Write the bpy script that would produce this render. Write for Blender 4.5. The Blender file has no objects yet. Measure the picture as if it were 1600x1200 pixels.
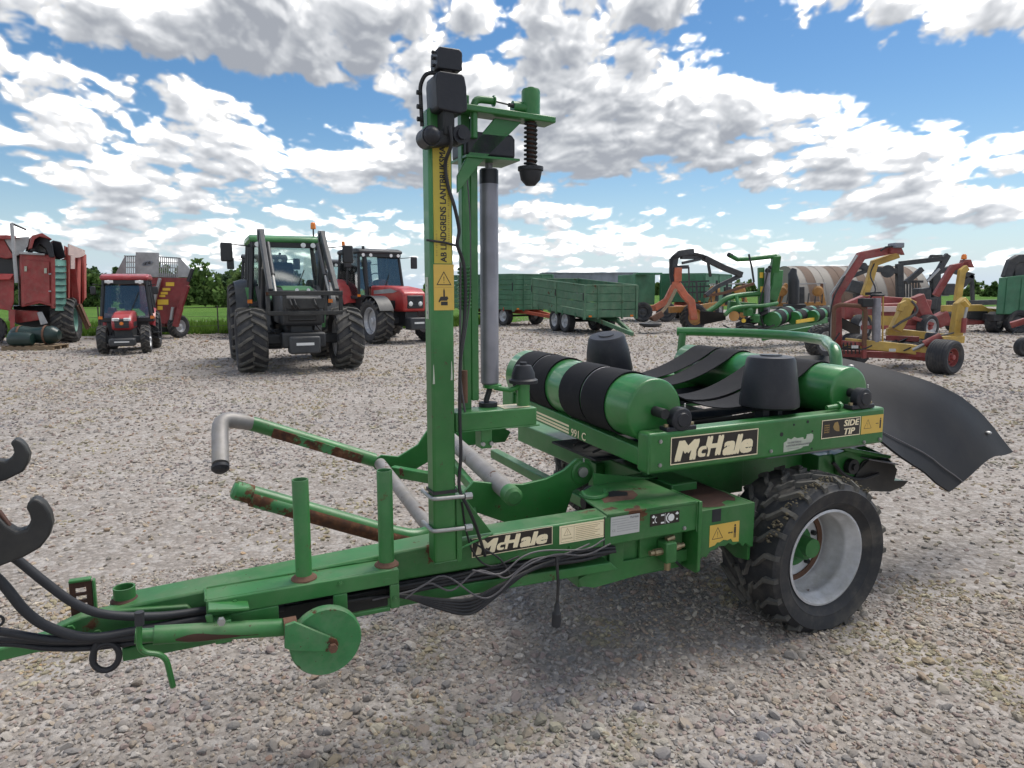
import bpy, bmesh, math, random
import numpy as np
from mathutils import Vector, Matrix

R = math.radians
random.seed(7)
scene = bpy.context.scene
COL = scene.collection

# ------------------------------------------------------------------ camera
CAM_H = 1.7
cam_d = bpy.data.cameras.new('camera')
cam = bpy.data.objects.new('camera', cam_d)
COL.objects.link(cam)
cam.location = (0, 0, CAM_H)
cam.rotation_euler = (R(90 - 7.765), 0, 0)
cam_d.sensor_fit = 'HORIZONTAL'
cam_d.sensor_width = 36.0
cam_d.lens = 36.0 * 1100.0 / 1600.0
cam_d.clip_start = 0.05
cam_d.clip_end = 5000
scene.camera = cam

# ------------------------------------------------------------------ view
scene.view_settings.view_transform = 'Standard'
scene.view_settings.look = 'None'
scene.view_settings.exposure = 1.05
scene.view_settings.gamma = 1.0
scene.view_settings.use_curve_mapping = False
scene.cycles.max_bounces = 6
scene.cycles.transparent_max_bounces = 12

# ------------------------------------------------------------------ sun and sky
SUN_AZ = R(48)      # clockwise from +Y
SUN_EL = R(60)
sun_d = bpy.data.lights.new('sun', 'SUN')
sun_d.energy = 1.9
sun_d.angle = R(36.0)
sun_d.color = (1.0, 0.95, 0.87)
sun = bpy.data.objects.new('sun', sun_d)
COL.objects.link(sun)
sd = Vector((math.sin(SUN_AZ) * math.cos(SUN_EL), math.cos(SUN_AZ) * math.cos(SUN_EL), math.sin(SUN_EL)))
sun.rotation_euler = sd.to_track_quat('Z', 'Y').to_euler()
sun.location = sd * 60

world = bpy.data.worlds.new('World')
scene.world = world
world.use_nodes = True


class NT:
    """small helper for writing node trees"""
    def __init__(s, tree):
        s.t = tree

    def n(s, typ, **kw):
        nd = s.t.nodes.new(typ)
        for k, v in kw.items():
            setattr(nd, k, v)
        return nd

    def _in(s, sock, v):
        if hasattr(v, 'node'):
            s.t.links.new(v, sock)
        elif v is not None:
            sock.default_value = v

    def m(s, op, a, b=None, c=None, clamp=False):
        nd = s.n('ShaderNodeMath', operation=op, use_clamp=clamp)
        s._in(nd.inputs[0], a)
        s._in(nd.inputs[1], b)
        s._in(nd.inputs[2], c)
        return nd.outputs[0]

    def vm(s, op, a, b=None, scale=None):
        nd = s.n('ShaderNodeVectorMath', operation=op)
        s._in(nd.inputs[0], a)
        s._in(nd.inputs[1], b)
        if scale is not None:
            s._in(nd.inputs['Scale'], scale)
        return nd.outputs['Value'] if op in ('LENGTH', 'DOT_PRODUCT', 'DISTANCE') else nd.outputs[0]

    def xyz(s, x, y, z):
        nd = s.n('ShaderNodeCombineXYZ')
        for i, v in enumerate((x, y, z)):
            s._in(nd.inputs[i], v)
        return nd.outputs[0]

    def sep(s, v):
        nd = s.n('ShaderNodeSeparateXYZ')
        s._in(nd.inputs[0], v)
        return nd.outputs

    def ss(s, v, a, b, lo=0.0, hi=1.0):
        nd = s.n('ShaderNodeMapRange', interpolation_type='SMOOTHSTEP')
        s._in(nd.inputs[0], v)
        nd.inputs[1].default_value = a
        nd.inputs[2].default_value = b
        nd.inputs[3].default_value = lo
        nd.inputs[4].default_value = hi
        return nd.outputs[0]

    def noise(s, vec, scale, detail=4, rough=0.5, lac=2.0, dist=0.0, dim='3D', color=False):
        nd = s.n('ShaderNodeTexNoise', noise_dimensions=dim)
        s._in(nd.inputs['Vector'], vec)
        nd.inputs['Scale'].default_value = scale
        nd.inputs['Detail'].default_value = detail
        nd.inputs['Roughness'].default_value = rough
        nd.inputs['Lacunarity'].default_value = lac
        nd.inputs['Distortion'].default_value = dist
        return nd.outputs['Color' if color else 'Fac']

    def mix(s, f, a, b, mode='MIX'):
        nd = s.n('ShaderNodeMix', data_type='RGBA', blend_type=mode)
        s._in(nd.inputs[0], f)
        for sock, v in ((nd.inputs[6], a), (nd.inputs[7], b)):
            if isinstance(v, (tuple, list)):
                v = (*v[:3], 1.0)
            s._in(sock, v)
        return nd.outputs[2]

    def ramp(s, f, stops):
        nd = s.n('ShaderNodeValToRGB')
        s._in(nd.inputs[0], f)
        el = nd.color_ramp.elements
        while len(el) < len(stops):
            el.new(0.5)
        for e, (p, c) in zip(el, stops):
            e.position = p
            e.color = (*c, 1)
        return nd.outputs[0]


# cloud banks and blue gaps as directions: (x/y, z/y, half width, half height, tilt, weight)
CLOUDS = [
    (-0.36, 0.345, 0.60, 0.090, -0.12, 1.60), (-0.66, 0.215, 0.22, 0.090, -0.35, 0.90),
    (-0.38, 0.195, 0.28, 0.050, -0.20, 0.85), (-0.13, 0.172, 0.20, 0.042, -0.03, 0.80),
    (-0.44, 0.128, 0.22, 0.036, -0.05, 0.85), (-0.45, 0.062, 0.50, 0.030, 0.0, 0.60),
    (0.08, 0.350, 0.26, 0.10, 0.0, 0.85), (0.22, 0.240, 0.36, 0.065, -0.03, 0.95),
    (0.33, 0.180, 0.30, 0.045, 0.0, 0.75), (0.58, 0.385, 0.32, 0.055, -0.10, 1.00),
    (0.76, 0.330, 0.16, 0.060, -0.45, 0.85), (0.66, 0.170, 0.30, 0.075, 0.12, 0.95),
    (0.02, 0.185, 0.18, 0.055, 0.0, 0.60), (0.08, 0.100, 0.08, 0.018, 0.0, 0.70),
    (0.17, 0.112, 0.06, 0.024, 0.3, 0.65), (0.50, 0.110, 0.20, 0.030, 0.0, 0.75),
    (-0.05, 0.055, 0.35, 0.024, 0.0, 0.50), (0.25, 0.045, 0.35, 0.022, 0.0, 0.45),
    (-0.30, 0.262, 0.24, 0.024, -0.18, -1.00), (-0.60, 0.318, 0.08, 0.026, -0.6, -0.70),
    (0.42, 0.302, 0.20, 0.036, -0.16, -1.20), (0.31, 0.360, 0.07, 0.036, -0.6, -0.80),
    (0.58, 0.262, 0.10, 0.045, 0.2, -0.80), (-0.20, 0.112, 0.12, 0.026, 0.0, -0.60),
    (-0.70, 0.130, 0.10, 0.026, 0.0, -0.60), (0.22, 0.142, 0.13, 0.020, 0.1, -0.70),
    (0.33, 0.095, 0.09, 0.035, 0.0, -0.70), (-0.145, 0.310, 0.025, 0.035, 0.0, -0.90),
    (0.62, 0.072, 0.30, 0.014, 0.0, -0.60), (-0.52, 0.165, 0.2, 0.012, -0.15, -0.5),
]


def cloud_maps(W=4096, seed=33):
    """equirectangular upper half: returns rgb radiance and cover, H = W/4 rows from horizon to zenith"""
    rng = np.random.RandomState(seed)
    H = W // 4
    f4 = np.float32
    N = 1024

    def fbm_tex(beta, lo, hi):
        fx = np.fft.fftfreq(N)[:, None] * N
        fy = np.fft.rfftfreq(N)[None, :] * N
        fr = np.sqrt(fx * fx + fy * fy)
        amp = np.where((fr >= lo) & (fr <= hi), np.maximum(fr, 1) ** (-beta), 0)
        ph = np.exp(2j * np.pi * rng.rand(N, N // 2 + 1))
        t = np.fft.irfft2(amp * ph, s=(N, N))
        return ((t - t.mean()) / t.std()).astype(f4)

    def worley(cells):
        pts = rng.rand(cells, cells, 2)
        g = (np.arange(N) + 0.5) / N * cells
        gx, gy = np.meshgrid(g, g, indexing='ij')
        cx, cy = np.floor(gx).astype(int), np.floor(gy).astype(int)
        best = np.full((N, N), 9.0)
        for i in (-1, 0, 1):
            for j in (-1, 0, 1):
                p = pts[(cx + i) % cells, (cy + j) % cells]
                dx = cx + i + p[..., 0] - gx
                dy = cy + j + p[..., 1] - gy
                best = np.minimum(best, dx * dx + dy * dy)
        return np.sqrt(best).astype(f4)

    fb = fbm_tex(1.75, 3, 400)
    fb2 = fbm_tex(1.6, 2, 60)
    wo = 1 - (worley(14) * 0.58 + worley(31) * 0.29 + worley(67) * 0.15 + worley(140) * 0.07)
    wo = ((wo - wo.mean()) / wo.std()).astype(f4)

    def samp(t, x, y):
        x = np.mod(x, 1.0) * N
        y = np.mod(y, 1.0) * N
        x0 = x.astype(np.int32)
        y0 = y.astype(np.int32)
        a = (x - x0).astype(f4)
        b = (y - y0).astype(f4)
        x0 %= N
        y0 %= N
        x1 = (x0 + 1) % N
        y1 = (y0 + 1) % N
        return (t[x0, y0] * (1 - a) + t[x1, y0] * a) * (1 - b) + (t[x0, y1] * (1 - a) + t[x1, y1] * a) * b

    # rows are packed towards the horizon, column 0 is the seam
    ang = (0.5 - (np.arange(W) + 0.5) / W) * 2 * math.pi
    el = (np.arange(H) + 0.5) / H * (math.pi / 2)
    ca = np.cos(ang).astype(f4)[None, :]
    sa = np.sin(ang).astype(f4)[None, :]
    ce = np.cos(el).astype(f4)[:, None]
    se = np.sin(el).astype(f4)[:, None]
    X, Y, Z = ce * ca, ce * sa, se + 0 * ca
    w = Z + 0.085
    az = np.arctan2(X, Y)
    px = az * ce * 2.75 * w ** -0.24
    py = -2.1 * np.log(w) * np.ones_like(px)
    wx = samp(fb2, px * 0.17 + 0.3, py * 0.17)
    wy = samp(fb2, px * 0.17 + 0.7, py * 0.17 + 0.5)
    ux, uy = px + wx * 0.04, py + wy * 0.04
    n1 = samp(fb, ux * 0.33, uy * 0.33)
    n0 = samp(fb2, px * 0.20 + 0.15, py * 0.20 + 0.4)
    pw = samp(wo, ux * 0.31 + 0.2, uy * 0.31 + 0.1)
    n2 = samp(fb, ux * 1.25 + 0.4, uy * 1.25 + 0.3)
    pw2 = samp(wo, ux * 0.80 + 0.6, uy * 0.80 + 0.4)
    yy = np.maximum(Y, 0.08)
    gx, gz = X / yy, Z / yy
    tot = np.zeros_like(px)
    for (cx, cz, rx, rz, rot, wt) in CLOUDS:
        c, s = math.cos(rot), math.sin(rot)
        dx, dz = gx - cx, gz - cz
        r2 = ((dx * c + dz * s) / rx) ** 2 + ((-dx * s + dz * c) / rz) ** 2
        tot += wt * np.exp(-r2 * 1.1)
    tot = np.clip(tot, -1.3, 1.45)
    front = np.clip((Y - 0.30) / 0.3, 0, 1)
    front = front * front * (3 - 2 * front)
    D = front * (tot - 0.525) * 0.66 + (1 - front) * (n0 * 0.42 + 0.02) + n1 * 0.17 + pw * 0.19 + n0 * 0.10 + n2 * 0.034 + pw2 * 0.060 + front * 0.15 * np.exp(-((Z - 0.045) / 0.05) ** 2)
    D = D.astype(f4)

    def sst(x, a, b):
        t = np.clip((x - a) / (b - a), 0, 1)
        return t * t * (3 - 2 * t)

    def up(t, k):
        r = int(round(k * W / 4096))
        c = int(round(-k * 0.4 * W / 4096))
        o = np.empty_like(t)
        q = np.roll(t, c, axis=1)
        o[:H - r] = q[r:]
        o[H - r:] = q[-1]
        return o
    cover = sst(D, -0.05, 0.30)
    thick = np.clip(D, 0, 1.1)
    # light comes from above: optical depth gathered up the sky
    od = np.zeros_like(D)
    wsum = 0
    for i in range(1, 13):
        wt = math.exp(-i / 7.0)
        od += up(thick, i * 2.4 + i * i * 0.24) * wt
        wsum += wt
    od /= wsum
    rel = np.clip((D - up(D, 5)) * 1.1, -0.5, 0.5) + np.clip((D - up(D, 14)) * 0.8, -0.5, 0.5) + np.clip((D - up(D, 34)) * 0.55, -0.5, 0.5)
    lit = 0.97 - 0.90 * sst(od, 0.06, 0.75) + rel * 0.60 - (0.14 + 0.34 * sst(Z, 0.16, 0.34)) * sst(thick, 0.22, 0.75)
    g = np.clip((lit + 0.42) / 1.50, 0, 1)
    st = np.array([0.0, 0.30, 0.60, 0.82, 1.0])
    rgb = np.stack([np.interp(g, st, c) for c in ([1.22, 1.72, 2.45, 3.2, 10.5], [1.30, 1.80, 2.51, 3.23, 10.4], [1.46, 1.93, 2.62, 3.28, 10.2])], -1).astype(f4)
    thin = (0.42 + 0.58 * sst(D, 0.05, 0.42))[..., None]
    rgb = np.minimum(rgb, np.maximum(rgb * thin, 2.6))
    # pale haze towards the horizon
    hz = np.exp(-Z / 0.07)[..., None] * 0.45
    rgb = rgb * (1 - hz) + np.array([2.75, 2.95, 3.2], f4) * hz
    hc = (0.80 * np.exp(-(Z / 0.075) ** 1.3))[..., None]
    cv = cover[..., None] * (1 - 0.3 * np.exp(-Z[..., None] / 0.03))
    al = cv + (1 - cv) * hc
    rgb = (rgb * cv + np.array([1.75, 2.3, 3.05], f4) * (1 - cv) * hc) / np.maximum(al, 1e-4)
    cover = al[..., 0]
    return rgb.astype(f4), cover.astype(f4)


def build_world():
    t = world.node_tree
    t.nodes.clear()
    k = NT(t)
    out = k.n('ShaderNodeOutputWorld')
    bg = k.n('ShaderNodeBackground')
    bg.inputs['Strength'].default_value = 0.15
    sky = k.n('ShaderNodeTexSky', sky_type='NISHITA')
    sky.sun_disc = False
    sky.sun_elevation = SUN_EL
    sky.sun_rotation = SUN_AZ
    sky.air_density = 1.0
    sky.dust_density = 0.3
    sky.ozone_density = 1.5
    tc = k.n('ShaderNodeTexCoord')
    W = 4096
    rgb, cover = cloud_maps(W)
    H = W // 4
    img = bpy.data.images.new('cloud_cover', W, H, alpha=True, float_buffer=True)
    img.colorspace_settings.name = 'Linear Rec.709'
    img.alpha_mode = 'CHANNEL_PACKED'
    px = np.empty((H, W, 4), np.float32)
    px[:, :, :3] = rgb
    px[:, :, 3] = cover
    img.pixels.foreach_set(px.ravel())
    img.update()
    x, y, z = k.sep(k.vm('NORMALIZE', tc.outputs['Generated']))
    u = k.m('ADD', k.m('MULTIPLY', k.m('ARCTAN2', y, x), -0.5 / math.pi), 0.5)
    v = k.m('MULTIPLY', k.m('ARCSINE', k.m('MAXIMUM', z, 0.002)), 2.0 / math.pi)
    env = k.n('ShaderNodeTexImage', interpolation='Cubic')
    env.image = img
    k._in(env.inputs[0], k.xyz(u, k.m('MINIMUM', v, 0.997), 0.0))
    hs = k.n('ShaderNodeHueSaturation')
    hs.inputs['Saturation'].default_value = 1.30
    hs.inputs['Value'].default_value = 0.36
    k._in(hs.inputs['Color'], sky.outputs[0])
    col = k.mix(env.outputs['Alpha'], hs.outputs[0], env.outputs['Color'])
    t.links.new(col, bg.inputs['Color'])
    t.links.new(bg.outputs[0], out.inputs['Surface'])
    world.cycles.sampling_method = 'MANUAL'
    world.cycles.sample_map_resolution = 1024


build_world()

# ------------------------------------------------------------------ materials
def new_mat(name):
    m = bpy.data.materials.new(name)
    m.use_nodes = True
    t = m.node_tree
    b = t.nodes['Principled BSDF']
    return m, NT(t), b


def bump(k, b, h, strength=0.3, dist=0.01):
    bp = k.n('ShaderNodeBump')
    bp.inputs['Strength'].default_value = strength
    bp.inputs['Distance'].default_value = dist
    k._in(bp.inputs['Height'], h)
    k.t.links.new(bp.outputs[0], b.inputs['Normal'])


def paint(name, col, rough=0.42, rust=0.0, dust=0.25, scale=1.0, worn=None, metal=0.0, dustcol=(0.24, 0.22, 0.17), coat=0.0):
    """painted metal: slight fading, chips down to rust, dust lying on upper faces"""
    m, k, b = new_mat(name)
    tc = k.n('ShaderNodeTexCoord').outputs['Object']
    n1 = k.noise(tc, 2.3 * scale, 4, 0.6)
    n2 = k.noise(tc, 17 * scale, 5, 0.65)
    c = k.mix(k.ss(n1, 0.3, 0.75), tuple(v * 0.76 for v in col), tuple(min(1, v * 1.18 + 0.010) for v in col))
    c = k.mix(k.m('MULTIPLY', k.ss(n2, 0.55, 0.8), 0.25), c, tuple(v * 0.55 + 0.02 for v in col))
    rg = k.m('ADD', k.m('MULTIPLY', n2, 0.22), rough - 0.10)
    mp = k.n('ShaderNodeMapping')
    mp.inputs['Scale'].default_value = (4 * scale, 4 * scale, 26 * scale)
    mp.inputs['Rotation'].default_value = (0.3, 0.5, 0.2)
    k._in(mp.inputs[0], tc)
    sc1 = k.noise(mp.outputs[0], 2.2, 5, 0.7)
    sc2 = k.noise(tc, 1.3 * scale, 3, 0.6)
    sf = k.m('MULTIPLY', k.ss(sc1, 0.63, 0.70), k.ss(sc2, 0.45, 0.62))
    c = k.mix(k.m('MULTIPLY', sf, 0.40 if dust > 0.1 else 0.15), c, tuple(v * 0.8 + 0.11 for v in col))
    if dust > 0:
        g = k.n('ShaderNodeNewGeometry')
        nz = k.sep(g.outputs['Normal'])[2]
        n3 = k.noise(tc, 6.5 * scale, 6, 0.7)
        f = k.m('MULTIPLY', k.m('MULTIPLY', k.ss(nz, -0.3, 1.0, 0.35, 1.0), k.ss(n3, 0.38, 0.72)), dust)
        c = k.mix(f, c, dustcol)
        rg = k.m('ADD', rg, k.m('MULTIPLY', f, 0.5), clamp=True)
    if rust > 0.08:
        n6 = k.noise(tc, 46 * scale, 4, 0.7)
        n7 = k.noise(tc, 2.0 * scale, 3, 0.6)
        fc = k.m('MULTIPLY', k.ss(n6, 0.665, 0.69), k.ss(n7, 0.42, 0.60))
        c = k.mix(fc, c, (0.075, 0.045, 0.028))
        rg = k.m('ADD', rg, k.m('MULTIPLY', fc, 0.4), clamp=True)
    if rust > 0:
        n4 = k.noise(tc, 3.6 * scale, 9, 0.68)
        n5 = k.noise(tc, 30 * scale, 3, 0.6)
        f = k.ss(k.m('ADD', n4, k.m('MULTIPLY', n5, 0.10)), 0.76 - rust * 0.22, 0.79 - rust * 0.20)
        rc = k.ramp(n2, [(0.3, (0.035, 0.016, 0.010)), (0.55, (0.10, 0.040, 0.018)), (0.75, (0.19, 0.10, 0.055))])
        c = k.mix(f, c, rc)
        rg = k.m('ADD', rg, k.m('MULTIPLY', f, 0.45), clamp=True)
    k._in(b.inputs['Base Color'], c)
    k._in(b.inputs['Roughness'], rg)
    b.inputs['Metallic'].default_value = metal
    b.inputs['Coat Weight'].default_value = coat
    bump(k, b, n2, 0.06, 0.004)
    return m


def plain(name, col, rough=0.6, metal=0.0, var=0.15, scale=8.0, bmp=0.1, spec=0.5):
    m, k, b = new_mat(name)
    tc = k.n('ShaderNodeTexCoord').outputs['Object']
    n = k.noise(tc, scale, 5, 0.6)
    c = k.mix(n, tuple(v * (1 - var) for v in col), tuple(min(1, v * (1 + var)) for v in col))
    k._in(b.inputs['Base Color'], c)
    k._in(b.inputs['Roughness'], k.m('ADD', k.m('MULTIPLY', n, 0.2), rough - 0.1, clamp=True))
    b.inputs['Metallic'].default_value = metal
    b.inputs['Specular IOR Level'].default_value = spec
    if bmp:
        bump(k, b, k.noise(tc, scale * 6, 4, 0.6), bmp, 0.004)
    return m


def rubber_mat(name, col=(0.022, 0.023, 0.026), dust=0.35, dustcol=(0.20, 0.175, 0.14), rough=0.62, scale=6.0, spec=0.35):
    m, k, b = new_mat(name)
    tc = k.n('ShaderNodeTexCoord').outputs['Object']
    n = k.noise(tc, scale, 6, 0.65)
    n2 = k.noise(tc, scale * 9, 4, 0.6)
    f = k.m('MULTIPLY', k.ss(n, 0.42, 0.75), dust)
    c = k.mix(n2, tuple(v * 0.8 for v in col), tuple(v * 1.25 for v in col))
    c = k.mix(f, c, dustcol)
    k._in(b.inputs['Base Color'], c)
    k._in(b.inputs['Roughness'], k.m('ADD', k.m('MULTIPLY', n, 0.2), rough - 0.1, clamp=True))
    b.inputs['Specular IOR Level'].default_value = spec
    bump(k, b, n2, 0.12, 0.004)
    return m


def glass_mat(name, tint=(0.88, 0.93, 0.91), alpha=0.55):
    """cab glazing: see-through with sky reflections"""
    m, k, b = new_mat(name)
    t = m.node_tree
    out = t.nodes['Material Output']
    tr = k.n('ShaderNodeBsdfTransparent')
    tr.inputs[0].default_value = (*tint, 1)
    gl = k.n('ShaderNodeBsdfGlossy')
    gl.inputs['Roughness'].default_value = 0.03
    fr = k.n('ShaderNodeFresnel')
    fr.inputs[0].default_value = 1.5
    df = k.n('ShaderNodeBsdfDiffuse')
    df.inputs[0].default_value = (0.25, 0.27, 0.27, 1)
    a = k.n('ShaderNodeMixShader')
    a.inputs[0].default_value = (1 - alpha) * 0.08
    t.links.new(tr.outputs[0], a.inputs[1])
    t.links.new(df.outputs[0], a.inputs[2])
    s = k.n('ShaderNodeMixShader')
    t.links.new(k.m('ADD', fr.outputs[0], 0.05, clamp=True), s.inputs[0])
    t.links.new(a.outputs[0], s.inputs[1])
    t.links.new(gl.outputs[0], s.inputs[2])
    t.links.new(s.outputs[0], out.inputs['Surface'])
    return m


M = {}
M['green'] = paint('green_paint', (0.019, 0.152, 0.026), 0.38, rust=0.20, dust=0.22, coat=0.10)
M['green_old'] = paint('worn_green_paint', (0.021, 0.146, 0.028), 0.46, rust=0.40, dust=0.30)
M['green_worn'] = paint('scraped_green_paint', (0.026, 0.175, 0.048), 0.5, rust=0.62, dust=0.5, scale=2.2)
M['mud'] = plain('dried_mud', (0.105, 0.088, 0.055), 0.95, 0, 0.4, 60, 0.4)
M['rubbed'] = paint('rubbed_off_paint', (0.025, 0.172, 0.045), 0.5, rust=1.30, dust=0.3, scale=1.6)
M['green_roller'] = paint('roller_green_paint', (0.027, 0.180, 0.038), 0.30, rust=0.03, dust=0.16, coat=0.25)
M['steel'] = paint('scuffed_steel', (0.25, 0.235, 0.225), 0.52, rust=0.40, dust=0.35, scale=2.0, metal=0.3)
M['zinc'] = plain('zinc', (0.36, 0.355, 0.34), 0.48, 0.7, 0.2, 20)
M['brass'] = plain('brass', (0.30, 0.24, 0.14), 0.45, 0.7, 0.2, 20)
M['grey_roll'] = paint('grey_steel_roll', (0.23, 0.225, 0.25), 0.42, rust=0.03, dust=0.12, metal=0.35, scale=1.5)
M['rim_grey'] = paint('grey_rim_paint', (0.56, 0.56, 0.57), 0.45, rust=0.36, dust=0.45, scale=2.4)
M['rust'] = plain('rust', (0.060, 0.026, 0.017), 0.85, 0, 0.45, 14, 0.4)
M['rust_lite'] = plain('light_rust', (0.13, 0.065, 0.040), 0.85, 0, 0.45, 14, 0.4)
M['rubber'] = rubber_mat('tyre_rubber')
M['tread'] = rubber_mat('dusty_tread_rubber', (0.075, 0.073, 0.068), 0.85, (0.18, 0.165, 0.14), 0.8, 5.0, 0.2)
M['rubber_clean'] = rubber_mat('black_rubber', (0.020, 0.021, 0.025), 0.12, (0.10, 0.10, 0.10), 0.55)
M['belt'] = rubber_mat('belt_rubber', (0.011, 0.011, 0.013), 0.30, (0.045, 0.042, 0.040), 0.8, 5, 0.2)
M['plastic'] = rubber_mat('black_plastic', (0.017, 0.018, 0.023), 0.28, (0.075, 0.073, 0.070), 0.45)
M['flap'] = rubber_mat('rubber_sheet', (0.010, 0.010, 0.012), 0.45, (0.032, 0.030, 0.029), 0.60, 2.6, 0.22)
M['cable'] = rubber_mat('cable_black', (0.018, 0.018, 0.020), 0.3, (0.10, 0.09, 0.08), 0.5, 12)
M['cable_grey'] = rubber_mat('cable_grey', (0.085, 0.080, 0.085), 0.2, (0.25, 0.22, 0.2), 0.5, 12)
M['white'] = plain('white_plastic', (0.72, 0.72, 0.70), 0.5, 0, 0.1, 10)
M['st_black'] = plain('sticker_black', (0.016, 0.011, 0.008), 0.45, 0, 0.25, 30, 0)
M['st_cream'] = plain('sticker_cream', (0.84, 0.72, 0.48), 0.5, 0, 0.10, 30, 0)
M['st_yellow'] = plain('sticker_yellow', (0.62, 0.40, 0.075), 0.5, 0, 0.10, 30, 0)
M['st_olive'] = plain('faded_yellow_sign', (0.47, 0.37, 0.045), 0.5, 0, 0.12, 18, 0)
M['st_white'] = plain('sticker_grey_white', (0.46, 0.46, 0.44), 0.5, 0, 0.10, 30, 0)
M['ink'] = plain('sticker_ink', (0.025, 0.022, 0.020), 0.55, 0, 0.2, 30, 0)
M['ink_faint'] = plain('faded_ink', (0.26, 0.19, 0.045), 0.55, 0, 0.2, 30, 0)
M['ink_brown'] = plain('brown_ink', (0.30, 0.19, 0.06), 0.55, 0, 0.2, 30, 0)
M['ink_grey'] = plain('grey_ink', (0.19, 0.19, 0.19), 0.55, 0, 0.2, 30, 0)
M['peel'] = plain('peeling_sticker', (0.42, 0.45, 0.36), 0.7, 0, 0.25, 30, 0)
M['dark'] = plain('dark_steel', (0.020, 0.021, 0.022), 0.6, 0.2, 0.3, 14)
M['hook'] = paint('oily_black_steel', (0.028, 0.028, 0.028), 0.5, rust=0.30, dust=0.2, metal=0.3)


# ------------------------------------------------------------------ mesh building
def V(*a):
    return Vector(a)


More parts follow.
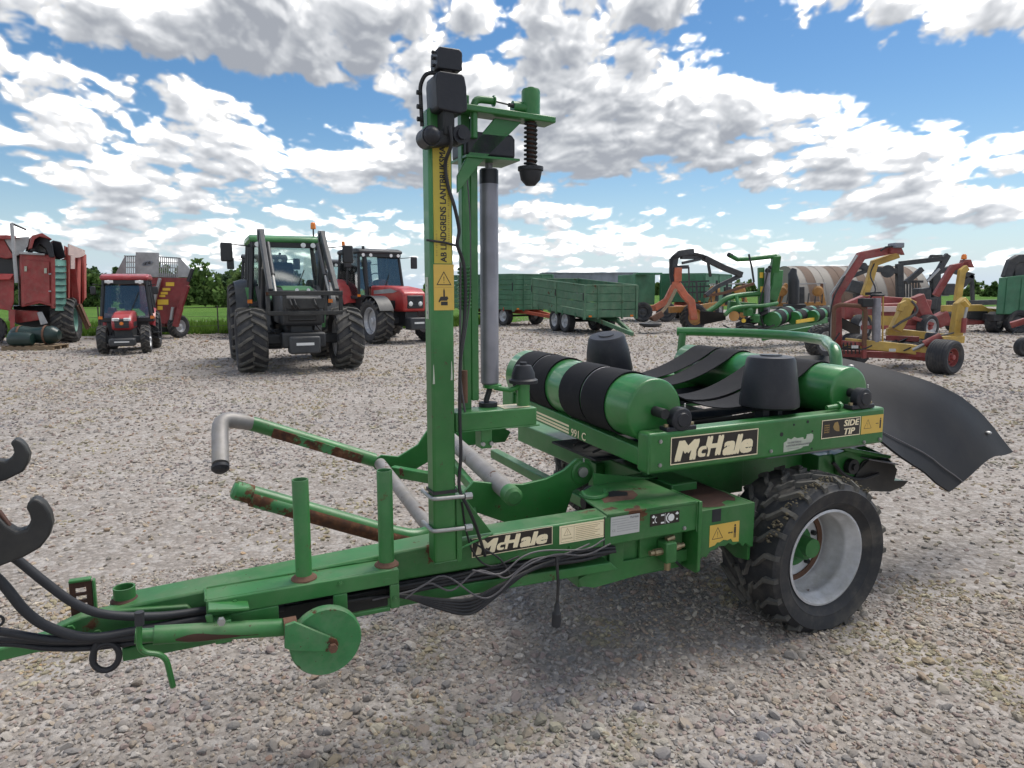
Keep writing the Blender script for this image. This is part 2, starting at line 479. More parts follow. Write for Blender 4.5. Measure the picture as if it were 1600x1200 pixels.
class MB:
    """collects shapes that become one mesh object"""
    def __init__(s):
        s.v = []
        s.f = []

    def add(s, verts, faces):
        o = len(s.v)
        s.v += [tuple(p) for p in verts]
        s.f += [tuple(i + o for i in f) for f in faces]
        return s

    def box(s, x0, x1, y0, y1, z0, z1):
        v = [(x, y, z) for z in (z0, z1) for y in (y0, y1) for x in (x0, x1)]
        return s.add(v, [(0, 2, 3, 1), (4, 5, 7, 6), (0, 1, 5, 4), (2, 6, 7, 3), (0, 4, 6, 2), (1, 3, 7, 5)])

    def obox(s, p0, p1, w, h, up=(0, 0, 1), h2=None, w2=None):
        """bar from p0 to p1, w across, h along up"""
        p0, p1, up = Vector(p0), Vector(p1), Vector(up)
        d = (p1 - p0).normalized()
        x = d.cross(up)
        if x.length < 1e-5:
            x = d.cross(Vector((1, 0, 0)))
        x.normalize()
        u = x.cross(d)
        v = []
        for p, ww, hh in ((p0, w, h), (p1, w2 or w, h2 or h)):
            for a, b in ((-1, -1), (1, -1), (1, 1), (-1, 1)):
                v.append(p + x * (a * ww / 2) + u * (b * hh / 2))
        return s.add(v, [(3, 2, 1, 0), (4, 5, 6, 7), (0, 1, 5, 4), (1, 2, 6, 5), (2, 3, 7, 6), (3, 0, 4, 7)])

    def prism(s, poly, origin, u, v, depth):
        """polygon (list of 2d points) in plane origin+u,v pushed by vector depth"""
        o, u, v, dp = Vector(origin), Vector(u), Vector(v), Vector(depth)
        n = len(poly)
        if (u.cross(v)).dot(dp) > 0:
            poly = poly[::-1]
        area = sum(poly[i][0] * poly[(i + 1) % n][1] - poly[(i + 1) % n][0] * poly[i][1] for i in range(n))
        vs = [o + u * a + v * b for a, b in poly]
        vs += [p + dp for p in vs]
        fs = [tuple(range(n)), tuple(range(2 * n - 1, n - 1, -1))]
        fs += [(i, i + n, (i + 1) % n + n, (i + 1) % n) for i in range(n)]
        return s.add(vs, fs)

    def lathe(s, prof, origin, axis, n=24, closed=False, a0=0.0, a1=None):
        """prof: (radius, distance along axis) turned round axis; closed joins last to first"""
        o, ax = Vector(origin), Vector(axis).normalized()
        t = Vector((0, 0, 1)) if abs(ax.z) < 0.9 else Vector((1, 0, 0))
        x = ax.cross(t).normalized()
        y = ax.cross(x)
        m = len(prof)
        full = a1 is None
        cnt = n if full else n + 1
        vs, fs = [], []
        for i in range(cnt):
            a = a0 + (2 * math.pi * i / n if full else (a1 - a0) * i / n)
            d = x * math.cos(a) + y * math.sin(a)
            for r, h in prof:
                vs.append(o + d * r + ax * h)
        for i in range(n):
            j = (i + 1) % cnt
            for q in range(m if closed else m - 1):
                q2 = (q + 1) % m
                fs.append((i * m + q, i * m + q2, j * m + q2, j * m + q))
        return s.add(vs, fs)

    def cyl(s, p0, p1, r, r2=None, n=16):
        p0, p1 = Vector(p0), Vector(p1)
        L = (p1 - p0).length
        r2 = r if r2 is None else r2
        return s.lathe([(0, 0), (r, 0), (r2, L), (0, L)], p0, p1 - p0, n)

    def ring(s, p0, p1, ro, ri, n=20):
        p0, p1 = Vector(p0), Vector(p1)
        L = (p1 - p0).length
        return s.lathe([(ri, 0), (ro, 0), (ro, L), (ri, L)], p0, p1 - p0, n, True)

    def ball(s, c, r, n=14, sz=1.0):
        prof = [(r * math.sin(math.pi * i / 8), -r * sz * math.cos(math.pi * i / 8)) for i in range(9)]
        return s.lathe(prof, c, (0, 0, 1), n)

    def tube(s, pts, r, n=10, closed=False, cap=True, smooth=0, flat=None):
        """round bar along a path; flat=(w,h) makes it a strip"""
        p = [Vector(q) for q in pts]
        if smooth:
            p = spline(p, smooth, closed)
        m = len(p)
        rs = r if isinstance(r, (list, tuple)) else [r] * m
        if len(rs) != m:
            rs = [rs[min(len(rs) - 1, int(i * len(rs) / m))] for i in range(m)]
        tang = []
        for i in range(m):
            a = p[(i - 1) % m] if (closed or i > 0) else p[i]
            b = p[(i + 1) % m] if (closed or i < m - 1) else p[i]
            tang.append((b - a).normalized())
        up = Vector((0, 0, 1)) if abs(tang[0].z) < 0.9 else Vector((1, 0, 0))
        vs, fs = [], []
        x = tang[0].cross(up).normalized()
        for i in range(m):
            x = (x - tang[i] * x.dot(tang[i]))
            if x.length < 1e-6:
                x = tang[i].orthogonal()
            x.normalize()
            y = tang[i].cross(x)
            for j in range(n):
                a = 2 * math.pi * j / n
                vs.append(p[i] + (x * math.cos(a) + y * math.sin(a)) * rs[i])
        for i in range(m if closed else m - 1):
            i2 = (i + 1) % m
            for j in range(n):
                j2 = (j + 1) % n
                fs.append((i * n + j, i2 * n + j, i2 * n + j2, i * n + j2))
        if cap and not closed:
            fs.append(tuple(range(n)))
            fs.append(tuple(range(m * n - 1, (m - 1) * n - 1, -1)))
        return s.add(vs, fs)

    def bar(s, pts, w, h, side=(0, 1, 0)):
        """rectangular bar swept along a path with mitred corners; w along side, h across it"""
        p = [Vector(q) for q in pts]
        m = len(p)
        sd = Vector(side)
        vs = []
        for i in range(m):
            a = (p[i] - p[i - 1]).normalized() if i > 0 else None
            b = (p[i + 1] - p[i]).normalized() if i < m - 1 else None
            t = ((a or b) + (b or a)).normalized()
            k = 1.0 / max(0.45, t.dot(a or b))
            u = t.cross(sd).normalized()
            v = u.cross(t).normalized()
            for x, y in ((-1, -1), (1, -1), (1, 1), (-1, 1)):
                vs.append(p[i] + v * (x * w / 2) + u * (y * h / 2 * k))
        fs = [(0, 1, 2, 3), tuple(4 * (m - 1) + j for j in (3, 2, 1, 0))]
        for i in range(m - 1):
            for j in range(4):
                j2 = (j + 1) % 4
                fs.append((4 * i + j, 4 * i + 4 + j, 4 * i + 4 + j2, 4 * i + j2))
        return s.add(vs, fs)

    def sheet(s, rows, th):
        """curved sheet from a grid of points, given thickness along its normals"""
        nr, nc = len(rows), len(rows[0])
        g = [[Vector(p) for p in r] for r in rows]
        vs = []
        for side in (0, 1):
            for i in range(nr):
                for j in range(nc):
                    du = g[min(i + 1, nr - 1)][j] - g[max(i - 1, 0)][j]
                    dv = g[i][min(j + 1, nc - 1)] - g[i][max(j - 1, 0)]
                    nn = du.cross(dv)
                    nn = nn.normalized() if nn.length > 1e-9 else Vector((0, 0, 1))
                    vs.append(g[i][j] + nn * (th if side else 0))
        N = nr * nc
        fs = []
        for i in range(nr - 1):
            for j in range(nc - 1):
                a = i * nc + j
                fs.append((a, a + 1, a + nc + 1, a + nc))
                fs.append((N + a, N + a + nc, N + a + nc + 1, N + a + 1))
        for i in range(nr - 1):
            for j, fl in ((0, 0), (nc - 1, 1)):
                a, b = i * nc + j, (i + 1) * nc + j
                fs.append((a, b, b + N, a + N) if not fl else (a, a + N, b + N, b))
        for j in range(nc - 1):
            for i, fl in ((0, 1), (nr - 1, 0)):
                a, b = i * nc + j, i * nc + j + 1
                fs.append((a, b, b + N, a + N) if not fl else (a, a + N, b + N, b))
        return s.add(vs, fs)

    def mesh(s, name, smooth=35):
        me = bpy.data.meshes.new(name)
        me.from_pydata(s.v, [], s.f)
        bm = bmesh.new()
        bm.from_mesh(me)
        bmesh.ops.recalc_face_normals(bm, faces=bm.faces)
        bm.to_mesh(me)
        bm.free()
        if smooth:
            me.polygons.foreach_set('use_smooth', [True] * len(me.polygons))
            me.set_sharp_from_angle(angle=R(smooth))
        return me

    def build(s, name, mat, parent=None, bevel=0.0, smooth=35, seg=2):
        me = s.mesh(name, smooth)
        o = bpy.data.objects.new(name, me)
        COL.objects.link(o)
        mt = M[mat] if isinstance(mat, str) else mat
        me.materials.append(mt)
        if parent is not None:
            o.parent = parent
            if any(w in name for w in ('lettering', 'print', 'pictogram', 'number', 'letter')):
                o['kind'] = 'stuff'
        if bevel:
            b = o.modifiers.new('edge', 'BEVEL')
            b.width = bevel
            b.segments = seg
            b.limit_method = 'ANGLE'
            b.angle_limit = R(40)
            b.harden_normals = False
        return o


def spline(p, k, closed=False):
    out = []
    m = len(p)
    for i in range(m if closed else m - 1):
        p0 = p[(i - 1) % m] if (closed or i > 0) else p[i] * 2 - p[i + 1]
        p1, p2 = p[i], p[(i + 1) % m]
        p3 = p[(i + 2) % m] if (closed or i + 2 < m) else p2 * 2 - p1
        for j in range(k):
            t = j / k
            out.append(0.5 * ((2 * p1) + (p2 - p0) * t + (2 * p0 - 5 * p1 + 4 * p2 - p3) * t * t + (3 * p1 - p0 - 3 * p2 + p3) * t ** 3))
    if not closed:
        out.append(p[-1].copy())
    return out


def fillet(pts, rad, k=5):
    """path with rounded corners"""
    p = [Vector(q) for q in pts]
    out = [p[0]]
    for i in range(1, len(p) - 1):
        a, b, c = p[i - 1], p[i], p[i + 1]
        d1, d2 = (a - b), (c - b)
        r = min(rad, d1.length * 0.45, d2.length * 0.45)
        s, e = b + d1.normalized() * r, b + d2.normalized() * r
        for j in range(k + 1):
            t = j / k
            out.append(s * (1 - t) ** 2 + b * 2 * t * (1 - t) + e * t * t)
    out.append(p[-1])
    return out


def thing(name, label, cat, loc=(0, 0, 0), rz=0.0, group=None):
    o = bpy.data.objects.new(name, None)
    o.empty_display_size = 0.3
    COL.objects.link(o)
    o.location = loc
    o.rotation_euler = (0, 0, rz)
    tag(o, label, cat, group)
    return o


def tag(o, label=None, cat=None, group=None, kind=None):
    if label:
        o['label'] = label
    if cat:
        o['category'] = cat
    if group:
        o['group'] = group
    if kind:
        o['kind'] = kind
    return o


def B(name, mat, parent, x0, x1, y0, y1, z0, z1, bevel=0.006, **kw):
    return MB().box(x0, x1, y0, y1, z0, z1).build(name, mat, parent, bevel, **kw)


def text_mesh(s, size=1.0, bold=0.0, shear=0.0, space=1.0):
    """flat lettering as verts (x right, y up) and faces, centred on its box"""
    c = bpy.data.curves.new('lettering', 'FONT')
    c.body = s
    c.size = size
    c.offset = bold
    c.shear = shear
    c.space_character = space
    c.resolution_u = 3
    o = bpy.data.objects.new('lettering', c)
    COL.objects.link(o)
    bpy.context.view_layer.update()
    dg = bpy.context.evaluated_depsgraph_get()
    me = bpy.data.meshes.new_from_object(o.evaluated_get(dg))
    vs = [v.co.copy() for v in me.vertices]
    fs = [tuple(p.vertices) for p in me.polygons]
    bpy.data.objects.remove(o)
    bpy.data.curves.remove(c)
    bpy.data.meshes.remove(me)
    xs, ys = [v.x for v in vs], [v.y for v in vs]
    cx, cy = (min(xs) + max(xs)) / 2, (min(ys) + max(ys)) / 2
    return [(v.x - cx, v.y - cy) for v in vs], fs, max(xs) - min(xs), max(ys) - min(ys)


class Panel:
    """a flat sticker or sign: origin at its centre, u to the reader's right, v up"""
    def __init__(s, centre, u, v, w, h, th=0.0015):
        s.c, s.u, s.v = Vector(centre), Vector(u).normalized(), Vector(v).normalized()
        s.n = s.u.cross(s.v).normalized()
        s.w, s.h, s.th = w, h, th

    def base(s, name, mat, parent, poly=None):
        poly = poly or [(-s.w / 2, -s.h / 2), (s.w / 2, -s.h / 2), (s.w / 2, s.h / 2), (-s.w / 2, s.h / 2)]
        s.o = MB().prism(poly, s.c + s.n * 0.0004, s.u, s.v, s.n * s.th).build(name, mat, parent)
        return s.o

    def P(s, x, y, lift=0.0006):
        return s.c + s.n * (s.th + lift) + s.u * x + s.v * y

    def text(s, mb, txt, x, y, w, h, bold=0.02, shear=0.0, lift=0.0008, rot=0.0, space=1.0):
        vs, fs, tw, thh = text_mesh(txt, 1.0, 0.0, shear, space)
        cr, sr = math.cos(rot), math.sin(rot)
        e = bold * h * 1.25
        w, h = w - 2 * e, h - 1.2 * e
        # heavy strokes: the same outline laid down a few times, shifted within the stroke
        shifts = [(0, 0)] if bold < 0.012 else [(-e, -e * 0.6), (e, -e * 0.6), (e, e * 0.6), (-e, e * 0.6), (0, 0), (-e, 0), (e, 0)]
        for i, (dx, dy) in enumerate(shifts):
            out = []
            for a, b in vs:
                a, b = a * w / tw + dx, b * h / thh + dy
                out.append(s.P(x + a * cr - b * sr, y + a * sr + b * cr, lift + i * 0.00012))
            mb.add(out, fs)

    def rect(s, mb, x0, x1, y0, y1, lift=0.0008):
        mb.add([s.P(x0, y0, lift), s.P(x1, y0, lift), s.P(x1, y1, lift), s.P(x0, y1, lift)], [(0, 1, 2, 3)])

    def poly(s, mb, pts, lift=0.0008):
        mb.add([s.P(a, b, lift) for a, b in pts], [tuple(range(len(pts)))])

    def frame(s, mb, m, t, lift=0.0008):
        w, h = s.w / 2 - m, s.h / 2 - m
        s.rect(mb, -w, w, h - t, h, lift)
        s.rect(mb, -w, w, -h, -h + t, lift)
        s.rect(mb, -w, -w + t, -h + t, h - t, lift)
        s.rect(mb, w - t, w, -h + t, h - t, lift)

    def tri(s, mb, cx, cy, r, t, lift=0.0008):
        """warning triangle outline with a mark in it"""
        def p(q):
            return [(cx + q * math.cos(a), cy + q * math.sin(a)) for a in (R(90), R(210), R(330))]
        a, b = p(r), p(r - t * 2)
        for i in range(3):
            j = (i + 1) % 3
            s.poly(mb, [a[i], a[j], b[j], b[i]], lift)
        s.poly(mb, [(cx - t * 0.55, cy + r * 0.42), (cx + t * 0.55, cy + r * 0.42), (cx + t * 0.25, cy - r * 0.10), (cx - t * 0.25, cy - r * 0.10)], lift)
        s.rect(mb, cx - t * 0.4, cx + t * 0.4, cy - r * 0.30, cy - r * 0.19, lift)

    def disc(s, mb, cx, cy, r, n=18, lift=0.0008):
        s.poly(mb, [(cx + r * math.cos(2 * math.pi * i / n), cy + r * math.sin(2 * math.pi * i / n)) for i in range(n)], lift)


# ------------------------------------------------------------------ tyres and wheels
def tyre_mesh(mb, Rt, W, rim_r, lug_h, n_lugs, style='chevron', origin=(0, 0, 0), nseg=48, lug_w=None, tread=None):
    """tyre with axis along local y, outer side at -y; tread bars are real blocks"""
    ro = Rt - lug_h
    hw = W / 2
    side = Rt - rim_r
    prof = [(rim_r - 0.012, -hw * 0.72), (rim_r + side * 0.10, -hw * 0.80), (rim_r + side * 0.26, -hw * 0.93), (rim_r + side * 0.28, -hw * 0.955), (rim_r + side * 0.32, -hw * 0.955), (rim_r + side * 0.34, -hw * 0.965), (rim_r + side * 0.60, -hw * 1.0), (rim_r + side * 0.66, -hw * 1.015), (rim_r + side * 0.68, -hw * 0.99),
            (ro - side * 0.16, -hw * 0.97), (ro - side * 0.05, -hw * 0.90), (ro - 0.004, -hw * 0.66), (ro, -hw * 0.33), (ro + 0.002, 0)]
    prof = prof + [(r, -y) for r, y in prof[-2::-1]]
    mb.lathe(prof, origin, (0, 1, 0), nseg)
    O = Vector(origin)

    def rad(y):
        t = abs(y) / hw
        if t < 0.9:
            return ro - 0.004 * t
        return ro - 0.004 - (t - 0.9) / 0.1 * side * 0.13

    def block(path, wid):
        """path: list of (theta, y) ; bar of width wid (m) along theta"""
        m = len(path)
        vs = []
        for th, y in path:
            r0 = rad(y) - 0.01
            r1 = rad(y) + lug_h * (1.0 if abs(y) < hw * 0.92 else 0.85)
            for rr, sg, q in ((r0, -1, 1.25), (r0, 1, 1.25), (r1, 1, 0.85), (r1, -1, 0.85)):
                a = th + sg * wid * 0.5 * q / Rt
                vs.append(O + Vector((rr * math.cos(a), y, rr * math.sin(a))))
        fs = [(0, 1, 2, 3), tuple(4 * (m - 1) + i for i in (3, 2, 1, 0))]
        for i in range(m - 1):
            for j in range(4):
                j2 = (j + 1) % 4
                fs.append((4 * i + j, 4 * i + 4 + j, 4 * i + 4 + j2, 4 * i + j2))
        (tread or mb).add(vs, fs)
    pitch = 2 * math.pi / n_lugs
    lw = lug_w or 0.035
    for i in range(n_lugs):
        t0 = i * pitch
        for sg, ph in ((1, 0.0), (-1, 0.5)):
            t = t0 + ph * pitch
            if style == 'chevron':
                sw = W * 0.42 / Rt
                block([(t, sg * hw * -0.06), (t - sw * 0.33, sg * hw * 0.38), (t - sw * 0.72, sg * hw * 0.80), (t - sw * 0.86, sg * hw * 0.99)], lw)
            elif style == 'hook':
                sw = W * 0.30 / Rt
                block([(t + sw * 0.55, sg * hw * 0.02), (t + sw * 0.50, sg * hw * 0.10), (t, sg * hw * 0.20), (t - sw * 0.05, sg * hw * 0.27)], lw * 0.8)
                block([(t - sw * 0.05, sg * hw * 0.36), (t - sw * 0.15, sg * hw * 0.45), (t - sw * 0.62, sg * hw * 0.70), (t - sw * 0.62, sg * hw * 0.985)], lw * 0.75)
            elif style == 'rib':
                pass
    if style == 'rib':
        for y in (-0.62, -0.36, -0.1, 0.16, 0.42, 0.66):
            r = rad(y * hw)
            mb.lathe([(r - 0.01, y * hw), (r + lug_h, y * hw), (r + lug_h, (y + 0.19) * hw), (r - 0.01, (y + 0.19) * hw)], origin, (0, 1, 0), nseg)
    return mb


def wheel(parent, c, Rt, W, rim_r, rim_mat, tyre_mat='rubber', lug_h=0.03, n_lugs=20, style='chevron', out=-1, depth=0.5, hub=0.05, hub_mat=None, nuts=6, nseg=48, disc_mat=None, name='wheel', lug_w=None, rot=0.0):
    """wheel part (the rim) with tyre, hub and nuts below it; axis along y, seen side at out*y"""
    c = Vector(c)
    hw = W / 2
    s = out
    e = hw * 0.74
    d = hw * (1 - 2 * depth)
    rr = rim_r
    mb = MB()
    prof = [(rr * 1.03, s * e), (rr * 1.06, s * (e + 0.012)), (rr * 1.01, s * (e + 0.016)), (rr * 0.965, s * (e - 0.01)), (rr * 0.955, s * (e - hw * 0.16)), (rr * 0.90, s * (e - hw * 0.24)), (rr * 0.885, s * (e - hw * 0.36)), (rr * 0.905, s * (e - hw * 0.42)),
            (rr * 0.875, s * (e - hw * 0.62)), (rr * 0.86, s * d), (rr * 0.78, s * (d - 0.012)), (rr * 0.55, s * (d - 0.006)), (rr * 0.30, s * (d + 0.004)), (0, s * (d + 0.004))]
    mb.lathe(prof, c, (0, 1, 0), nseg)
    mb.lathe([(rr * 1.03, -s * e), (rr * 1.06, -s * (e + 0.012)), (rr * 0.93, -s * (e - 0.03)), (rr * 0.87, -s * hw * 0.2), (rr * 0.87, s * d)], c, (0, 1, 0), nseg)
    w = mb.build(name, rim_mat, parent, smooth=40)
    tr = MB()
    t = tyre_mesh(MB(), Rt, W, rr * 1.03, lug_h, n_lugs, style, c, nseg, lug_w, tr)
    t.build('tyre', tyre_mat, w, smooth=32)
    if tr.f:
        tag(tr.build('tread', 'tread', w, smooth=25), kind='stuff')
    if hub:
        h = MB()
        h.lathe([(hub * 1.35, s * (d + 0.002)), (hub * 1.3, s * (d + 0.02)), (hub, s * (d + 0.03)), (hub * 0.92, s * (d + 0.075)), (hub * 0.75, s * (d + 0.088)), (0, s * (d + 0.09))], c, (0, 1, 0), 20)
        h.build('hub', hub_mat or rim_mat, w)
    for i in range(nuts):
        a = 2 * math.pi * (i + 0.3) / nuts
        q = c + Vector((math.cos(a) * rr * 0.56, s * (d - 0.008), math.sin(a) * rr * 0.56))
        MB().cyl(q, q + Vector((0, s * 0.024, 0)), 0.014, 0.013, 6).build('wheel_nut', 'dark', w)
    return w

# ------------------------------------------------------------------ ground
def vnoise(x, y, seed, cell):
    """smooth value noise on numpy arrays"""
    rng = np.random.RandomState(seed)
    tab = rng.rand(256, 256)
    u, v = x / cell, y / cell
    i, j = np.floor(u).astype(int), np.floor(v).astype(int)
    a, b = u - i, v - j
    a, b = a * a * (3 - 2 * a), b * b * (3 - 2 * b)
    g = lambda p, q: tab[p % 256, q % 256]
    return (g(i, j) * (1 - a) + g(i + 1, j) * a) * (1 - b) + (g(i, j + 1) * (1 - a) + g(i + 1, j + 1) * a) * b


def ground_z(x, y):
    r = np.hypot(x, y)
    fade = np.clip((19 - r) / 6, 0, 1)
    z = (vnoise(x, y, 1, 1.7) - 0.5) * 0.030 + (vnoise(x, y, 2, 0.55) - 0.5) * 0.016 + (vnoise(x, y, 3, 0.17) - 0.5) * 0.006
    return z * fade


def compact(x, y):
    """0 loose stones .. 1 driven-over fine gravel"""
    n = vnoise(x + 0.5 * y, y, 5, 1.5) * 0.6 + vnoise(x, y, 6, 0.6) * 0.4
    track = np.exp(-((y - 3.35 - 0.10 * x) / 0.42) ** 2) * 0.45 * (x < 1.2) + np.exp(-((y - 4.6 - 0.25 * x) / 0.5) ** 2) * 0.35
    return np.clip((n - 0.38) * 2.2 + track, 0, 1)


def np_mesh(name, co, faces, nper, mat, parent=None, col=None, smooth=False):
    me = bpy.data.meshes.new(name)
    nv, nf = len(co), len(faces)
    me.vertices.add(nv)
    me.vertices.foreach_set('co', np.ascontiguousarray(co, np.float32).ravel())
    me.loops.add(nf * nper)
    me.loops.foreach_set('vertex_index', np.ascontiguousarray(faces, np.int32).ravel())
    me.polygons.add(nf)
    me.polygons.foreach_set('loop_start', np.arange(0, nf * nper, nper, dtype=np.int32))
    me.polygons.foreach_set('loop_total', np.full(nf, nper, np.int32))
    me.polygons.foreach_set('use_smooth', np.full(nf, smooth, bool))
    if col is not None:
        at = me.color_attributes.new('tone', 'FLOAT_COLOR', 'POINT')
        c4 = np.ones((nv, 4), np.float32)
        c4[:, :3] = col
        at.data.foreach_set('color', c4.ravel())
    me.update()
    me.validate()
    me.materials.append(M[mat] if isinstance(mat, str) else mat)
    o = bpy.data.objects.new(name, me)
    COL.objects.link(o)
    if parent is not None:
        o.parent = parent
    return o


def mat_ground():
    m, k, b = new_mat('gravel_ground')
    geo = k.n('ShaderNodeNewGeometry')
    P = geo.outputs['Position']
    w = k.noise(P, 0.35, 5, 0.6)
    w2 = k.noise(P, 1.6, 5, 0.65)
    v1 = k.n('ShaderNodeTexVoronoi', feature='F1')
    k._in(v1.inputs['Vector'], P)
    v1.inputs['Scale'].default_value = 34
    v2 = k.n('ShaderNodeTexVoronoi', feature='F1')
    k._in(v2.inputs['Vector'], P)
    v2.inputs['Scale'].default_value = 13
    fine = k.noise(P, 90, 4, 0.7)
    c = k.mix(k.ss(w, 0.3, 0.7), (0.240, 0.212, 0.188), (0.335, 0.298, 0.266))
    c = k.mix(k.m('MULTIPLY', k.ss(w2, 0.45, 0.7), 0.5), c, (0.345, 0.295, 0.265))
    sc = k.sep(v1.outputs['Color'])[0]
    c = k.mix(k.m('MULTIPLY', k.ss(sc, 0.1, 0.9), 0.55), c, k.mix(sc, (0.20, 0.185, 0.17), (0.47, 0.43, 0.395)))
    sc2 = k.sep(v2.outputs['Color'])[1]
    c = k.mix(k.m('MULTIPLY', k.ss(sc2, 0.72, 0.8), 0.5), c, (0.44, 0.41, 0.385))
    c = k.mix(k.m('MULTIPLY', k.ss(v1.outputs['Distance'], 0.45, 0.85), 0.45), c, (0.13, 0.115, 0.10))
    c = k.mix(k.m('MULTIPLY', k.ss(k.noise(P, 7.0, 5, 0.75), 0.50, 0.68), 0.55), c, (0.18, 0.16, 0.142))
    k._in(b.inputs['Base Color'], c)
    b.inputs['Roughness'].default_value = 0.95
    b.inputs['Specular IOR Level'].default_value = 0.2
    h = k.m('ADD', k.m('MULTIPLY', v1.outputs['Distance'], -0.6), k.m('ADD', k.m('MULTIPLY', v2.outputs['Distance'], -0.5), k.m('MULTIPLY', fine, 0.5)))
    bump(k, b, h, 0.6, 0.03)
    return m


def mat_stone():
    m, k, b = new_mat('gravel_stone')
    at = k.n('ShaderNodeAttribute', attribute_name='tone')
    P = k.n('ShaderNodeNewGeometry').outputs['Position']
    n = k.noise(P, 120, 4, 0.65)
    c = k.mix(k.m('MULTIPLY', k.ss(n, 0.35, 0.75), 0.35), at.outputs['Color'], (0.20, 0.185, 0.17))
    k._in(b.inputs['Base Color'], c)
    b.inputs['Roughness'].default_value = 0.88
    b.inputs['Specular IOR Level'].default_value = 0.25
    bump(k, b, n, 0.25, 0.004)
    return m


M['ground'] = mat_ground()
M['stone'] = mat_stone()


def axis(lo, hi, near_lo, near_hi, step, grow=1.22):
    a = list(np.arange(near_lo, near_hi + 1e-6, step))
    s = step
    while a[-1] < hi:
        s *= grow
        a.append(a[-1] + s)
    s = step
    while a[0] > lo:
        s *= grow
        a.insert(0, a[0] - s)
    return np.array(a)


gx_ = axis(-1500, 1500, -9, 9, 0.11)
gy_ = axis(-60, 2500, 1.4, 14, 0.11)
GX, GY = np.meshgrid(gx_, gy_)
GZ = ground_z(GX, GY)
nx, ny = len(gx_), len(gy_)
idx = np.arange(nx * ny).reshape(ny, nx)
q = np.stack([idx[:-1, :-1], idx[:-1, 1:], idx[1:, 1:], idx[1:, :-1]], -1).reshape(-1, 4)
g_ = np_mesh('ground', np.stack([GX, GY, GZ], -1).reshape(-1, 3), q, 4, 'ground', smooth=True)
tag(g_, kind='structure')


# ------------------------------------------------------------------ loose gravel
def ico(sub):
    bm = bmesh.new()
    bmesh.ops.create_icosphere(bm, subdivisions=sub, radius=1.0)
    v = np.array([p.co[:] for p in bm.verts])
    f = np.array([[w.index for w in p.verts] for p in bm.faces])
    bm.free()
    return v, f


